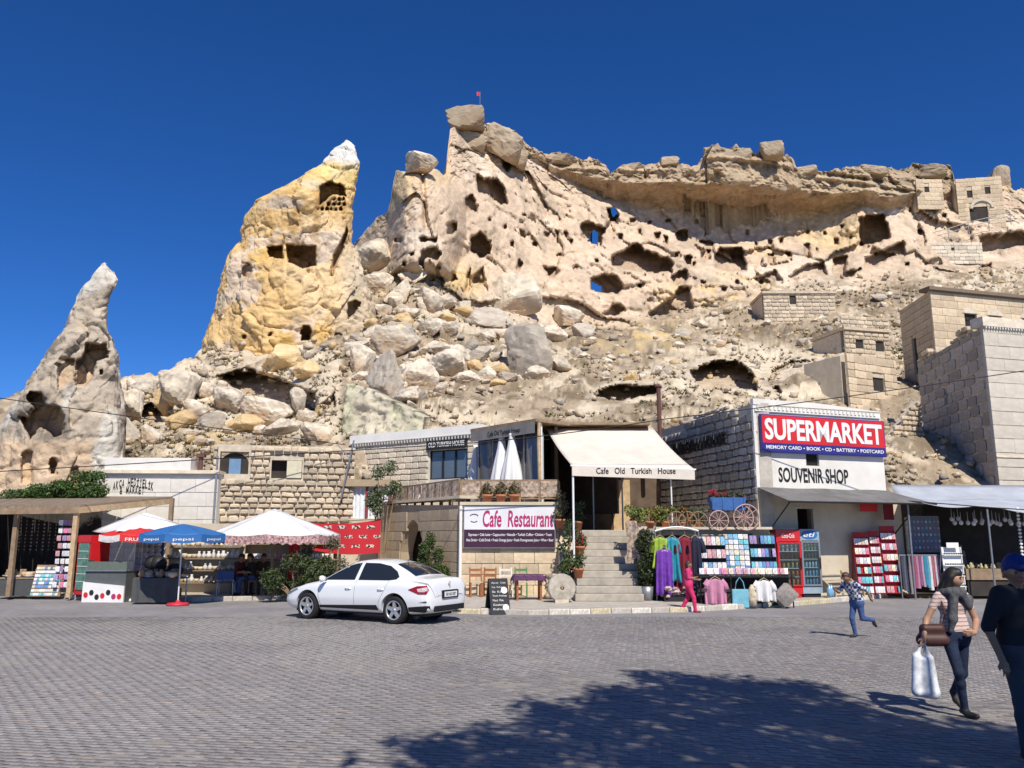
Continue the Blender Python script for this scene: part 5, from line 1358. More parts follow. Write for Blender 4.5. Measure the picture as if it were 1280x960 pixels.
# ---- parasols
def parasol(label, x, y, z0, hc, R_, n, cols, drop, base_col, valance=.16, val_mats=None, rib=True, group=None, marks=None, roof_mats=None):
    t = thing('parasol', label, 'parasol', (x, y, z0))
    MB().cyl((0, 0, .1), (0, 0, hc), .022).build('pole', STEEL, t)
    if base_col: MB().lathe([(.02, .16), (.06, .15), (.07, .10), (.30, .08), (.33, .03), (.31, 0)], 20).build('base', col_mat(base_col, .5), t, smooth=True)
    for k in range(n):
        a0, a1 = 2 * math.pi * k / n, 2 * math.pi * (k + 1) / n
        rows = []
        for q in np.linspace(0, 1, 7):
            row = []
            for s in np.linspace(0, 1, 7):
                p0 = Vector((math.cos(a0), math.sin(a0), 0)) * R_ * q; p1 = Vector((math.cos(a1), math.sin(a1), 0)) * R_ * q
                p = p0.lerp(p1, s); row.append(p + Vector((0, 0, hc - drop * q ** 1.25 - .05 * q * math.sin(math.pi * s))))
            rows.append(row)
        mt = (roof_mats or cols)[k % len(roof_mats or cols)]
        pn = MB().grid(rows).build('panel', mt, t, smooth=True, thick=.006)
        if valance:
            vm = (val_mats or cols)[k % len(val_mats or cols)]
            e = rows[-1]
            MB().grid([[p + Vector((0, 0, -.004 - valance * q)) * 1 for p in e] for q in (0, 1)]).build('valance', vm, pn, thick=.006)
            if marks:
                mid = (e[3] + e[3]) / 2; nrm = Vector((mid.x, mid.y, 0)).normalized()
                if nrm.y < .2:
                    tm = text('valance_lettering', marks[k % len(marks)], WHITEP, pn, -.28, .28, -.05, .05, y=0, ext=.004, bold=.01)
                    tm.matrix_local = Matrix.Translation(mid + nrm * .012 + Vector((0, 0, -.004 - valance * .5))) @ Matrix.Rotation(math.atan2(nrm.y, nrm.x) + math.pi / 2, 4, 'Z')
        if rib: MB().cyl((0, 0, hc - .35), (math.cos(a0) * R_ * .55, math.sin(a0) * R_ * .55, hc - drop * .5 - .03), .008, n=5).build('rib', STEEL, t)
    return t
PW = M('parasol_white', (.75, .74, .73), rough=.8, var=.09, scale=2, bump=.4, bscale=4, bdist=.03); PR = M('parasol_red', (.60, .03, .03), rough=.7, var=.06); PB_ = M('parasol_blue', (.03, .14, .38), rough=.7, var=.06); PFL = M('floral_fringe', (.42, .26, .25), rough=.9, var=.85, scale=14, detail=2)
b = G(152, 752)
parasol('white square parasol beside the blue parasol', b.x, b.y + 1.2, 0, Z(641, b.y + 1.2), 1.75, 4, [PW], .62, (.72, .72, .72), 0)
b = G(178, 752)
parasol('red parasol with white lettered panels under the white square parasol', b.x - .5, b.y + .3, 0, Z(658, b.y + .3), 1.15, 8, [PR], .26, (.72, .72, .72), .2, [PR, M('parasol_pale', (.72, .66, .62), rough=.7)], marks=['FRUIT', 'Meysu', 'KAFKAS'])
b = G(222, 757)
pb = parasol('blue parasol with white lettered panels on a red base', b.x, b.y, 0, Z(655, b.y), 1.3, 8, [PB_], .3, (.55, .03, .05), .22, marks=['pepsi'])
b = G(338, 745, .1)
big = thing('market_umbrella', 'big white square market umbrella with floral fringe over seated people', 'parasol', (b.x, b.y, .1))
MB().box(-.04, .04, -.04, .04, 0, 2.6).build('pole', WOOD, big)
R2 = 2.2; zr, za_ = Z(668, b.y) - .1, Z(636, b.y) - .1
for k in range(8):
    a0, a1 = R(45 * k + 10), R(45 * k + 55)
    c0, c1 = Vector((math.cos(a0) * R2, math.sin(a0) * R2, zr)), Vector((math.cos(a1) * R2, math.sin(a1) * R2, zr)); ap_ = Vector((0, 0, za_))
    pn = MB().grid([[ap_.lerp(c0.lerp(c1, s), q) - Vector((0, 0, .06 * math.sin(math.pi * s) * q)) for s in np.linspace(0, 1, 8)] for q in np.linspace(0, 1, 6)]).build('panel', PW, big, smooth=True, thick=.008)
    MB().grid([[c0.lerp(c1, s) + Vector((0, 0, -.06 * math.sin(math.pi * s) - .003 - q * (.25 + .03 * math.cos(s * 40)))) for s in np.linspace(0, 1, 30)] for q in (0, 1)]).build('fringe', PFL, pn, thick=.006)
# folded parasols on the terrace
FOLD = [(594, 33.2, 556, .8), (627, 31.0, 541, 1.0), (640, 30.4, 541, 1.0)]
for k, (u, Y, v, s) in enumerate(FOLD):
    z0 = TERR - .1; zt_ = Z(v, Y) - z0
    t = thing('folded_parasol', ['closed white parasol against the terrace house window', 'closed white parasol nearer the terrace house of the pair before the porch', 'closed white parasol nearer the log post of the pair before the porch'][k], 'parasol', (X(u, Y), Y, z0))
    MB().cyl((0, 0, 0), (0, 0, zt_), .03).build('pole', STEEL, t)
    MB().lathe([(.44 * s, .5), (.46 * s, .7), (.38 * s, 1.3), (.27 * s, 1.9), (.16 * s, 2.4), (.10, zt_ - .12), (.11, zt_ - .03), (.02, zt_)], 40, wob=lambda a, z: 1 + .16 * math.sin(a * 8) * min(1, max(.2, (3 - z) / 3))).build('cloth', PW, t, smooth=True)
    MB().lathe([(.25, 0), (.25, .08), (.05, .1)], 14).build('base', GREYM, t)

# ---- terrace railing with woven panels, tables, flower pots
KILIM = M('kilim', (.36, .28, .22), rough=.95, var=.75, scale=9, detail=3, bump=.3, bscale=60)
def railing(label, A, B, z, npan, h=.95):
    loc, rz, W = frame(A, B, z); t = thing('terrace_railing', label, 'railing', loc, rz)
    MB().box(0, W, -.04, .04, h - .06, h).build('top_rail', WOOD, t); MB().box(0, W, -.03, .03, .28, .34).build('lower_rail', WOOD, t)
    for k in range(npan + 1): MB().box(W * k / npan - .035, W * k / npan + .035, -.036, .036, 0, h - .062).build('post', WOOD, t)
    for k in range(npan):
        MB().grid([[(W * (k + .05 + .9 * s) / npan, -.05 + .02 * math.sin(s * 8 + k), .36 + (h - .42) * q) for s in np.linspace(0, 1, 12)] for q in np.linspace(0, 1, 4)]).build('woven_panel', KILIM, t, thick=.02)
railing('wooden terrace railing hung with woven panels above the Cafe Restaurant sign', Vector((CA.x - .05, CA.y + .35, 0)), Vector((CB.x + .05, CB.y + .35, 0)), TERR + .02, 5)
railing('wooden terrace railing hung with woven panels above the arched wall', Vector((WA.x + .45, WA.y + .3, 0)), Vector((CA.x - .1, CA.y + .4, 0)), TERR + .05, 8)
POTM = lathe_mesh('pot', [(.0, 0), (.11, 0), (.155, .24), (.18, .25), (.18, .31), (.15, .31), (.145, .27), (.0, .27)], TERRA, 16)
def potted(label, x, y, z, blobs, nl, ls, cols, s=1.0, cat='potted plant', pot=True, seed=1, potm=None):
    t = thing('potted_plant', label, cat, (x, y, z)); t.scale = (s, s, s)
    if pot: o = bpy.data.objects.new('pot', potm or POTM); link(o, t)
    st = MB()
    for bl_ in blobs[:6]: st.tube([(0, 0, .25), (bl_[0] * .5, bl_[1] * .5, (bl_[2] + .25) / 2), (bl_[0], bl_[1], bl_[2])], .012, 5)
    st.build('stem', WOOD, t)
    leaf_mesh('leaves', blobs, nl, ls, cols, t, seed)
    return t
DRY = [(.16, .11, .06), (.12, .10, .05), (.09, .11, .04)]
for k, (u, lb) in enumerate(((609, 'terracotta pot of dry stems on the coping, nearest the arched wall'), (626, 'terracotta pot of dry stems between two alike pots on the coping'), (643, 'terracotta pot of dry stems on the coping, nearest the log post'))):
    potted(lb, X(u, 28.45), 28.5, TERR + .115, [(0, 0, .5, .16, .16, .25), (.1, 0, .42, .12, .1, .2), (-.1, 0, .45, .12, .1, .2)], 260, .05, DRY, 1.05, seed=k)
# stair plants, left side
for k, (u, v, h, lb, cols) in enumerate([(700, 655, .9, 'potted shrub with dry reddish stems beside the top of the stairs', DRY), (709, 700, 1.5, 'tall green climbing plant beside the middle of the stairs', GREENS), (705, 735, .9, 'bushy green plant behind the millstone', GREENS), (724, 686, .35, 'red flowering potted plant on the upper stairs', [(.35, .04, .05), (.06, .10, .03), (.07, .11, .03)]), (722, 650, .6, 'leafy potted plant at the head of the stairs', GREENS), (722, 722, .4, 'small potted plant on the lower stairs', GREENS)]):
    Y = [28.2, 27.2, 26.7, 27.4, 28.4, 26.4][k]; x = X(u, Y); z = [LAND + .05, .8, .12, 1.42, LAND - .02, .76][k]
    bl_ = [(rng.uniform(-.12, .12), rng.uniform(-.1, .1), .3 + h * (q + .4) / 6, .2 + .06 * (k == 1), .2, .16) for q in range(6)]
    potted(lb, x, Y, z, bl_, 700 if k in (1, 2) else 350, .055, cols, 1.0, seed=20 + k)
# planters right of the stairs
for k, (u, s_, lb, cols) in enumerate([(790, .95, 'pale green leafy planter at the terrace edge beside the stairs', [(.16, .20, .05), (.10, .15, .04), (.22, .22, .06)]), (812, .9, 'yellow green trailing planter on the terrace ledge', [(.22, .20, .04), (.12, .14, .03), (.28, .22, .05)]), (832, .9, 'green trailing planter with yellowing leaves on the terrace ledge', [(.10, .14, .03), (.20, .17, .04)]), (853, .85, 'planter with orange flowers on the terrace ledge', [(.10, .13, .03), (.38, .10, .03), (.07, .10, .03)]), (872, .8, 'planter of dark leaves beside the blue flower cart', GREENS)]):
    Y = 26.75; bl_ = [(rng.uniform(-.3, .3), rng.uniform(-.12, .12), .32 + rng.uniform(0, .45), .2, .18, .15) for q in range(7)]
    potted(lb, X(u, Y), Y, LAND - .02, bl_, 620, .05, cols, s_, seed=40 + k, potm=None)
t = thing('planter_shrub', 'dark green columnar shrub in a grey pot at the foot of the stairs', 'shrub', (X(806, 26.0), 26.0, .12))
MB().lathe([(.0, 0), (.17, 0), (.22, .42), (.19, .42), (.0, .38)], 16).build('pot', GREYM, t, smooth=True)
MB().tube([(0, 0, .3), (.03, 0, 1.2), (0, 0, 1.9)], .03).build('trunk', WOOD, t)
leaf_mesh('crown', [(rng.uniform(-.1, .1), rng.uniform(-.1, .1), .6 + .22 * q, .27, .27, .24) for q in range(7)], 2600, .05, [(.03, .045, .015), (.045, .06, .02), (.025, .035, .015)], t, 51)
# hung kilim at stair wall
t = put(MB().grid([[(.35 * s + .05 * math.sin(q * 3), -.02 * math.sin(s * 9), -1.3 * q * (1 - .15 * s)) for s in np.linspace(0, 1, 8)] for q in np.linspace(0, 1, 8)]).mesh('hung_kilim'), (X(781, 26.2), 26.2, 2.5), 'grey woven kilim hung over the wall at the right of the stairs', 'rug'); t.data.materials.append(KILIM); t.modifiers.new('t', 'SOLIDIFY').thickness = .02
# flower cart
FX, FY = X(905, 26.7), 26.72
ct = thing('flower_cart', 'blue wooden flower cart with spoked wheels on the terrace ledge', 'cart', (FX, FY, LAND - .02))
CARTB = M('cart_blue', (.04, .12, .33), rough=.6, var=.2)
MB().prism([(-.35, .62), (.55, .62), (.68, 1.02), (-.48, 1.02)], -.25, .25).build('body', CARTB, ct)
for x in (-.42, -.1, .25, .58): MB().box(x, x + .05, -.27, -.253, .64, 1.04).build('slat', CARTB, ct)
for (x, r_) in ((-.25, .30), (.62, .40)):
    for sy in (-.32, .32):
        w = MB()
        w.tube([(x + r_ * math.cos(a), sy, r_ + r_ * math.sin(a)) for a in np.linspace(0, 2 * math.pi, 25)], .02, 6)
        wo_ = w.build('wheel', M('pink_wheel', (.52, .33, .30), rough=.6), ct)
        for a in np.linspace(0, math.pi * 2, 10, endpoint=False): MB().cyl((x, sy, r_), (x + r_ * math.cos(a), sy, r_ + r_ * math.sin(a)), .01, n=5).build('spoke', M('pink_wheel'), wo_)
MB().cyl((-.25, -.34, .3), (-.25, .34, .3), .02).build('axle', WOOD, ct); MB().cyl((.62, -.34, .4), (.62, .34, .4), .02).build('axle', WOOD, ct)
MB().tube([(-.4, 0, .65), (-.9, 0, .5), (-1.3, 0, .3)], .025).build('shaft', WOOD, ct)
t = thing('flowers', 'red geraniums and dark leaves filling the blue cart', 'flowers', (FX, FY, LAND + .85))
leaf_mesh('leaves', [(x, 0, .2, .2, .2, .15) for x in (-.3, 0, .3, .55)], 500, .05, [(.07, .10, .03), (.10, .05, .05), (.05, .07, .03)], t, 60)
leaf_mesh('petals', [(-.35, -.05, .32, .18, .15, .1), (0, -.1, .28, .12, .1, .06)], 160, .035, [(.55, .03, .05), (.4, .02, .06)], t, 61)
# terrace fence of criss-cross lattice
for k in range(3):
    t = thing('wheel_ornament', 'dark spoked cart wheel ornament leaning on the terrace ledge', 'wheel', (X(846 + 14 * k, 26.5), 26.6, LAND - .02), 0, 'wheel ornaments on the terrace')
    MB().tube([(.28 * math.cos(a), 0, .3 + .28 * math.sin(a)) for a in np.linspace(0, 2 * math.pi, 21)], .02, 5).build('rim', WOOD, t)
    for a in np.linspace(0, 2 * math.pi, 8, endpoint=False): MB().cyl((0, 0, .3), (.28 * math.cos(a), 0, .3 + .28 * math.sin(a)), .012, n=5).build('spoke', WOOD, t)

# ---- chairs, table, millstone, menu board before the cafe
def chair(label, x, y, z, rz, mat, seatm):
    t = thing('chair', label, 'chair', (x, y, z), rz)
    for sx in (-.19, .19):
        MB().box(sx - .022, sx + .022, -.21, -.165, 0, .44).build('leg', mat, t)
        MB().add([(sx - .022, .165, 0), (sx + .022, .165, 0), (sx + .022, .21, 0), (sx - .022, .21, 0), (sx - .022, .165, .45), (sx + .022, .165, .45), (sx + .022, .21, .45), (sx - .022, .21, .45), (sx - .022, .23, .92), (sx + .022, .23, .92), (sx + .022, .265, .92), (sx - .022, .265, .92)], [(0, 1, 5, 4), (4, 5, 9, 8), (2, 3, 7, 6), (6, 7, 11, 10), (1, 2, 6, 5), (5, 6, 10, 9), (3, 0, 4, 7), (7, 4, 8, 11), (8, 9, 10, 11)]).build('leg', mat, t)
        MB().box(sx - .012, sx + .012, -.17, .17, .18, .205).build('stretcher', mat, t)
    MB().box(-.21, .21, -.215, .163, .442, .475).build('seat', seatm, t, bevel=.012)
    for z_ in (.62, .80): MB().box(-.166, .166, .20 + (z_ - .6) * .1, .222 + (z_ - .6) * .1, z_, z_ + .075).build('back_slat', mat, t)
    return t
OW = M('orange_wood', (.34, .12, .04), rough=.6, var=.2, scale=8); CUSH = M('cream_cushion', (.55, .45, .30), rough=.9, var=.3, scale=10)
for k, (u, mt, sm_, lb, r_) in enumerate([(596, OW, CUSH, 'orange brown wooden chair nearest the arched wall, beside an alike chair', .15), (611, OW, OW, 'orange brown wooden chair between an alike chair and the white chair', -.2), (633, M('white_wood', (.66, .62, .55), rough=.6), CUSH, 'white wooden chair before the ashlar wall', .1), (651, M('green_wood', (.10, .22, .09), rough=.6), CUSH, 'green wooden chair behind the purple covered table', 0)]):
    chair(lb, X(u, 27.6), 27.6, .12, r_, mt, sm_)
tb = thing('cafe_table', 'small wooden table with a purple cloth beside the millstone', 'table', (X(660, 26.3), 26.3, .12), .08)
for sx in (-.36, .36):
    for sy in (-.3, .3): MB().box(sx - .03, sx + .03, sy - .03, sy + .03, 0, .72).build('leg', OW, tb)
MB().box(-.44, .44, -.38, .38, .722, .75).build('table_top', OW, tb)
PUR = M('purple_cloth', (.09, .035, .09), rough=.9, var=.5, scale=12)
t = thing('tablecloth', 'dark purple patterned cloth draped over the small cafe table', 'tablecloth', (X(660, 26.3), 26.3, .12), .08)
g = [[(x, y, .756 - max(0, abs(y) - .39) * 2.0 - max(0, abs(x) - .45) * 2.0 + .004 * math.sin(x * 30)) for x in np.linspace(-.52, .52, 22)] for y in np.linspace(-.47, .47, 18)]
MB().grid(g).build('cloth', PUR, t, thick=.006)
t = thing('millstone', 'old round millstone leaning on its edge at the foot of the stairs', 'millstone', (X(701, 25.2), 25.25, .11), .15)
MILL = M('millstone', (.42, .38, .31), rough=.95, var=.35, scale=5, bump=.5, bscale=14)
rr = .42; ring = []
m = MB(); n = 28
pro = [(.06, -.10), (.10, -.11), (rr - .03, -.10), (rr, -.06), (rr, .06), (rr - .03, .10), (.10, .11), (.06, .10)]
vs_ = [(q * math.cos(2 * math.pi * k / n), y, rr + q * math.sin(2 * math.pi * k / n)) for q, y in pro for k in range(n)]
fs = [(i * n + k, i * n + (k + 1) % n, ((i + 1) % len(pro)) * n + (k + 1) % n, ((i + 1) % len(pro)) * n + k) for i in range(len(pro)) for k in range(n)]
m.add(vs_, fs).build('stone', MILL, t); MB().box(-.25, .15, -.3, -.18, 0, .1).build('wedge', PALEST, t)
t = thing('cushion_pile', 'dark patterned cushions piled behind the millstone', 'cushion', (X(690, 26.6), 26.6, .12))
for k in range(3): MB().lathe([(.0, 0), (.22, .02), (.27, .09), (.22, .16), (.0, .18)], 14, (rng.uniform(-.05, .05), 0, .3 * k)).build('cushion', KILIM, t, smooth=True)
t = thing('menu_board', 'black folding menu board with white lettering at the kerb', 'sign', (G(622, 767).x, G(622, 767).y - .1, 0), .35)
for s in (-1, 1):
    m = MB(); m.add([(-.27, -.28 * (s == -1) + .28 * (s == 1), 0), (.27, -.28 * (s == -1) + .28 * (s == 1), 0), (.27, .01 * s, .92), (-.27, .01 * s, .92)], [(0, 1, 2, 3)]); m.build('panel', BLACK, t, thick=.025)
rows_ = ['Kahvalti', 'Gozleme', 'Manti  Pide', 'Testi Kebap', 'Sis  Kofte', 'Cay  Kahve', 'Ayran  Cola']
for k, s in enumerate(rows_):
    q = text('chalk_line', s, WHITEP, t, -.2, .2 - .05 * (k % 3), .0, .055, y=0, ext=.002)
    q.matrix_local = Matrix.Translation((0, -.30 + .27 * (.12 + .11 * k) / .92, .12 + .11 * k)) @ Matrix.Rotation(-math.atan2(.27, .92), 4, 'X')
m = MB()
for a, b2 in ((.14, .62), (.15, .18)):
    q = MB().lathe([(.0, 0), (.09, .001), (.0, .002)], 14).build('chalk_disc', WHITEP, t)
    q.matrix_local = Matrix.Translation((a, -.305 + .27 * b2 / .92, b2)) @ Matrix.Rotation(math.pi / 2 - math.atan2(.27, .92), 4, 'X')

# ---- racks of books and postcards
def rack(label, u0, u1, v0, v1, Y, z0, shelves, mat=BLACK, lean=.25, back=True, head=None):
    x0, x1 = X(u0, Y, 700), X(u1, Y, 700); h = Z(v0, Y) - z0
    t = thing('display_rack', label, 'rack', ((x0 + x1) / 2, Y, z0)); W = x1 - x0
    for s in (-1, 1):
        MB().tube([(s * W / 2, 0, 0), (s * W / 2, lean, h)], .018).build('upright', mat, t)
        MB().tube([(s * W / 2, .55, 0), (s * W / 2, lean, h)], .015).build('rear_leg', mat, t)
    zs_ = []
    for k in range(shelves):
        q = (k + .06) / shelves; z = h * (.28 + .72 * q) if v1 < 735 else h * q + .05
        y = lean * z / h
        MB().box(-W / 2, W / 2, y - .10, y + .02, z, z + .015).build('shelf', mat, t); zs_.append((y, z))
    if back: MB().add([(-W / 2, .03, .05), (W / 2, .03, .05), (W / 2, lean + .03, h), (-W / 2, lean + .03, h)], [(0, 1, 2, 3)]).build('back_panel', mat, t, thick=.012)
    return t, W, h, zs_
BOOKC = [(.20, .42, .60), (.62, .62, .66), (.55, .30, .32), (.12, .25, .50), (.66, .60, .45), (.60, .20, .30), (.15, .45, .50), (.70, .70, .72), (.35, .25, .45), (.75, .72, .68)]
bmesh_cache = {}
def book(sx, sz, ci, nm='book', sy=.03):
    key = (nm, round(sx, 3), round(sz, 3), ci)
    if key not in bmesh_cache: bmesh_cache[key] = box_mesh(nm, sx, sy, sz, M('print_%d' % ci, BOOKC[ci], rough=.4, var=.5, scale=16, detail=2, ovar=.2))
    return bmesh_cache[key]
def fill_rack(t, W, zs_, n, hgt, label, group, palette, nm='book', cat='book'):
    for (y, z) in zs_:
        for k in range(n):
            if rng.random() < .04: continue
            sx = W / n * .88
            put(book(sx, hgt, rng.choice(palette), nm), (t.location.x - W / 2 + W * (k + .5) / n, t.location.y + y - .04, t.location.z + z + .016), label, cat, group, rx=-.12)
RY = 26.0
t, W, h, zs_ = rack('dark rack of guide books beside the hanging clothes', 874, 909, 669, 748, RY, .12, 5)
fill_rack(t, W, zs_, 6, .26, 'guide book standing on the rack beside the hanging clothes', 'books on the rack by the clothes', (0, 1, 2, 4, 7, 9))
t, W, h, zs_ = rack('dark panel rack covered in postcards between two book racks', 907, 939, 667, 748, RY + .1, .12, 1)
for r_ in range(9):
    for k in range(5):
        sx, sz = W / 5 * .9, h * .72 / 9 * .9; z = h * .27 + h * .73 * r_ / 9; y = .25 * z / h
        put(book(round(sx, 3), round(sz, 3), rng.choice((0, 1, 3, 4, 6, 7, 9)), 'postcard', .006), (t.location.x - W / 2 + W * (k + .5) / 5, t.location.y + y - .02, .12 + z), 'postcard pinned on the panel rack between the book racks', 'postcard', 'postcards on the panel rack', rx=-.15)
t, W, h, zs_ = rack('dark rack of bright booklets beside the red drinks cooler', 940, 972, 667, 748, RY + .3, .12, 5)
fill_rack(t, W, zs_, 7, .25, 'bright booklet standing on the rack beside the red cooler', 'booklets on the rack by the cooler', (0, 3, 5, 6, 7, 8))
# low garment stall in front
ls = thing('garment_stall', 'low black clothes rail and table in front of the book racks', 'stall', (X(872, 24.7), 24.7, 0))
lw2 = X(985, 24.7) - X(872, 24.7)
for x in (0, lw2 * .33, lw2 * .66, lw2):
    MB().cyl((x, 0, 0), (x, 0, .92), .02).build('leg', BLACK, ls); MB().cyl((x, .6, 0), (x, .6, .92), .02).build('leg', BLACK, ls)
MB().box(-.05, lw2 + .05, -.05, .65, .92, .95).build('top_board', BLACK, ls); MB().cyl((-.05, -.12, .88), (lw2 + .05, -.12, .88), .015).build('rail', BLACK, ls)
MB().box(0, lw2, .3, .33, .05, .9).build('dark_cloth', DARKIN, ls)
for k in range(24):
    put(book(.13, .17, rng.choice((2, 4, 5, 8, 9, 1)), 'purse'), (ls.location.x + .05 + k * (lw2 - .1) / 24, 24.7 - .0 + .04 * (k % 2), .955), 'small embroidered purse on the low garment stall', 'purse', 'purses on the garment stall', rx=-.2)
def garment(label, cat, x, y, ztop, w, h, mat, kind='dress', rz=0, seed=0, name='garment'):
    r = random.Random(seed); t = thing(name, label, cat, (x, y, ztop), rz)
    rows = []
    for q in np.linspace(0, 1, 16):
        if kind == 'dress': hw = w * (.30 + .12 * math.sin(min(q * 3, 1.57)) + .12 * q - .10 * math.sin(q * 3.1))
        elif kind == 'shirt': hw = w * (.5 if q > .25 else .30 + .20 * q / .25)
        elif kind == 'trousers': hw = w * (.36 + .08 * q)
        else: hw = w * .5
        rows.append([(hw * s, -.05 - (.035 + .05 * q) * math.cos(s * 7 + seed) * (.3 + q) - .04 * (1 - s * s), -h * q + .02 * math.sin(s * 5 + seed) * q - .06 * abs(s) * (1 - min(q * 4, 1))) for s in np.linspace(-1, 1, 25)])
    MB().grid(rows).build('front', mat, t, smooth=True, thick=.012)
    MB().grid([[(a, -c, d) for a, c, d in rw2] for rw2 in rows]).build('back', mat, t, smooth=True, thick=.012)
    if kind in ('dress', 'shirt'):
        for s in (-1, 1):
            L = .42 if kind == 'dress' else .25
            MB().tube([(s * w * .28, 0, -.06), (s * w * .46, 0, -.06 - L * .5), (s * w * .5, -.02, -.06 - L)], [.09, .08, .09], 8).build('sleeve', mat, t, smooth=True)
    MB().tube([(-w * .25, 0, -.03), (0, 0, .06), (w * .25, 0, -.03)], .012).tube([(0, 0, .06), (.02, 0, .12), (.0, 0, .16)], .006).build('hanger', PALEWOOD, t)
    return t
CR = thing('clothes_rail', 'arched clothes rail with white trim beside the stair shrub', 'clothes rail', (X(818, 25.9), 25.9, .12))
cw2 = X(872, 25.9) - X(818, 25.9)
MB().cyl((0, 0, 0), (0, 0, 2.1), .02).build('post', GREYM, CR); MB().cyl((cw2, 0, 0), (cw2, 0, 2.05), .02).build('post', GREYM, CR)
MB().tube([(cw2 * s, 0, 2.08 + .12 * math.sin(math.pi * s)) for s in np.linspace(0, 1, 12)], .03).build('rail', WHITEP, CR)
MB().box(0, cw2, .25, .3, .05, 2.0).build('dark_backing', DARKIN, CR)
for k, (f_, mt, w_, h_, lb) in enumerate([(.10, M('lime_silk', (.30, .42, .05), rough=.5, var=.3), .55, .95, 'lime and yellow blouse on the arched clothes rail'), (.38, M('teal_silk', (.03, .26, .34), rough=.5, var=.25), .5, 1.35, 'teal dress on the arched clothes rail'), (.66, M('wine_cloth', (.20, .015, .03), rough=.8, var=.15), .62, 1.65, 'long dark red dress on the arched clothes rail'), (.9, M('navy_cloth', (.02, .02, .045), rough=.8), .5, 1.6, 'long black dress on the arched clothes rail beside the books')]):
    garment(lb, 'dress', CR.location.x + cw2 * f_, 25.86 - .02 * k, 2.02, w_, h_, mt, 'dress', seed=k, name='dress')
garment('shiny purple trousers hanging below the lime blouse', 'trousers', CR.location.x + cw2 * .16, 25.68, 1.66, .62, 1.35, M('purple_silk', (.17, .05, .36), rough=.35, var=.3), 'trousers', seed=9, name='hanging_trousers')
t = thing('shoe_basket', 'long basket heaped with patterned slippers under the dresses', 'basket', (CR.location.x + .15, 25.5, .12))
MB().box(0, cw2 * .9, 0, .4, 0, .14).build('basket', BLACK, t)
SLIP = lathe_mesh('slipper', [(.0, 0), (.09, .0), (.10, .03), (.06, .07), (.0, .08)], M('slipper', (.45, .33, .33), rough=.8, var=.6, scale=14, ovar=.4), 8)
for k in range(46):
    put(SLIP, (t.location.x + rng.uniform(.05, cw2 * .86), 25.5 + rng.uniform(.0, .4), .24 + rng.uniform(0, .16) + .12 * (k % 2)), 'patterned slipper in the heap under the dresses', 'slipper', 'slippers heaped under the dresses', rz=rng.uniform(0, 3), sc=(1.3, .7, 1))
y_ = 24.52
garment('pink hooded top hanging on the low garment stall', 'top', X(890, y_), y_, .84, .62, .72, M('pink_cloth', (.50, .22, .33), rough=.9, var=.15), 'shirt', seed=3, name='hooded_top')
garment('white T-shirt hanging on the low garment stall', 'T-shirt', X(950, y_), y_, .80, .58, .60, M('white_cloth', (.70, .69, .68), rough=.9, var=.06), 'shirt', seed=5, name='tshirt')
t = thing('tote_bag', 'light blue tote bag hanging on the low garment stall', 'bag', (X(920, y_), y_ - .02, .02))
MB().box(-.24, .24, -.05, .06, 0, .52).build('body', M('blue_canvas', (.17, .42, .52), rough=.9, var=.15), t, bevel=.03)
MB().tube([(-.14, 0, .5), (-.1, 0, .72), (0, 0, .86), (.1, 0, .72), (.14, 0, .5)], .014).build('strap', M('blue_canvas'), t)
t = thing('cushion', 'grey patterned square cushion standing on its corner at the stall end', 'cushion', (X(976, y_), y_ - .05, 0))
q = MB(); q.grid([[(.27 * a, -.07 * (1 - a * a) * (1 - b_ * b_), .27 * b_) for a in np.linspace(-1, 1, 9)] for b_ in np.linspace(-1, 1, 9)]); q.grid([[(.27 * a, .07 * (1 - a * a) * (1 - b_ * b_), .27 * b_) for a in np.linspace(-1, 1, 9)] for b_ in np.linspace(-1, 1, 9)])
q = q.build('cover', M('grey_weave', (.27, .24, .22), rough=.95, var=.35, scale=12), t, smooth=True); q.matrix_local = Matrix.Translation((0, 0, .385)) @ Matrix.Rotation(R(45), 4, 'Y')
t = thing('toy_camel', 'small cream and brown cloth bag hanging beside the white T-shirt', 'bag', (X(935, y_), y_, .05))
MB().lathe([(.0, 0), (.12, .04), (.15, .25), (.10, .5), (.03, .62)], 12).build('body', M('cream_weave', (.50, .42, .30), rough=.95, var=.5, scale=9), t, smooth=True)

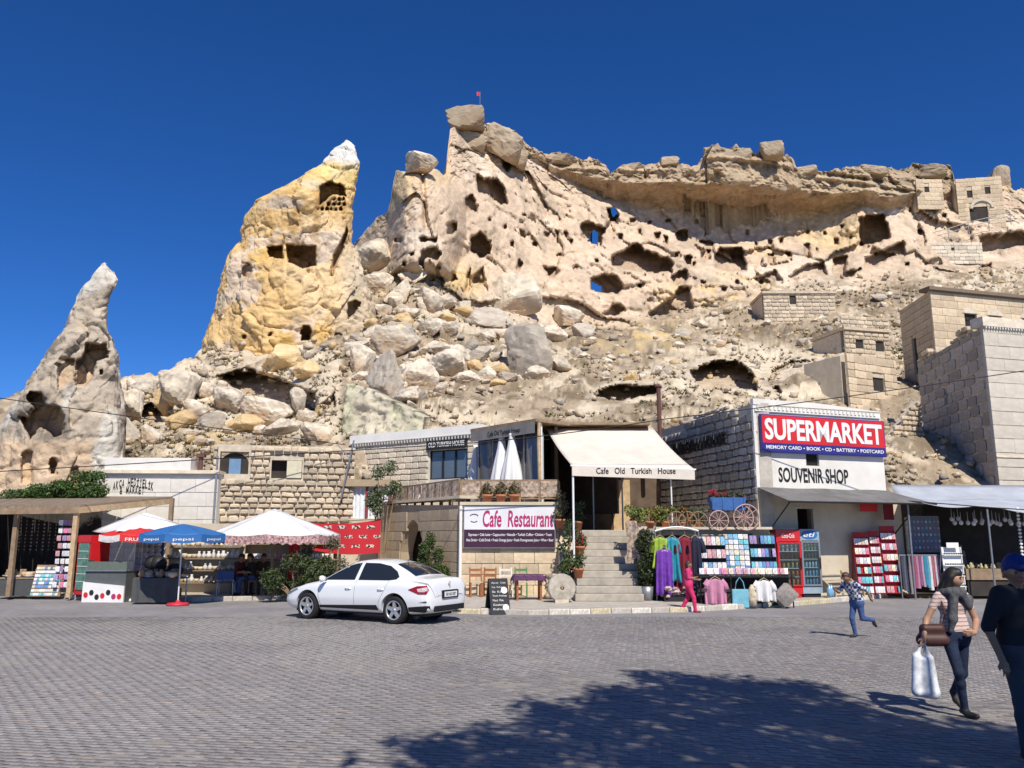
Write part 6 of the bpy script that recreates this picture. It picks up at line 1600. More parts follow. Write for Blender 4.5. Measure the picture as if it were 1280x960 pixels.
# ---- drinks coolers
def cooler(label, u, Y, h, w, body, head_text, door_tint, bottles, rz=0):
    t = thing('drinks_cooler', label, 'cooler', (X(u, Y, 720), Y, .12), rz)
    D = .62
    MB().box(-w / 2, -w / 2 + .05, 0, D, .12, h).box(w / 2 - .05, w / 2, 0, D, .12, h).box(-w / 2 + .05, w / 2 - .05, D - .05, D, .12, h).box(-w / 2 + .05, w / 2 - .05, 0, D - .05, h - .36, h).box(-w / 2 + .05, w / 2 - .05, .0, D - .05, .12, .34).build('cabinet', body, t)
    MB().box(-w / 2 + .04, w / 2 - .04, .05, D - .02, 0, .118).build('plinth', BLACK if door_tint else body, t)
    fr = MB(); a, b_, c, d = -w / 2 + .01, w / 2 - .01, .36, h - .38
    fr.box(a, a + .06, -.045, -.003, c, d).box(b_ - .06, b_, -.045, -.003, c, d).box(a + .06, b_ - .06, -.044, -.004, c, c + .05).box(a + .06, b_ - .06, -.044, -.004, d - .05, d)
    dr = fr.build('door', body if not door_tint else GREYM, t)
    gl = bpy.data.materials.get('cooler_glass')
    if not gl:
        gl = bpy.data.materials.new('cooler_glass'); gl.use_nodes = True; nt = gl.node_tree; nt.nodes.clear()
        ou = nt.nodes.new('ShaderNodeOutputMaterial'); mx = nt.nodes.new('ShaderNodeMixShader'); tr = nt.nodes.new('ShaderNodeBsdfTransparent'); gs = nt.nodes.new('ShaderNodeBsdfGlossy'); gs.inputs['Roughness'].default_value = .05
        tr.inputs[0].default_value = (.82, .9, .92, 1); mx.inputs[0].default_value = .08; nt.links.new(tr.outputs[0], mx.inputs[1]); nt.links.new(gs.outputs[0], mx.inputs[2]); nt.links.new(mx.outputs[0], ou.inputs[0])
    MB().box(a + .062, b_ - .062, -.03, -.02, c + .052, d - .052).build('glass', gl, dr)
    MB().box(b_ - .05, b_ - .02, -.085, -.046, .9, 1.25).build('handle', BLACK, dr)
    if head_text:
        if door_tint: MB().prism([(.27 * math.cos(k), h - .18 + .14 * math.sin(k)) for k in np.linspace(0, 2 * math.pi, 20, endpoint=False)], -.014, -.002).build('badge', M('badge_blue', (.03, .16, .42), rough=.4), t)
        text('lettering', head_text, WHITEP, t, -.22, .20 if not door_tint else .18, h - .25, h - .11, y=-.016, ext=.004, shear=.25, bold=.01)
    nsh = 5
    for k in range(nsh):
        z = .38 + (h - .8) * k / nsh
        MB().box(-w / 2 + .055, w / 2 - .055, .03, D - .06, z, z + .012).build('shelf', STEEL, t)
        for q in range(5):
            bm_ = bottles[k % len(bottles)]
            put(bm_, (t.location.x - w / 2 + .12 + q * (w - .24) / 4, Y + .14, .12 + z + .013), 'drink bottle on a shelf inside the %s' % ('red cooler' if not door_tint else 'blue ice cream cooler'), 'bottle', 'bottles in the %s' % ('red cooler' if not door_tint else 'blue badged cooler'))
    return t
def bottle_mesh(c): return lathe_mesh('bottle', [(.0, 0), (.035, 0), (.038, .14), (.03, .17), (.014, .20), (.014, .23), (.0, .23)], col_mat(c, .25), 8)
COOLR = M('cooler_red', (.55, .015, .02), rough=.35, var=.05, coat=.3)
cooler('red drinks cooler with white script lettering beside the booklet rack', 988, 27.0, 2.12, .80, COOLR, 'Coca-Cola', False, [bottle_mesh((.45, .20, .06)), bottle_mesh((.5, .15, .02)), bottle_mesh((.35, .33, .10)), bottle_mesh((.03, .02, .02)), bottle_mesh((.5, .5, .5))], .1)
cooler('blue and grey cooler with oval badge beside the red drinks cooler', 1015, 27.3, 2.15, .66, M('cooler_grey', (.28, .36, .42), rough=.4), 'eti', True, [bottle_mesh((.10, .30, .45)), bottle_mesh((.12, .34, .5)), bottle_mesh((.3, .5, .6)), bottle_mesh((.04, .09, .08)), bottle_mesh((.30, .28, .10))], .12)
WB = lathe_mesh('water_bottle', [(.0, 0), (.08, 0), (.085, .24), (.05, .33), (.025, .36), (.025, .40), (.0, .40)], M('water_plastic', (.22, .42, .60), rough=.15), 12)
for k in range(2): put(WB, (X(1030 + 4 * k, 27.1), 27.1 + .1 * k, .12), 'big blue water bottle at the foot of the coolers', 'bottle', 'water bottles by the coolers')
# ---- wooden steps to the shop door
A = Vector((X(1036, 27.2), 27.2, 0)); ws = thing('wooden_steps', 'weathered wooden steps leading up to the shop doorway', 'steps', (A.x, A.y, .12), .37)
for k in range(5): MB().box(.05, 1.15, .3 * k, .3 * k + .26, .13 + .17 * k, .165 + .17 * k).build('tread', STEPM, ws)
for x in (.0, 1.16): MB().add([(x, -.05, 0), (x + .045, -.05, 0), (x + .045, 1.5, .95), (x, 1.5, .95), (x, -.05, .2), (x + .045, -.05, .2), (x + .045, 1.5, 1.15), (x, 1.5, 1.15)], [(0, 1, 2, 3), (7, 6, 5, 4), (0, 4, 5, 1), (3, 2, 6, 7), (0, 3, 7, 4), (1, 5, 6, 2)]).build('stringer', PALEWOOD, ws)
# ---- red snack racks
SNR = M('rack_red', (.42, .02, .025), rough=.5, var=.1)
for k, (u0, u1, v0, lb) in enumerate([(1071, 1089, 672, 'red snack rack nearest the wooden steps'), (1091, 1103, 670, 'narrow red snack rack between two wider racks'), (1105, 1124, 664, 'red snack rack with a broad red header beside the scarves')]):
    t, W, h, zs_ = rack(lb, u0, u1, v0, 735, 28.2 + .1 * k, .12, 6, SNR, lean=.2)
    MB().box(-W / 2, W / 2, .2, .23, h, h + .18).build('header', SNR, t)
    fill_rack(t, W, zs_, 4, .2, 'snack packet on the ' + lb, 'packets on the red snack rack %s' % ['by the steps', 'in the middle', 'by the scarves'][k], (1, 4, 7, 9, 5, 2, 6), 'snack_packet', 'packet')
for k, (u, v, w_, h_, mt, lb) in enumerate([(1083, 632, .75, .42, RED, 'red poster on the shop wall over the snack racks'), (1110, 636, .45, .75, M('dark_red_cloth', (.20, .02, .03), rough=.9), 'dark red cloth hung on the shop wall beside the red poster'), (1060, 649, .28, .36, WOOD, 'small brown framed notice beside the shop door')]):
    q = Vector((X(u, 28.75, v), 28.6 + .15 * k, Z(v, 28.75))); MB_ = MB().box(-w_ / 2, w_ / 2, -.02, .0, -h_ / 2, h_ / 2).mesh(['poster', 'wall_cloth', 'notice'][k]); MB_.materials.append(mt)
    put(MB_, q, lb, ['poster', 'cloth', 'notice'][k], rz=.39)
# ---- right stalls: grey canopy, scarves, board, display tables
cp = thing('stall_canopy', 'big light grey cloth canopy over the dark stalls on the right', 'canopy', (0, 0, 0))
CAN = M('canopy_grey', (.42, .45, .50), rough=.85, var=.14, scale=1.4, bump=.5, bscale=2, bdist=.06)
b0, b1, f0, f1 = P(1112, 606, 31.5), P(1340, 607, 33), P(1135, 626, 28), P(1340, 641, 26.5)
rows = []
for q in np.linspace(0, 1, 10):
    a, b_ = b0.lerp(f0, q), b1.lerp(f1, q)
    rows.append([a.lerp(b_, s) + Vector((0, 0, -.16 * math.sin(math.pi * q) * 1 - .12 * q * math.sin(math.pi * s * 2) ** 2)) for s in np.linspace(0, 1, 26)])
MB().grid(rows).build('cloth', CAN, cp, smooth=True, thick=.012)
for p in (f0, f0.lerp(f1, .5), f1): MB().cyl((p.x, p.y + .05, 0), (p.x, p.y + .05, p.z - .08), .03).build('pole', GREYM, cp)
MB().tube([f0, f0.lerp(f1, .5) + Vector((0, 0, -.02)), f1], .02).build('front_cord', BLACK, cp)
st = thing('stall_shed', 'dark stall interior behind the grey canopy', 'shed', (0, 0, 0))
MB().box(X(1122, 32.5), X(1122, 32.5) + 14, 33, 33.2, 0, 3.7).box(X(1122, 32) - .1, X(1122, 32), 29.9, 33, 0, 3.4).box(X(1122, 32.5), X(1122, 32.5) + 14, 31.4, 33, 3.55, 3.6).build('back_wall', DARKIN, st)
MB().box(X(1130, 28.8, 740), X(1130, 28.8, 740) + 14, 28.6, 33, .0, .1).build('plinth', BROWNIN, st)
sr = thing('scarf_rail', 'rail on legs for the row of hanging scarves', 'clothes rail', (X(1126, 28.3, 720), 28.3, 0)); sw2 = X(1176, 28.3, 720) - X(1126, 28.3, 720)
MB().cyl((0, 0, 1.42), (sw2, 0, 1.42), .02).build('rail', GREYM, sr)
for x in (0, sw2): MB().cyl((x, 0, 0), (x, 0, 1.42), .02).build('leg', GREYM, sr)
SCC = [((.05, .05, .07), 'black'), ((.10, .11, .16), 'slate blue'), ((.07, .07, .09), 'charcoal'), ((.25, .22, .24), 'grey'), ((.12, .05, .07), 'dark plum'), ((.30, .08, .14), 'wine red'), ((.42, .20, .30), 'dusty pink'), ((.22, .10, .18), 'violet'), ((.45, .28, .34), 'pale pink'), ((.04, .22, .34), 'teal blue'), ((.10, .30, .42), 'sky blue'), ((.62, .60, .58), 'white'), ((.38, .12, .16), 'red brown'), ((.48, .45, .46), 'silver'), ((.16, .10, .20), 'dark violet')]
for k, (c, nm) in enumerate(SCC):
    x = sr.location.x + .06 + k * (sw2 - .12) / (len(SCC) - 1); L = rng.uniform(1.0, 1.28)
    t = put(MB().grid([[(.055 * s + .012 * math.sin(q * 6 + k), -.03 * (1 if side else -1) * (.3 + q) - .01 * math.cos(s * 5), -L * q) for s in np.linspace(-1, 1, 6)] for side, q in [(0, 1), (0, .5), (0, .05), (1, .05), (1, .5), (1, 1)]]).mesh('scarf'), (x, 28.3, 1.44), nm + ' scarf hanging on the scarf rail', 'scarf', None, rz=rng.uniform(-.5, .5)); t.data.materials.append(col_mat(c, .9)); t.modifiers.new('t', 'SOLIDIFY').thickness = .012
t = thing('price_board', 'tall grey board covered with rows of small trinkets above the scarves', 'board', (X(1153, 29.4), 29.4, 1.5))
MB().box(-.55, .55, 0, .05, 0, Z(645, 29.4) - 1.5).build('panel', M('board_grey', (.16, .18, .23), rough=.7, var=.35, scale=14), t)
MB().box(-.64, -.56, -.03, .05, -.1, Z(647, 29.4) - 1.5).build('edge_strip', M('strip_pale', (.5, .5, .38), rough=.7, var=.5, scale=9), t)
for k in range(40):
    put(book(.06, .08, rng.choice((1, 2, 6, 8)), 'trinket', .01), (t.location.x - .48 + .14 * (k % 8) + .0, 29.385, 1.62 + .22 * (k // 8)), 'tiny trinket card on the tall grey board', 'trinket', 'trinket cards on the grey board')
t, W, h, zs_ = rack('white spinner rack of sunglasses beside the scarves', 1180, 1204, 684, 745, 28.0, 0, 5, WHITEP, lean=.1)
MB().box(-.2, .2, -.02, 0, h - .02, h + .15).build('header', WHITEP, t)
SG = MB().box(-.07, -.01, -.02, 0, 0, .05).box(.01, .07, -.02, 0, 0, .05).box(-.07, .07, -.022, -.021, .04, .05).mesh('sunglasses'); SG.materials.append(col_mat((.03, .05, .05), .15))
for y, z in zs_:
    for k in range(4): put(SG, (t.location.x - W / 2 + W * (k + .5) / 4, 28.0 + y - .06, z + .03), 'pair of sunglasses on the white spinner rack', 'sunglasses', 'sunglasses on the spinner rack')
t = thing('display_table', 'brown display table of small carved souvenirs in the right stall', 'table', (X(1208, 28.2, 720), 28.2, 0)); tw = 3.0
MB().box(0, tw, 0, .9, .62, .98).build('tray', WOOD, t); MB().box(.05, tw - .05, .05, .85, .1, .6).build('base_shelf', DARKIN, t)
FIG = lathe_mesh('figurine', [(.0, 0), (.05, 0), (.06, .06), (.03, .11), (.035, .15), (.0, .18)], M('figurine', (.42, .38, .22), rough=.6, var=.3, ovar=.35), 8)
for k in range(54): put(FIG, (t.location.x + .08 + rng.random() * (tw - .2), 28.28 + rng.random() * .6, .981), 'small carved figurine on the brown display table', 'figurine', 'figurines on the display table', sc=(1, 1, rng.uniform(.7, 1.2)))
for k in range(22): put(FIG, (t.location.x + .1 + rng.random() * (tw - .4), 27.7 + rng.random() * .35, .0), 'small figurine on the ground before the display table', 'figurine', 'figurines on the ground')
BALL = lathe_mesh('ornament', [(.0, 0), (.05, .02), (.075, .08), (.05, .14), (.012, .16), (.006, .45), (.0, .45)], M('glass_ornament', (.60, .58, .58), rough=.2, ovar=.4), 10)
for k in range(20):
    u = 1190 + 5 * k; Y = 28.4; put(BALL, (X(u, Y), Y + rng.uniform(-.2, .3), Z(655 + rng.uniform(-6, 2), Y) - .05), 'pale glass ornament hanging under the grey canopy', 'ornament', 'ornaments hanging under the canopy')
t = thing('bead_string', 'string of white beads hanging from the grey canopy', 'beads', (X(1272, 27.6), 27.6, 1.4))
for k in range(14): MB().lathe([(.0, 0), (.05, .03), (.05, .07), (.0, .10)], 8, (0, 0, .115 * k)).build('bead', WHITEP, t)

# ---- left stalls
t = thing('drinks_cooler', 'narrow red cooler with glass front beside the shed post', 'cooler', (X(110, 27.4), 27.4, .1), -.55)
MB().box(-.36, .36, 0, .65, .1, 1.98).build('cabinet', COOLR, t); MB().box(-.28, .28, -.03, -.003, .25, 1.72).build('glass_door', M('green_glass', (.10, .22, .17), rough=.15, var=.5, scale=7), t); MB().box(-.3, .3, .03, .6, 0, .098).build('plinth', BLACK, t)
MB().box(-.36, .36, -.035, -.002, 1.74, 1.96).build('header', COOLR, t)
for k in range(5): MB().box(-.27, .27, -.04, -.031, .5 + .24 * k, .52 + .24 * k).build('shelf_edge', STEEL, t)
# fruit counter
fc = thing('fruit_counter', 'white juice counter with printed fruit front under the parasols', 'counter', (X(112, 26.9), 26.9, 0), -.08); fw2 = X(165, 26.9) - X(112, 26.9)
MB().prism([(0, 0), (fw2, 0), (fw2, .5), (0, .62)], 0, .06).build('front_panel', PW, fc); MB().box(.02, fw2, .061, .7, .0, .95).build('body', M('counter_dark', (.10, .11, .11), rough=.5), fc); MB().box(0, fw2 + .02, .0, .72, .952, .98).build('top', GREYM, fc)
MB().box(.02, .04, .1, .7, .98, 1.3).box(.04, fw2 - .02, .1, .12, .98, 1.25).build('glass_guard', M('guard', (.12, .15, .13), rough=.1), fc)
for k in range(7):
    q = MB().prism([(.075 * math.cos(a), .09 * math.sin(a)) for a in np.linspace(0, 2 * math.pi, 12, endpoint=False)], -.006, -.001).build('fruit_print', [RED, BLACK, MAG][k % 3 if k != 2 else 1], fc); q.location = (.12 + k * fw2 / 7.4, 0, .22 + .08 * math.sin(k * 2))
ORG = lathe_mesh('orange', [(.0, 0), (.03, .005), (.045, .045), (.03, .08), (.0, .085)], M('orange_fruit', (.62, .20, .02), rough=.5, ovar=.15), 10)
for k in range(26): put(ORG, (fc.location.x + .12 + rng.random() * .85, 26.9 + .25 + rng.random() * .35, .985 + .07 * (k % 3)), 'orange in the pile on the juice counter', 'orange', 'oranges on the juice counter')
# pottery stall with dark cloth
ps = thing('pottery_stall', 'table under a dark grey cloth heaped with pottery beside the red parasol base', 'stall', (X(165, 26.0, 740), 26.0, 0), .05); pw = X(222, 26.0, 740) - X(165, 26.0, 740)
MB().box(0, pw, 0, .9, .74, .78).build('table_top', WOOD, ps); MB().grid([[(pw * s, -.03 + .03 * math.sin(s * 24), .78 - .72 * q) for s in np.linspace(0, 1, 40)] for q in (0, .5, 1)]).build('cloth', M('dark_cloth', (.075, .078, .08), rough=.9), ps, thick=.012)
for x in (.05, pw - .05): MB().cyl((x, .85, 0), (x, .85, .74), .025).build('leg', STEEL, ps)
POTS = [lathe_mesh('pottery', pr, mt, 14) for pr, mt in (([(.0, 0), (.09, 0), (.15, .09), (.13, .17), (.0, .15)], M('clay_pale', (.55, .42, .28), rough=.8, var=.2, ovar=.2)), ([(.0, 0), (.05, 0), (.09, .1), (.05, .2), (.06, .25), (.0, .24)], M('clay_brown', (.28, .18, .11), rough=.7, ovar=.2)), ([(.0, 0), (.10, 0), (.19, .05), (.18, .06), (.0, .02)], M('plate_glaze', (.50, .52, .55), rough=.3, var=.5, scale=16, ovar=.2)))]
for k in range(24): put(rng.choice(POTS), (ps.location.x + .12 + rng.random() * (pw - .25), 26.12 + rng.random() * .6, .79), 'piece of pottery on the dark clothed stall table', 'pottery', 'pottery on the dark stall table')
t = thing('bag_heap', 'heap of black leather bags behind the pottery stall', 'bags', (X(205, 27.2), 27.2, .1))
for k in range(9): MB().lathe([(.0, 0), (.22, .03), (.26, .2), (.18, .36), (.05, .42)], 12, (rng.uniform(-.45, .5), rng.uniform(-.2, .3), .25 + .22 * (k % 4))).build('bag', BLACK, t, smooth=True)
MB().box(-.55, .6, -.3, .4, 0, .3).build('crate', WOOD, t)
# ceramics shelves
cs2 = thing('ceramics_shelves', 'tiered white shelves of ceramics beside the seated people', 'shelves', (X(203, 29.2), 29.2, .1)); cl2 = X(296, 29.2) - X(203, 29.2)
VASE = [lathe_mesh('ceramic', pr, mt, 12) for pr, mt in (([(.0, 0), (.07, 0), (.10, .12), (.04, .22), (.055, .27), (.0, .26)], M('white_ceramic', (.70, .68, .62), rough=.35, ovar=.08)), ([(.0, 0), (.06, 0), (.11, .08), (.09, .15), (.0, .13)], M('cream_ceramic', (.62, .52, .36), rough=.4, ovar=.2)), ([(.0, 0), (.05, 0), (.07, .1), (.03, .2), (.035, .24), (.0, .23)], M('yellow_ceramic', (.60, .42, .10), rough=.4, ovar=.2)))]
for k in range(4):
    z, y = .35 + .40 * k, .28 * k
    MB().box(0, cl2, y, y + .3, z, z + .04).build('shelf', M('shelf_brown', (.25, .18, .12), rough=.8), cs2); MB().box(0, cl2, y + .28, y + .3, z - .34, z - .002).build('riser', CREAM, cs2)
    for q in range(15):
        put(rng.choice(VASE[:2] if rng.random() < .85 else VASE), (cs2.location.x + .1 + q * (cl2 - .2) / 14, 29.2 + y + .13, .1 + z + .041), 'small ceramic vase on the tiered white shelves', 'vase', 'vases on the tiered shelves', sc=(rng.uniform(.7, 1.1),) * 2 + (rng.uniform(.7, 1.15),))
MB().box(0, cl2, 1.15, 1.2, .1, 2.4).build('backing', CREAM, cs2)
for k in range(26):
    put(lathe_mesh('plate', [(.0, 0), (.12, .01), (.13, .025), (.0, .015)], POTS[2].materials[0], 14) if k == 0 else bpy.data.meshes['plate'], (cs2.location.x - .62 + .22 * (k % 4), 29.0, 1.0 + .2 * (k // 4)), 'blue patterned plate on the hanging display', 'plate', 'plates on the hanging display', rx=math.pi / 2)
t = thing('plate_board', 'blue board behind the hanging plates', 'board', (cs2.location.x - .8, 29.05, .1)); MB().box(0, 1.0, 0, .05, .4, 2.3).build('panel', M('board_blue', (.05, .08, .2), rough=.7, var=.3), t); MB().box(.45, .55, 0, .05, 0, .4).build('stand', WOOD, t)
# second shelf with red goods right of it
t = thing('long_shelf', 'long low shelf of red souvenirs behind the seated people', 'shelves', (X(300, 30.5), 30.5, .1)); ll = X(425, 30.5) - X(300, 30.5)
for k in range(3): MB().box(0, ll, 0, .4, .55 + .55 * k, .60 + .55 * k).build('shelf', WOOD, t)
for x in (0, ll / 2, ll - .06): MB().box(x, x + .06, .05, .38, 0, 1.7).build('upright', WOOD, t)
MB().box(0, ll, .42, .46, 0, 2.2).build('backing', CREAM, t)
for k in range(40): put(book(.14, .18, rng.choice((2, 5, 4, 1, 9)), 'souvenir'), (t.location.x + .1 + (k % 20) * (ll - .2) / 20, 30.6, .1 + .601 + .55 * (1 + k // 20) - .55 * (k // 20 == 0) * 0), 'small souvenir box on the long low shelf', 'souvenir', 'souvenirs on the long shelf')
# blue folding chair
t = thing('folding_chair', 'blue canvas folding chair with white frame at the pavement edge', 'chair', (X(288, 28.4), 28.4, .12), .2)
for s in (-.25, .25):
    MB().tube([(s, -.25, 0), (s, -.25, .75)], .018).build('leg', STEEL, t); MB().tube([(s, .25, 0), (s, .25, .75)], .018).build('leg', STEEL, t)
MB().box(-.27, .27, -.27, .25, .42, .45).build('seat', M('canvas_blue', (.06, .12, .32), rough=.9), t); MB().box(-.27, .27, -.28, -.26, .5, .78).build('back', M('canvas_blue'), t)
# textile banners
BANR = bpy.data.materials.new('banner_red'); BANR.use_nodes = True; nt = BANR.node_tree; b_ = nt.nodes['Principled BSDF']; b_.inputs['Roughness'].default_value = .9
tc = nt.nodes.new('ShaderNodeTexCoord'); br2 = nt.nodes.new('ShaderNodeTexBrick'); br2.inputs['Scale'].default_value = 1; br2.inputs['Brick Width'].default_value = .52; br2.inputs['Row Height'].default_value = .34; br2.inputs['Mortar Size'].default_value = .12; br2.offset = .5
mp = nt.nodes.new('ShaderNodeMapping'); mp.inputs['Rotation'].default_value = (R(90), 0, 0); nt.links.new(tc.outputs['Object'], mp.inputs[0]); nt.links.new(mp.outputs[0], br2.inputs['Vector'])
nz_ = nt.nodes.new('ShaderNodeTexNoise'); nz_.inputs['Scale'].default_value = 14; nz_.inputs['Detail'].default_value = 2; nt.links.new(tc.outputs['Object'], nz_.inputs['Vector'])
rp = nt.nodes.new('ShaderNodeValToRGB'); rp.color_ramp.interpolation = 'CONSTANT'; rp.color_ramp.elements[0].color = (.04, .02, .02, 1); rp.color_ramp.elements[1].color = (.66, .58, .48, 1); rp.color_ramp.elements[1].position = .5; nt.links.new(nz_.outputs[0], rp.inputs[0])
mx = nt.nodes.new('ShaderNodeMix'); mx.data_type = 'RGBA'; nt.links.new(br2.outputs['Fac'], mx.inputs['Factor']); nt.links.new(rp.outputs[0], mx.inputs['A']); mx.inputs['B'].default_value = (.50, .02, .03, 1); nt.links.new(mx.outputs['Result'], b_.inputs['Base Color'])
def banner(label, p0, p1, h0, h1, sag=.1):
    t = thing('textile_banner', label, 'textile', p0)
    d = p1 - p0
    o_ = MB().grid([[d * s + Vector((0, .05 * math.sin(s * 9), -sag * math.sin(math.pi * s) - (h0 + (h1 - h0) * s) * q)) for s in np.linspace(0, 1, 24)] for q in np.linspace(0, 1, 8)]).build('cloth', BANR, t, thick=.012)
    MB().tube([Vector((0, 0, 0)), d], .012).build('cord', BLACK, t)
banner('red printed textile hung on a cord beside the arched wall', P(392, 653, 30.6), P(476, 649, 30.6), 1.0, 1.2)
banner('narrow red cloth strip hanging at the umbrella edge', P(362, 672, 29.6), P(375, 672, 29.6), 1.5, 1.1)
# left-most displays under the shed
t = thing('trinket_table', 'low dark table of trinkets at the far end of the shed', 'table', (X(-5, 28.2, 740), 28.2, .1)); MB().box(0, 1.3, 0, .7, .55, .6).build('top', WOOD, t); MB().box(.03, 1.27, .02, .68, 0, .548).build('cloth_front', M('dark_cloth'), t)
for k in range(22): put(rng.choice(POTS + [SLIP]), (t.location.x + .1 + rng.random() * 1.1, 28.25 + rng.random() * .5, .705), 'trinket on the low dark table under the shed', 'trinket', 'trinkets on the shed table')
t = thing('tile_panel', 'leaning panel of blue and ochre tiles under the shed', 'tile display', (X(38, 28.0, 735), 28.0, .1)); tw2 = X(76, 28, 735) - X(38, 28, 735)
MB().add([(0, 0, 0), (tw2, 0, 0), (tw2, .3, 1.0), (0, .3, 1.0)], [(0, 1, 2, 3)]).build('board', WOOD, t, thick=.03)
TC = [(.20, .38, .45), (.45, .45, .40), (.50, .36, .12), (.10, .25, .40), (.55, .55, .52)]
for k in range(80):
    o_ = bpy.data.objects.new('tile', book(.088, .088, [6, 1, 4, 3, 7][(k // 10 + rng.randrange(2)) % 5], 'tile', .012)); link(o_, t); o_.location = (.06 + (k % 10) * (tw2 - .1) / 10, -.03 + .3 * (.03 + .118 * (k // 10)), .03 + .118 * (k // 10)); o_.rotation_euler = (-.29, 0, 0)
for k, u in enumerate((78, 84, 90)):
    t = thing('hanging_strip', 'strip of small hanging goods inside the shed', 'hanging goods', (X(u, 27.9), 27.9, 2.6), 0, 'hanging goods in the shed')
    for q in range(9): o_ = bpy.data.objects.new('packet', book(.13, .17, rng.choice((1, 2, 5, 8, 9)), 'packet', .02)); link(o_, t); o_.location = (rng.uniform(-.03, .03), 0, -.25 * q - .2)
    MB().cyl((0, 0, -2.3), (0, 0, 0), .006, n=5).build('cord', BLACK, t)
for k in range(9):
    t = thing('hanging_beads', 'string of dull beads hanging in the dark shed', 'beads', (X(28 + 5 * k, 28.6), 28.6 + .1 * (k % 3), 2.75), 0, 'beads hanging in the shed')
    for q in range(10): MB().lathe([(.0, 0), (.03, .03), (.0, .06)], 6, (0, 0, -.12 * q - .1)).build('bead', M('bead_tan', (.30, .24, .17), rough=.6, ovar=.3), t)
    MB().cyl((0, 0, -1.3), (0, 0, 0), .005, n=4).build('cord', BLACK, t)
# ================================================================ PLANTS
def bush(name, label, base, blobs, n, size, cols, seed, trunk=.04, cat='shrub'):
    t = thing(name, label, cat, base)
    m_ = MB()
    for b_ in blobs: m_.tube([(0, 0, -.05), (b_[0] * .4, b_[1] * .4, b_[2] * .5), (b_[0], b_[1], b_[2])], [trunk, trunk * .7, trunk * .3], 6)
    m_.build('trunk', WOOD, t)
    leaf_mesh('crown', blobs, n, size, cols, t, seed, shell=.35)
    return t
DG = [(.03, .05, .018), (.05, .075, .025), (.07, .09, .03), (.10, .10, .045), (.04, .06, .02)]
r_ = random.Random(4)
bush('shrub', 'wide dark green shrub on the pavement behind the white car', (X(372, 26.9), 26.9, .12), [(r_.uniform(-1.0, 1.05), r_.uniform(-.35, .35), r_.uniform(.3, 1.15), .38, .34, .34) for _ in range(16)], 7500, .05, DG, 70)
bush('shrub', 'thin straggly shrub with pale leaves beside the red cloth strip', (X(407, 27.6), 27.6, .12), [(r_.uniform(-.6, .6), r_.uniform(-.25, .25), r_.uniform(.5, 1.75), .28, .26, .3) for _ in range(11)], 2300, .05, [(.09, .10, .05), (.05, .07, .03), (.14, .13, .09)], 71)
bush('shrub', 'conical bright green shrub before the arched wall', (X(540, 28.9), 28.9, .12), [(r_.uniform(-.55, .55) * (1 - .28 * k / 3), r_.uniform(-.3, .3), .3 + .17 * k, .36 - .018 * k, .32 - .015 * k, .3) for k in range(10)], 4200, .05, [(.05, .085, .02), (.08, .12, .03), (.035, .06, .018)], 72)
bush('sapling_tree', 'slender pale leaved sapling before the glass kiosk', (X(480, 32.6), 32.6, .1), [(r_.uniform(-.45, .45), r_.uniform(-.3, .3), r_.uniform(2.9, 4.6), .34, .32, .34) for _ in range(11)], 2300, .065, [(.10, .13, .06), (.16, .18, .11), (.07, .10, .04)], 73, cat='tree')
iv = thing('ivy', 'thick green ivy creeping over the shed roof below the painted lettering', 'ivy', (X(77, 31.3), 31.3, Z(622, 31.3)))
bl_ = [(X(u, 31.3) - X(85, 31.3), rng.uniform(-.25, .3), rng.uniform(.05, .05 + h), .42, .35, .24) for u, h in [(20, .1), (32, .1), (45, .2), (55, .25), (66, .3), (76, .4), (85, .5), (94, .65), (102, .8), (110, .95), (118, .95), (125, .95), (131, .7), (122, .3), (108, .3), (96, .25)] for _ in (0, 1)]
leaf_mesh('leaves', bl_, 7500, .06, [(.05, .10, .02), (.08, .14, .03), (.035, .07, .02)], iv, 75)
MB().tube([(-2, 0, .05), (0, 0, .1), (1.2, 0, .5)], .03).build('stem', WOOD, iv)
# the plane tree behind the viewer whose shade lies on the square
tr = thing('shade_tree', 'broad leafy tree beside the square casting dappled shade on the paving', 'tree', (9.0, -1.5, 0))
SHADE = [(-.75, 8.35, .55), (-.1, 8.7, .7), (.7, 9.2, .8), (.45, 10.2, .55), (1.3, 10.4, .8), (1.35, 11.3, .45), (2.1, 11.3, .9), (2.6, 12.3, .55), (2.0, 12.6, .35), (3.2, 11.7, .85), (3.9, 11.6, .6), (2.0, 9.5, .95), (3.0, 10.2, 1.0), (3.75, 10.2, .65), (.1, 7.5, .8), (1.3, 8.1, .95), (2.5, 8.6, 1.0), (3.7, 8.9, 1.0), (4.6, 8.9, .65), (4.9, 8.1, .9), (5.5, 8.6, .8), (3.6, 7.5, 1.0), (2.2, 7.1, 1.0), (.9, 6.6, .9), (-.5, 7.1, .6), (6.2, 9.2, .6), (6.5, 8.3, .8), (5.0, 7.0, 1.0), (3.4, 6.2, 1.0), (1.8, 5.8, .9), (6.6, 7.2, .9)]
bl_ = []
for sx, sy, rr_ in SHADE:
    h = 8.2 + rng.uniform(-.4, .5); k_ = 1 / math.tan(SUN_EL)
    bl_.append((sx + math.sin(SUN_AZ) * k_ * h - 9.0, sy + math.cos(SUN_AZ) * k_ * h + 1.5, h, rr_ * .98, rr_ * .98, .75))
for sx, sy, rr_ in list(SHADE):  # second crown layer added over the same spots to block more sky
    h = 10.6 + rng.uniform(-.5, .6)
    bl_.append((sx + math.sin(SUN_AZ) * k_ * h - 9.0, sy + math.cos(SUN_AZ) * k_ * h + 1.5, h, rr_ * .9, rr_ * .9, 1.0))
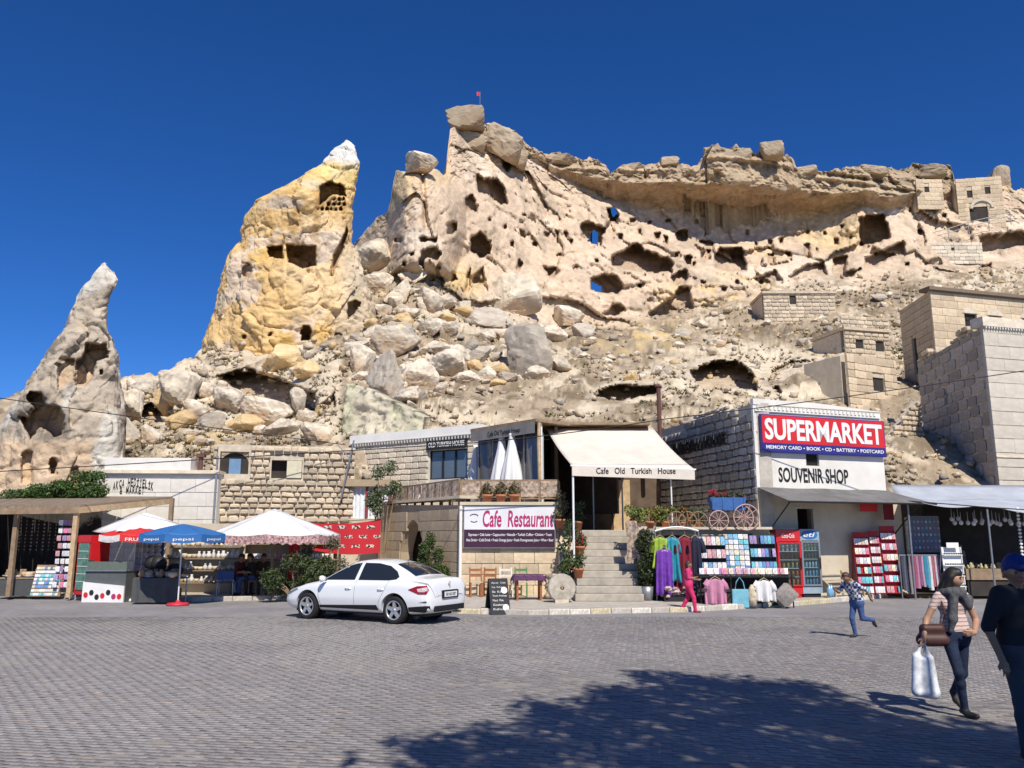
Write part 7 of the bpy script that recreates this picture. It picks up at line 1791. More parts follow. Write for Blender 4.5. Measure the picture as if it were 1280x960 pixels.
for sx in range(-2, 10, 2):  # rear lobes, added only to hide sky from the shaded paving
    for sy in (1, 3, 5):
        for h in (7.6, 9.6):
            bl_.append((sx + rng.uniform(-.5, .5) + math.sin(SUN_AZ) * k_ * h - 9.0, sy + rng.uniform(-.5, .3) + math.cos(SUN_AZ) * k_ * h + 1.5, h, 1.25, 1.25, .95))
for k in range(46):
    sx, sy, rr_ = SHADE[k % 21]; a_ = rng.uniform(0, 6.28); h = rng.uniform(7.6, 9)
    sx += math.cos(a_) * (rr_ + .22); sy += math.sin(a_) * (rr_ + .22)
    bl_.append((sx + math.sin(SUN_AZ) * k_ * h - 9.0, sy + math.cos(SUN_AZ) * k_ * h + 1.5, h, rng.uniform(.12, .3), rng.uniform(.12, .3), .2))
leaf_mesh('crown', bl_, 60000, .10, GREENS, tr, 80, shell=.0)
m_ = MB(); m_.tube([(0, 0, -.1), (-.1, .1, 2), (-.5, .5, 4), (-1.6, 1.4, 5.6)], [.32, .26, .22, .18], 10); m_.build('trunk', WOOD, tr)
m_ = MB()
for b_ in bl_: m_.tube([(-1.6, 1.4, 5.5), ((-1.6 + b_[0]) / 2, (1.4 + b_[1]) / 2, (5.9 + b_[2]) / 2 - .2), b_[:3]], [.10, .06, .02], 6)
m_.build('limbs', WOOD, tr)

# ================================================================ CABLES
def cable(label, pts, r=.016):
    o_ = MB().tube(pts, r, 5).build('cable', BLACK); tag(o_, label, 'cable'); return o_
def span(a, b, sag, n=14): return [a.lerp(b, s) - Vector((0, 0, sag * 4 * s * (1 - s))) for s in np.linspace(0, 1, n)]
cable('long black cable rising across the shop fronts towards the white house', span(P(-120, 596, 26.8), P(600, 553, 26.4), .02) + span(P(600, 553, 26.4), P(830, 524, 26.2), .05)[1:] + span(P(830, 524, 26.2), P(1420, 441, 26), .1)[1:])
cable('thin cable crossing before the rock spire to the rubble wall', span(P(-120, 480, 26), P(432, 556, 34), .05))
t = thing('cable_bracket', 'leaning thin post with a cable at the end of the rubble wall', 'post', (X(427, 34.2, 600), 34.2, Z(605, 34.2) - .6)); MB().cyl((0, 0, 0), (.45, 0, 2.4), .035).build('post', GREYM, t); MB().cyl((.35, 0, 1.6), (-.2, 0, 2.2), .02).build('brace', GREYM, t)

# ================================================================ CAR
def build_car():
    a, b = G(388, 773.5), G(494, 780)
    hd = Vector((a.x - b.x, a.y - b.y, 0)).normalized(); right = Vector((hd.y, -hd.x, 0))
    mid = (Vector((a.x, a.y, 0)) + Vector((b.x, b.y, 0))) / 2 + right * .80
    rz = math.atan2(hd.y, hd.x)
    car = thing('parked_car', 'white four-door sedan parked in front of the cafe shrub', 'car', mid, rz)
    # stations: x, z bottom, z belt, z top, half width, roof half width, roofness
    ST = np.array([(-2.31, .42, .66, .70, .55, .5), (-2.28, .32, .80, .93, .74, .60), (-2.20, .26, .88, 1.06, .82, .66), (-2.0, .23, .92, 1.075, .87, .68), (-1.78, .21, .94, 1.10, .89, .66), (-1.5, .2, .95, 1.25, .90, .60), (-1.15, .2, .95, 1.40, .905, .57), (-.7, .2, .94, 1.475, .905, .57), (-.25, .2, .925, 1.485, .905, .575), (.15, .2, .91, 1.44, .905, .585), (.55, .2, .90, 1.27, .905, .61), (.95, .2, .885, 1.04, .90, .66), (1.2, .2, .87, .95, .895, .68), (1.6, .2, .80, .885, .88, .66), (2.0, .21, .70, .77, .83, .58), (2.2, .24, .62, .66, .74, .5), (2.30, .32, .52, .55, .60, .42), (2.33, .40, .48, .50, .50, .36)])
    NX = 150; xs = np.concatenate([np.linspace(-2.31, -2.1, 22, endpoint=False), np.linspace(-2.1, 2.1, 108, endpoint=False), np.linspace(2.1, 2.33, 20)])
    def smooth(col):
        y = np.interp(xs, ST[:, 0], ST[:, col]); k = np.array([1, 2, 3, 2, 1.]) / 9
        for _ in range(2): y[2:-2] = np.convolve(y, k, 'valid')
        return y
    zb, zl, zt, w, wr = [smooth(c) for c in range(1, 6)]
    NS = 44
    ctrl_t = np.array([0, .06, .12, .26, .42, .5, .56, .82, .90, 1.0])
    sec = []
    for i in range(len(xs)):
        ghouse = np.clip((zt[i] - zl[i] - .12) / .3, 0, 1)
        top_in = wr[i] * (1 - ghouse) * 1.18 + wr[i] * ghouse
        Yc = np.array([0, w[i] * .80, w[i] * .93, w[i], w[i] * .985, w[i] * .955, w[i] * .91, top_in * 1.04, top_in * .86, 0])
        Zc = np.array([zb[i], zb[i], zb[i] + .07, .52 * .6 + .4 * zb[i] + .05, zl[i] - .10, zl[i] - .02, zl[i] + .012, zt[i] - .085 - .02 * ghouse, zt[i] - .025, zt[i]])
        Zc[3] = zb[i] + (zl[i] - zb[i]) * .48
        tt = np.linspace(0, 1, NS)
        y = np.interp(tt, ctrl_t, Yc); z = np.interp(tt, ctrl_t, Zc)
        kk = np.array([1, 2, 1.]) / 4
        for _ in range(2): y[1:-1] = np.convolve(y, kk, 'valid'); z[1:-1] = np.convolve(z, kk, 'valid')
        y[0] = 0; y[-1] = 0
        sec.append((y, z))
    SY = np.array([s[0] for s in sec]); SZ = np.array([s[1] for s in sec])
    def side_y(x, z):
        i = int(np.argmin(abs(xs - x))); m_ = slice(3, NS - 4); return float(np.interp(z, SZ[i][m_], SY[i][m_]))
    def top_z(x, y):
        i = np.clip(np.searchsorted(xs, x) - 1, 0, len(xs) - 2); f = (x - xs[i]) / (xs[i + 1] - xs[i])
        g_ = lambda j: float(np.interp(abs(y), SY[j][::-1][:26], SZ[j][::-1][:26]))
        return g_(i) * (1 - f) + g_(i + 1) * f
    V = []; nx = len(xs)
    for i in range(nx):
        ring = [(xs[i], SY[i][k], SZ[i][k]) for k in range(NS)] + [(xs[i], -SY[i][k], SZ[i][k]) for k in range(NS - 2, 0, -1)]
        V += ring
    n = 2 * NS - 2; fs = [(i * n + k, i * n + (k + 1) % n, (i + 1) * n + (k + 1) % n, (i + 1) * n + k) for i in range(nx - 1) for k in range(n)]
    fs += [tuple(range(n - 1, -1, -1)), tuple(range((nx - 1) * n, nx * n))]
    CW = M('car_white', (.78, .79, .80), rough=.28, var=0, coat=.7, spec=.5)
    BLK = M('car_black', (.012, .012, .013), rough=.55, var=0)
    body = MB().add(V, fs).build('body', CW, car, smooth=True)
    cut = MB()
    AX = (1.38, -1.32)
    for ax_ in AX:
        for s in (-1, 1): cut.cyl((ax_, s * .58, .33), (ax_, s * 1.2, .33), .385, n=36)
    co = cut.build('cutter', BLK)
    md = body.modifiers.new('arches', 'BOOLEAN'); md.object = co; md.operation = 'DIFFERENCE'; md.solver = 'EXACT'
    co.matrix_world = Matrix.Translation(mid) @ Matrix.Rotation(rz, 4, 'Z')
    bpy.context.view_layer.update()
    me = bpy.data.meshes.new_from_object(body.evaluated_get(bpy.context.evaluated_depsgraph_get()))
    body.modifiers.clear(); body.data = me
    bpy.data.objects.remove(co)
    me.materials.clear(); me.materials.append(CW); me.polygons.foreach_set('material_index', [0] * len(me.polygons)); me.polygons.foreach_set('use_smooth', [True] * len(me.polygons))
    md = body.modifiers.new('e', 'EDGE_SPLIT'); md.split_angle = R(50)
    lin = MB()
    for ax_ in AX:
        for s in (-1, 1):
            lin.cyl((ax_, s * .57, .33), (ax_, s * .60, .33), .40, n=24)
    lin.box(-2.0, 2.0, -.57, .57, .17, .5).build('underbody', BLK, car)
    CG = M('car_glass', (.018, .022, .026), rough=.04, var=.0, spec=.7, coat=.3)
    def side_panel(poly, s, mat, nm, off=.006, parent=None, dens=8):
        """poly of (x,z) laid on the body side"""
        pts = []
        for (x0, z0), (x1, z1) in zip(poly, poly[1:] + poly[:1]):
            for q in range(dens): pts.append((x0 + (x1 - x0) * q / dens, z0 + (z1 - z0) * q / dens))
        P3 = [Vector((x, s * (side_y(x, z) + off), z)) for x, z in pts]
        cx = sum(p[0] for p in pts) / len(pts); cz = sum(p[1] for p in pts) / len(pts)
        rings = [P3]
        for q in (.66, .33):
            rings.append([Vector((cx + (x - cx) * q, s * (side_y(cx + (x - cx) * q, cz + (z - cz) * q) + off), cz + (z - cz) * q)) for x, z in pts])
        c_ = Vector((cx, s * (side_y(cx, cz) + off), cz)); k_ = len(pts); vv = [p for r2 in rings for p in r2] + [c_]
        ff = [(i * k_ + j, i * k_ + (j + 1) % k_, (i + 1) * k_ + (j + 1) % k_, (i + 1) * k_ + j) for i in range(2) for j in range(k_)] + [(2 * k_ + j, 2 * k_ + (j + 1) % k_, 3 * k_) for j in range(k_)]
        return MB().add(vv, ff).build(nm, mat, parent or car, smooth=True)
    for s in (-1, 1):
        side_panel([(.92, .965), (.62, 1.14), (.30, 1.305), (.02, 1.375), (-.12, 1.385), (-.06, .985)], s, CG, 'front_side_window')
        side_panel([(-.17, .985), (-.22, 1.39), (-.65, 1.385), (-1.0, 1.325), (-1.24, 1.20), (-1.36, 1.08), (-1.30, 1.02), (-1.1, .995)], s, CG, 'rear_side_window')
        side_panel([(.98, .30), (.98, .36), (-.80, .42), (-.86, .30)], s, BLK, 'sill_trim', .012)
        # door seams and handles
        for px_ in ([(1.0, .93), (1.02, .6), (.92, .27)], [(-.14, .97), (-.12, .6), (-.12, .28)], [(-1.12, .98), (-1.02, .75), (-.86, .5), (-.84, .3)]):
            pts = []
            for (x0, z0), (x1, z1) in zip(px_[:-1], px_[1:]):
                for q in range(8): pts.append((x0 + (x1 - x0) * q / 8, z0 + (z1 - z0) * q / 8))
            MB().tube([(x, s * (side_y(x, z) - .002), z) for x, z in pts], .005, 5).build('door_seam', BLK, car)
        for hx_ in (.06, -.93):
            MB().tube([(hx_ - .09, s * (side_y(hx_, .78) + .005), .785), (hx_ - .06, s * (side_y(hx_, .78) + .03), .79), (hx_ + .06, s * (side_y(hx_, .78) + .03), .79), (hx_ + .09, s * (side_y(hx_, .78) + .005), .785)], .014, 6).build('door_handle', CW, car)
        m_ = MB(); m_.lathe([(.0, -.10), (.07, -.07), (.08, .0), (.06, .08), (.0, .10)], 12); mo = m_.build('wing_mirror', CW, car, smooth=True); mo.location = (.80, s * 1.0, 1.0); mo.rotation_euler = (R(90), 0, 0); mo.scale = (.75, 1, 1.05)
        MB().cyl((.80, s * .86, .96), (.80, s * .95, .97), .025).build('mirror_arm', BLK, car)
        # tail lamps wrapping the rear corner
        RL = M('lamp_red', (.30, .008, .012), rough=.12, var=0, coat=.5); CLR = M('lamp_clear', (.55, .50, .50), rough=.1, var=.2, scale=20, coat=.5)
        side_panel([(-1.72, .80), (-1.95, .885), (-2.18, .90), (-2.24, .80), (-2.2, .70), (-2.0, .70)], s, RL, 'tail_lamp', .010)
        side_panel([(-1.96, .82), (-2.18, .865), (-2.22, .80), (-2.15, .755), (-2.0, .755)], s, CLR, 'tail_lamp_lens', .016)
        side_panel([(2.0, .60), (1.72, .72), (1.80, .745), (2.08, .66), (2.18, .58)], s, M('head_lamp', (.20, .22, .24), rough=.1, var=.2, coat=.5), 'headlamp', .010)
        side_panel([(-1.72, .30), (-1.72, .40), (-2.15, .44), (-2.255, .44), (-2.25, .34), (-2.1, .28)], s, BLK, 'bumper_trim', .010)
        side_panel([(-2.0, .52), (-2.2, .545), (-2.21, .515)], s, BLK, 'reflector', .012)
    def top_panel(x0, x1, y0, y1, nm, mat, off=.006, nxp=14, nyp=16):
        rows = []
        for x in np.linspace(x0, x1, nxp):
            f = (x - x0) / (x1 - x0); hw = y0 + (y1 - y0) * f
            rows.append([(x, hw * q, top_z(x, hw * q) + off) for q in np.linspace(-1, 1, nyp)])
        MB().grid(rows).build(nm, mat, car, smooth=True)
    top_panel(-1.74, -1.13, .60, .50, 'rear_window', CG, .010)
    top_panel(.25, .98, .50, .62, 'windscreen', CG, .010)
    xr = -2.31
    MB().box(xr - .03, xr + .05, -.62, .62, .30, .43).build('rear_bumper_trim', BLK, car, bevel=.02)
    MB().box(xr - .032, xr + .03, -.34, .34, .59, .77).build('plate_surround', BLK, car)
    pl = MB().box(xr - .036, xr + .03, -.27, .27, .62, .74).build('number_plate', WHITEP, car)
    pt = text('plate_lettering', '50 AS 507', BLK, pl, -.21, .21, -.035, .035, y=0, ext=.003, bold=.01); pt.matrix_local = Matrix.Translation((xr - .038, 0, .68)) @ Matrix.Rotation(-math.pi / 2, 4, 'Z')
    em = MB(); em.tube([(xr + .02, 0, .99), (xr + .0, .045, .92), (xr - .01, 0, .85), (xr + .0, -.045, .92), (xr + .02, 0, .99)], .010, 5).build('emblem', GREYM, car)
    MB().box(xr - .02, xr + .04, -.30, .30, .755, .78).build('boot_trim', GREYM, car)
    MB().cyl((-2.34, -.45, .25), (-2.1, -.45, .25), .03).build('exhaust', GREYM, car)
    MB().tube([(-1.05, 0, 1.42), (-1.2, 0, 1.56)], .008, 5).build('aerial', BLK, car)
    TY = M('tyre', (.018, .018, .019), rough=.85, var=.15, scale=30); RM = M('rim', (.55, .56, .58), rough=.3, metal=.7, var=.05)
    for ax_ in AX:
        for s in (-1, 1):
            wh = bpy.data.objects.new('wheel', None); COL.objects.link(wh); wh.parent = car; wh.location = (ax_, s * .795, .318)
            def ring(prof, nm, mat, nn=32):
                vs2 = [(r3 * math.cos(2 * math.pi * k / nn), y * s, r3 * math.sin(2 * math.pi * k / nn)) for r3, y in prof for k in range(nn)]
                ff = [(i * nn + k, i * nn + (k + 1) % nn, (i + 1) * nn + (k + 1) % nn, (i + 1) * nn + k) for i in range(len(prof) - 1) for k in range(nn)]
                MB().add(vs2, ff).build(nm, mat, wh, smooth=True)
            ring([(.215, -.10), (.29, -.105), (.318, -.08), (.318, .08), (.29, .105), (.225, .10), (.215, .08)], 'tyre', TY)
            ring([(.0, .02), (.19, .0), (.215, .02), (.222, .095), (.205, .09), (.19, .06)], 'rim_dish', BLK)
            ring([(.226, .098), (.218, .105), (.198, .095), (.195, .06)], 'rim', RM)
            for k in range(5):
                a_ = 2 * math.pi * k / 5 + .3; c_, s_ = math.cos(a_), math.sin(a_)
                p = lambda r3, o2, y: (r3 * c_ - o2 * s_, y * s, r3 * s_ + o2 * c_)
                MB().add([p(.03, -.045, .08), p(.205, -.03, .09), p(.205, .03, .09), p(.03, .045, .08), p(.03, -.05, .04), p(.205, -.04, .05), p(.205, .04, .05), p(.03, .05, .04)], [(0, 1, 2, 3), (0, 4, 5, 1), (1, 5, 6, 2), (2, 6, 7, 3), (3, 7, 4, 0)]).build('spoke', RM, wh)
            ring([(.0, .092), (.04, .09), (.05, .07)], 'hub_cap', RM, 16)
    return car
build_car()

# ================================================================ PEOPLE
import openvdb
def sdf_mesh(name, prims, mats, parent, vox=.012, jitter=0.0):
    """one continuous skin round tapered limbs; prims: a, b, ra, rb, material, blend"""
    A = np.array([p[0] for p in prims], float); B = np.array([p[1] for p in prims], float)
    rr = np.array([max(p[2], p[3]) for p in prims])
    lo = np.minimum(A, B).min(0) - rr.max() - .06; hi = np.maximum(A, B).max(0) + rr.max() + .06
    n = np.ceil((hi - lo) / vox).astype(int) + 1
    D = np.full(n, .25, np.float32); raw = np.full(n, 9.0, np.float32); mid = np.zeros(n, np.int8)
    ax_ = [lo[k] + vox * np.arange(n[k]) for k in range(3)]
    for (a, b, ra, rb, mi, kb) in prims:
        a, b = np.array(a, float), np.array(b, float); pad = max(ra, rb) + .12
        s0 = np.maximum(((np.minimum(a, b) - pad - lo) / vox).astype(int), 0); s1 = np.minimum(((np.maximum(a, b) + pad - lo) / vox).astype(int) + 2, n)
        sl_ = tuple(slice(s0[k], s1[k]) for k in range(3))
        gx = ax_[0][sl_[0]][:, None, None]; gy = ax_[1][sl_[1]][None, :, None]; gz = ax_[2][sl_[2]][None, None, :]
        d = b - a; L2 = max(d @ d, 1e-9)
        t = np.clip(((gx - a[0]) * d[0] + (gy - a[1]) * d[1] + (gz - a[2]) * d[2]) / L2, 0, 1)
        dist = np.sqrt((gx - a[0] - t * d[0]) ** 2 + (gy - a[1] - t * d[1]) ** 2 + (gz - a[2] - t * d[2]) ** 2) - (ra + (rb - ra) * t)
        cur = D[sl_]; h = np.clip(.5 + .5 * (cur - dist) / kb, 0, 1)
        D[sl_] = cur * (1 - h) + dist * h - kb * h * (1 - h)
        m_ = dist < raw[sl_]; raw[sl_] = np.where(m_, dist, raw[sl_]); mid[sl_] = np.where(m_, mi, mid[sl_])
    g = openvdb.FloatGrid(.25); g.copyFromArray(D)
    pts, quads = g.convertToQuads(isovalue=0.0)
    ij = np.clip(np.round(pts).astype(int), 0, n - 1)
    vm = mid[ij[:, 0], ij[:, 1], ij[:, 2]]
    V = lo + pts * vox
    o = np_mesh(name, V, quads, None, smooth=True, parent=parent)
    for m2 in mats: o.data.materials.append(m2)
    fm = np.sort(vm[quads], 1)[:, 1]
    if len(o.data.polygons) == len(fm): o.data.polygons.foreach_set('material_index', fm.astype(np.int32))
    bm = bmesh.new(); bm.from_mesh(o.data); bmesh.ops.recalc_face_normals(bm, faces=bm.faces); bm.to_mesh(o.data); bm.free()
    return o
def v3(*a): return np.array(a, float)
def figure(label, loc, rz, s, J, mats, hair='short', hairmat=None, sleeve=.6, vox=.012, slim=1.0, group=None, skirt=False, cap=None):
    """J: joints in metres for a figure facing -y; mats: skin, top, trousers, shoes"""
    t = thing('person', label, 'person', loc, rz, group); t.scale = (s, s, s)
    EYE = M('eye_dark', (.02, .015, .012), rough=.3, var=0); LIP = M('lips', (.36, .12, .10), rough=.5, var=0)
    pr = []
    def add(a, b, ra, rb, m_, k=.03): pr.append((a, b, ra * (slim if m_ in (1, 2) else 1), rb * (slim if m_ in (1, 2) else 1), m_, k))
    pel, che, hd = J['pel'], J['che'], J['hd']; fd = J['fd'] / np.linalg.norm(J['fd'])
    up = hd - J['nk']; up = up / np.linalg.norm(up); sd = np.cross(up, fd)
    wa = pel * .5 + che * .5 + v3(0, 0, -.0)
    hs_ = J['hipR'] - J['hipL']; hs_ = hs_ / np.linalg.norm(hs_); ss_ = J['shR'] - J['shL']; ss_ = ss_ / np.linalg.norm(ss_)
    add(J['hipL'], J['hipR'], .105, .105, 2, .04); add(pel - hs_ * .06, pel + hs_ * .06, .115, .115, 2, .05)
    add(wa - hs_ * .055, wa + hs_ * .055, .108, .108, 1, .06); add(che - ss_ * .075, che + ss_ * .075, .118, .118, 1, .06)
    add(pel + v3(0, 0, .07) - hs_ * .07, pel + v3(0, 0, .07) + hs_ * .07, .112, .112, 1, .04)
    sh = (J['shL'] + J['shR']) / 2; add(J['shL'] * .75 + sh * .25, J['shR'] * .75 + sh * .25, .068, .068, 1, .05)
    add(sh + up * .0, J['nk'] + up * .03, .055, .05, 0, .03)
    for q in 'LR':
        S, E, W_ = J['sh' + q], J['el' + q], J['wr' + q]
        me_ = S + (E - S) * sleeve if sleeve < 1 else E
        add(S, me_, .058, .05, 1, .035)
        if sleeve < 1: add(me_, E, .042, .038, 0, .012); add(E, W_, .038, .027, 0, .02)
        else: add(E, W_, .043, .033, 1, .025)
        d = (W_ - E) / np.linalg.norm(W_ - E); d2 = J.get('hand' + q, d); d2 = d2 / np.linalg.norm(d2)
        side_ = np.cross(d2, v3(0, 1, .3)); side_ /= np.linalg.norm(side_); nrm = np.cross(side_, d2)
        pc = W_ + d2 * .05
        add(W_ - d * .01, W_ + d2 * .03, .026, .028, 0, .015); add(pc - side_ * .022, pc + side_ * .022, .021, .021, 0, .015)
        for k, L in enumerate((.066, .076, .072, .056)):
            b0 = pc + side_ * (-.030 + .020 * k) + d2 * .022; m1 = b0 + d2 * L * .5 + nrm * .006; e1 = m1 + d2 * L * .42 + nrm * .024
            add(b0, m1, .0095, .009, 0, .005); add(m1, e1, .009, .007, 0, .004)
        tb_ = W_ + d2 * .03 - side_ * .03; add(tb_, tb_ - side_ * .022 + d2 * .028 + nrm * .012, .0115, .0105, 0, .006); add(tb_ - side_ * .022 + d2 * .028 + nrm * .012, tb_ - side_ * .018 + d2 * .055 + nrm * .022, .0105, .008, 0, .004)
        Hp, K, An, To = J['hip' + q], J['kn' + q], J['an' + q], J['to' + q]
        add(Hp, K, .09, .06, 2, .045); cal = K + (An - K) * .3
        add(K, cal, .058, .056, 2, .03); add(cal, An, .056, .045, 2, .03)
        ft = To - An; ft = ft / np.linalg.norm(ft)
        add(An + v3(0, 0, -.03), An + ft * .05 + v3(0, 0, -.05), .042, .04, 3, .02); add(An + ft * .05 + v3(0, 0, -.05), To, .042, .030, 3, .02); add(An - ft * .05 + v3(0, 0, -.055), An + v3(0, 0, -.04), .032, .036, 3, .02)
    # head
    add(hd + up * .025 - fd * .012, hd + up * .005 + fd * .012, .094, .092, 0, .02); add(hd + fd * .03 - up * .02, hd + fd * .052 - up * .098, .070, .040, 0, .035)
    add(hd + fd * .092 + up * .0, hd + fd * .116 - up * .036, .010, .014, 0, .012)
    for q in (-1, 1):
        add(hd + sd * .094 * q - up * .01, hd + sd * .098 * q - up * .045, .018, .014, 0, .008)
        add(hd + fd * .092 + sd * .034 * q + up * .004, hd + fd * .092 + sd * .036 * q + up * .004, .0115, .0115, 4, .003)
        add(hd + fd * .094 + sd * .022 * q + up * .03, hd + fd * .086 + sd * .05 * q + up * .03, .007, .006, 4, .003)
    add(hd + fd * .098 - sd * .02 - up * .066, hd + fd * .098 + sd * .02 - up * .066, .009, .009, 5, .004)
    sdf_mesh('body', pr, [mats[0], mats[1], mats[2], mats[3], EYE, LIP], t, vox)
    HM = hairmat or M('hair_dark', (.018, .013, .011), rough=.5, var=.2, scale=40)
    hp = [(hd + up * .045 - fd * .022, hd + up * .02 - fd * .03, .098, .100, 0, .02), (hd + up * .085 + fd * .03, hd + up * .09 - fd * .03, .05, .06, 0, .03)]
    if hair == 'long':
        for q in (-1, 1): hp += [(hd + sd * .075 * q - fd * .01 + up * .02, hd + sd * .10 * q - fd * .005 - up * .14, .045, .05, 0, .03), (hd + sd * .10 * q - up * .14, hd + sd * .12 * q + fd * .045 - up * .32, .05, .03, 0, .03)]
        hp += [(hd - fd * .05, hd - fd * .09 - up * .30, .085, .075, 0, .04)]
    if hair == 'bob': hp += [(hd - fd * .045 - up * .02, hd - fd * .05 - up * .09, .075, .06, 0, .04)] + [(hd + sd * .08 * q - fd * .02, hd + sd * .085 * q - fd * .02 - up * .07, .03, .025, 0, .02) for q in (-1, 1)]
    sdf_mesh('hair', hp, [HM], t, vox)
    if cap is not None:
        cp_ = [(hd + up * .06 - fd * .01, hd + up * .075 - fd * .0, .106, .10, 0, .02), (hd + up * .055 + fd * .09, hd + up * .045 + fd * .155, .045, .03, 0, .03)]
        sdf_mesh('cap', cp_, [cap], t, vox)
    return t
def stand(h=1.7):
    f = lambda *a: v3(*a)
    return dict(pel=f(0, 0, .94), che=f(0, 0, 1.27), nk=f(0, 0, 1.46), hd=f(0, -.02, 1.58), fd=f(0, -1, 0), shL=f(-.19, 0, 1.39), shR=f(.19, 0, 1.39), elL=f(-.25, .02, 1.10), elR=f(.25, .02, 1.10), wrL=f(-.27, -.05, .86), wrR=f(.27, -.05, .86), hipL=f(-.09, 0, .90), hipR=f(.09, 0, .90), knL=f(-.10, -.02, .48), knR=f(.10, -.02, .48), anL=f(-.10, .02, .09), anR=f(.10, .02, .09), toL=f(-.12, -.14, .035), toR=f(.12, -.14, .035))
SKIN = M('skin_tan', (.42, .24, .155), rough=.5, var=.06); SKIN2 = M('skin_brown', (.30, .165, .10), rough=.5, var=.06)
DENIM = M('denim', (.012, .022, .05), rough=.85, var=.35, scale=7, bump=.6, bscale=10, bdist=.03); BDENIM = M('blue_denim', (.05, .09, .22), rough=.85, var=.3, scale=7, bump=.6, bscale=10, bdist=.03)
SHOE = M('dark_shoe', (.025, .022, .022), rough=.6)
# woman walking with bags
J = stand(); J.update(fd=v3(.55, -.85, -.02), hd=v3(.02, -.04, 1.575), shL=v3(-.175, 0, 1.37), shR=v3(.175, 0, 1.37), elL=v3(-.33, .03, 1.10), wrL=v3(-.45, -.07, .90), elR=v3(.28, -.02, 1.08), wrR=v3(.12, -.20, .965), handR=v3(-.9, -.1, -.1), knL=v3(-.10, -.16, .50), anL=v3(-.03, -.10, .10), toL=v3(.0, -.27, .04), knR=v3(.08, .04, .47), anR=v3(.12, .30, .22), toR=v3(.14, .22, .06))
TOPP = bpy.data.materials.get('striped_top') or M('striped_top', (.60, .45, .40), rough=.9, var=.1, bump=.6, bscale=9, bdist=.03)
nt = TOPP.node_tree; wv = nt.nodes.new('ShaderNodeTexWave'); wv.wave_type = 'BANDS'; wv.bands_direction = 'Z'; wv.inputs['Scale'].default_value = 7; wv.inputs['Distortion'].default_value = 3
tc = nt.nodes.new('ShaderNodeTexCoord'); nt.links.new(tc.outputs['Object'], wv.inputs['Vector']); rp = nt.nodes.new('ShaderNodeValToRGB'); rp.color_ramp.elements[0].color = (.30, .20, .18, 1); rp.color_ramp.elements[1].color = (.64, .49, .44, 1); rp.color_ramp.elements[0].position = .05; rp.color_ramp.elements[1].position = .3
nt.links.new(wv.outputs[0], rp.inputs[0]); nt.links.new(rp.outputs[0], nt.nodes['Principled BSDF'].inputs['Base Color'])
gw = G(1203, 894)
wm = figure('smiling woman in pink striped top, dark scarf and jeans carrying bags', (gw.x, gw.y, 0), .12, .965, J, (SKIN, TOPP, DENIM, SHOE), 'long', sleeve=.45, vox=.010, slim=.93)
SCF = M('grey_scarf', (.085, .085, .09), rough=.95, var=.6, scale=18, bump=.4, bscale=40)
sc_p = [(v3(.12 * math.cos(a), -.01 + .11 * math.sin(a), 1.41 - .03 * math.sin(a)), v3(.12 * math.cos(a + .5), -.01 + .11 * math.sin(a + .5), 1.41 - .03 * math.sin(a + .5)), .045, .045, 0, .03) for a in np.arange(0, 6.3, .5)]
sc_p += [(v3(-.05, -.12, 1.40), v3(-.10, -.14, 1.12), .055, .05, 0, .03), (v3(.05, -.12, 1.40), v3(.14, -.10, 1.26), .055, .05, 0, .03), (v3(-.10, -.14, 1.12), v3(-.13, -.12, .98), .05, .03, 0, .03), (v3(.14, -.08, 1.30), v3(.19, -.02, 1.33), .06, .07, 0, .03)]
sdf_mesh('scarf', sc_p, [SCF], wm, .010)
def held_bag(name, label, p, prims, mat, strap):
    t = thing(name, label, 'bag', p); sdf_mesh('body', prims, [mat], t, .012); MB().tube(strap, .011, 6).build('strap', mat, t); return t
wmW = Matrix.Translation(wm.location) @ Matrix.Rotation(.12, 4, 'Z') @ Matrix.Scale(.965, 4)
hp = wmW @ Vector((-.47, -.10, .80)); shp = wmW @ Vector((-.17, .02, 1.42))
held_bag('shopping_bag', 'pale blue and white plastic shopping bag in the woman\'s hand', (hp.x - .02, hp.y, 0), [((-.10, 0, .28), (.08, 0, .26), .05, .06, 0, .03), ((-.11, 0, .30), (-.08, 0, .66), .055, .05, 0, .04), ((.09, .01, .28), (.07, 0, .64), .06, .045, 0, .04), ((0, -.03, .3), (0, -.02, .62), .07, .05, 0, .04), ((-.08, 0, .66), (-.01, 0, .80), .03, .015, 0, .02), ((.07, 0, .64), (.02, 0, .80), .03, .015, 0, .02)], M('bag_plastic', (.70, .71, .72), rough=.35, var=.45, scale=7, bump=.5, bscale=14), [(.0, 0, .70), (.02, -.02, .80), (.04, 0, .70)])
hb = wmW @ Vector((-.30, -.02, .93))
t = held_bag('handbag', 'brown leather handbag slung from the woman\'s shoulder', (hb.x, hb.y, hb.z - .12), [((-.12, 0, .06), (.12, 0, .06), .075, .075, 0, .04), ((-.09, 0, .18), (.09, 0, .18), .06, .06, 0, .05)], M('brown_leather', (.07, .03, .025), rough=.5, var=.25), [(.10, 0, .20), (.14, -.06, .35), (shp.x - hb.x, shp.y - hb.y - .02, shp.z - hb.z + .17), (-.02, .06, .35), (-.10, 0, .20)])
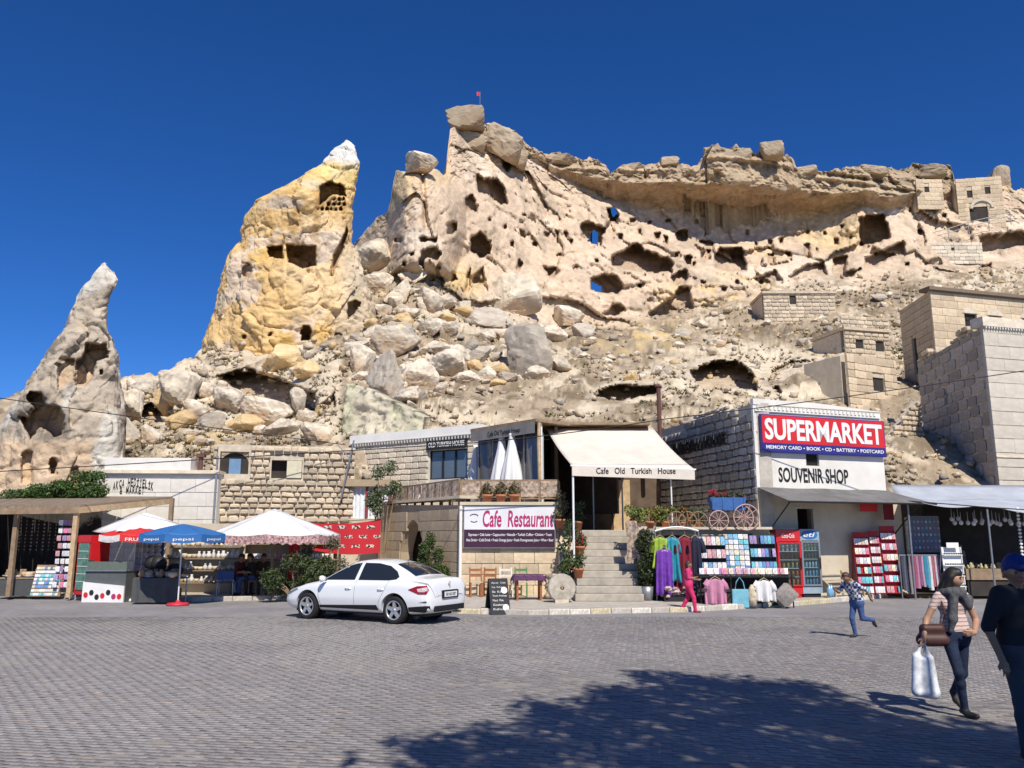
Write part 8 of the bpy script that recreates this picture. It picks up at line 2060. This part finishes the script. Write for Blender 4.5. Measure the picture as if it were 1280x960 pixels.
# man in the tree shade
J = stand(); J.update(fd=v3(-.35, -.94, 0), knL=v3(-.11, -.06, .49), anL=v3(-.11, -.06, .09), toL=v3(-.13, -.23, .035), anR=v3(.12, .10, .09), toR=v3(.14, -.06, .035), elL=v3(-.29, .05, 1.10), wrL=v3(-.28, -.06, .85))
gm = G(1292, 950)
mn = figure('man in black shirt and blue cap walking in the tree shade', (gm.x, gm.y, 0), .25, 1.06, J, (SKIN2, M('black_shirt', (.018, .018, .022), rough=.85, var=.2, bump=.3, bscale=20), M('grey_trousers', (.05, .055, .07), rough=.85, var=.2), SHOE), 'short', sleeve=.95, vox=.010, slim=1.22, cap=M('cap_blue', (.015, .03, .16), rough=.7))
# girl in pink
J = stand(); J.update(fd=v3(.1, -1, 0), elL=v3(-.20, -.02, 1.14), wrL=v3(-.14, -.22, 1.16), elR=v3(.22, -.06, 1.10), wrR=v3(.18, -.30, 1.08), knL=v3(-.09, -.16, .50), anL=v3(-.09, -.20, .09), toL=v3(-.09, -.37, .04), knR=v3(.09, .05, .48), anR=v3(.10, .26, .11), toR=v3(.10, .12, .035))
gg = G(861, 765)
PINK = M('pink_tracksuit', (.62, .045, .17), rough=.8, var=.2, scale=6, bump=.6, bscale=9, bdist=.03)
figure('girl in bright pink tracksuit walking past the hanging dresses', (gg.x, gg.y - .1, 0), R(75), .80, J, (SKIN2, PINK, M('pink_trousers', (.60, .03, .12), rough=.8, var=.12), M('pink_shoe', (.25, .03, .08), rough=.6)), 'bob', M('hair_brown', (.06, .03, .018), rough=.5), sleeve=.95, vox=.014, slim=1.25)
# boy running
J = stand(); J.update(pel=v3(0, .03, .90), che=v3(0, -.10, 1.21), nk=v3(0, -.20, 1.38), hd=v3(0, -.27, 1.49), fd=v3(0, -1, -.12), shL=v3(-.18, -.15, 1.33), shR=v3(.18, -.15, 1.33), elL=v3(-.27, -.30, 1.12), wrL=v3(-.20, -.48, 1.18), elR=v3(.27, .10, 1.18), wrR=v3(.25, .25, .98), hipL=v3(-.09, .03, .86), hipR=v3(.09, .03, .86), knL=v3(-.09, -.08, .47), anL=v3(-.09, .0, .09), toL=v3(-.10, -.16, .035), knR=v3(.10, .08, .48), anR=v3(.10, .46, .42), toR=v3(.10, .54, .26))
gb = G(1073, 797)
PLAID = M('plaid_shirt', (.10, .14, .26), rough=.85, var=.1); nt = PLAID.node_tree
ck = nt.nodes.new('ShaderNodeTexChecker'); ck.inputs['Scale'].default_value = 14; ck.inputs['Color1'].default_value = (.55, .56, .60, 1); ck.inputs['Color2'].default_value = (.03, .05, .14, 1)
tc = nt.nodes.new('ShaderNodeTexCoord'); nt.links.new(tc.outputs['Object'], ck.inputs['Vector']); nt.links.new(ck.outputs[0], nt.nodes['Principled BSDF'].inputs['Base Color'])
figure('boy in blue checked shirt and jeans running across the square', (gb.x, gb.y, 0), R(-65), .80, J, (SKIN2, PLAID, BDENIM, SHOE), 'short', M('hair_brown', (.06, .03, .018)), sleeve=.95, vox=.013, slim=1.05)
# seated people
def seated(seat=.46):
    f = v3
    return dict(pel=f(0, .05, seat + .10), che=f(0, .02, seat + .42), nk=f(0, 0, seat + .62), hd=f(0, -.05, seat + .74), fd=f(0, -1, -.15), shL=f(-.19, .02, seat + .55), shR=f(.19, .02, seat + .55), elL=f(-.24, -.08, seat + .27), elR=f(.24, -.08, seat + .27), wrL=f(-.12, -.28, seat + .27), wrR=f(.12, -.28, seat + .27), hipL=f(-.09, .02, seat + .08), hipR=f(.09, .02, seat + .08), knL=f(-.12, -.40, seat + .07), knR=f(.12, -.40, seat + .07), anL=f(-.12, -.40, .09), anR=f(.12, -.40, .09), toL=f(-.13, -.56, .035), toR=f(.13, -.56, .035))
tX, tY, tZ = X(572, 31.2), 31.2, TERR - .12
figure('man in grey shirt sitting at a terrace table bent over his meal', (tX, tY, tZ + .02), R(80), 1.0, {**seated(), 'hd': v3(0, -.16, 1.16), 'nk': v3(0, -.07, 1.06), 'fd': v3(0, -.9, -.4)}, (SKIN2, M('grey_shirt', (.17, .16, .19), rough=.85, var=.15), DENIM, SHOE), 'short', sleeve=.5, vox=.014)
t = thing('terrace_chair', 'dark wooden chair under the man on the terrace', 'chair', (tX, tY, tZ), R(80))
for sx in (-.2, .2):
    for sy in (-.18, .26): MB().box(sx - .02, sx + .02, sy - .02, sy + .02, 0, .44 if sy < 0 else .95).build('leg', WOOD, t)
MB().box(-.23, .23, -.21, .28, .44, .475).build('seat', WOOD, t); MB().box(-.18, .18, .25, .27, .6, .92).build('backrest', WOOD, t)
for k, (u, lb) in enumerate(((588, 'dark terrace table with a white patterned cloth before the seated man'), (540, 'dark terrace table with a white patterned cloth behind the seated man'))):
    t = thing('terrace_table', lb, 'table', (X(u, 31.2 + k * .8), 31.2 + k * .8, tZ)); MB().box(-.42, .42, -.42, .42, .72, .76).build('table_top', WOOD, t)
    MB().grid([[(x, y, .766 - max(0, abs(y) - .43) * 2 - max(0, abs(x) - .43) * 2) for x in np.linspace(-.5, .5, 16)] for y in np.linspace(-.5, .5, 16)]).build('cloth', M('white_pattern', (.55, .52, .48), rough=.9, var=.4, scale=14), t, thick=.006)
    for sx in (-.36, .36):
        for sy in (-.36, .36): MB().box(sx - .025, sx + .025, sy - .025, sy + .025, 0, .72).build('leg', WOOD, t)
for k, (u, rzz, lb, c) in enumerate(((304, 1.2, 'seated person in dark red under the big white umbrella', (.10, .02, .025)), (318, -.9, 'seated person in black and jeans under the big white umbrella', (.02, .02, .022)), (333, .3, 'seated person in dark brown beside the umbrella pole', (.05, .03, .025)))):
    Y = 28.6 + .35 * (k == 2); x = X(u, Y)
    figure(lb, (x, Y, .13), rzz, 1.0, seated(), (SKIN2, col_mat(c, .85), BDENIM if k == 1 else col_mat((.03, .03, .035), .85), SHOE), 'short', sleeve=.95, vox=.015)
    t = thing('stool', ['low wooden stool under the person in dark red', 'low wooden stool under the person in black', 'low wooden stool under the person in dark brown'][k], 'stool', (x, Y, .12), rzz)
    MB().box(-.2, .2, -.16, .22, .42, .462).build('seat', WOOD, t)
    for sx in (-.16, .16):
        for sy in (-.12, .18): MB().box(sx - .02, sx + .02, sy - .02, sy + .02, 0, .42).build('leg', WOOD, t)
# person standing in the dark right stall
J = stand(); J.update(elL=v3(-.26, -.04, 1.12), wrL=v3(-.16, -.2, 1.05))
figure('stall keeper in a grey top standing in the dark under the grey canopy', (X(1194, 30.2), 30.2, .1), .3, 1.0, J, (SKIN2, col_mat((.20, .19, .18), .85), DENIM, SHOE), 'short', sleeve=.5, vox=.015)
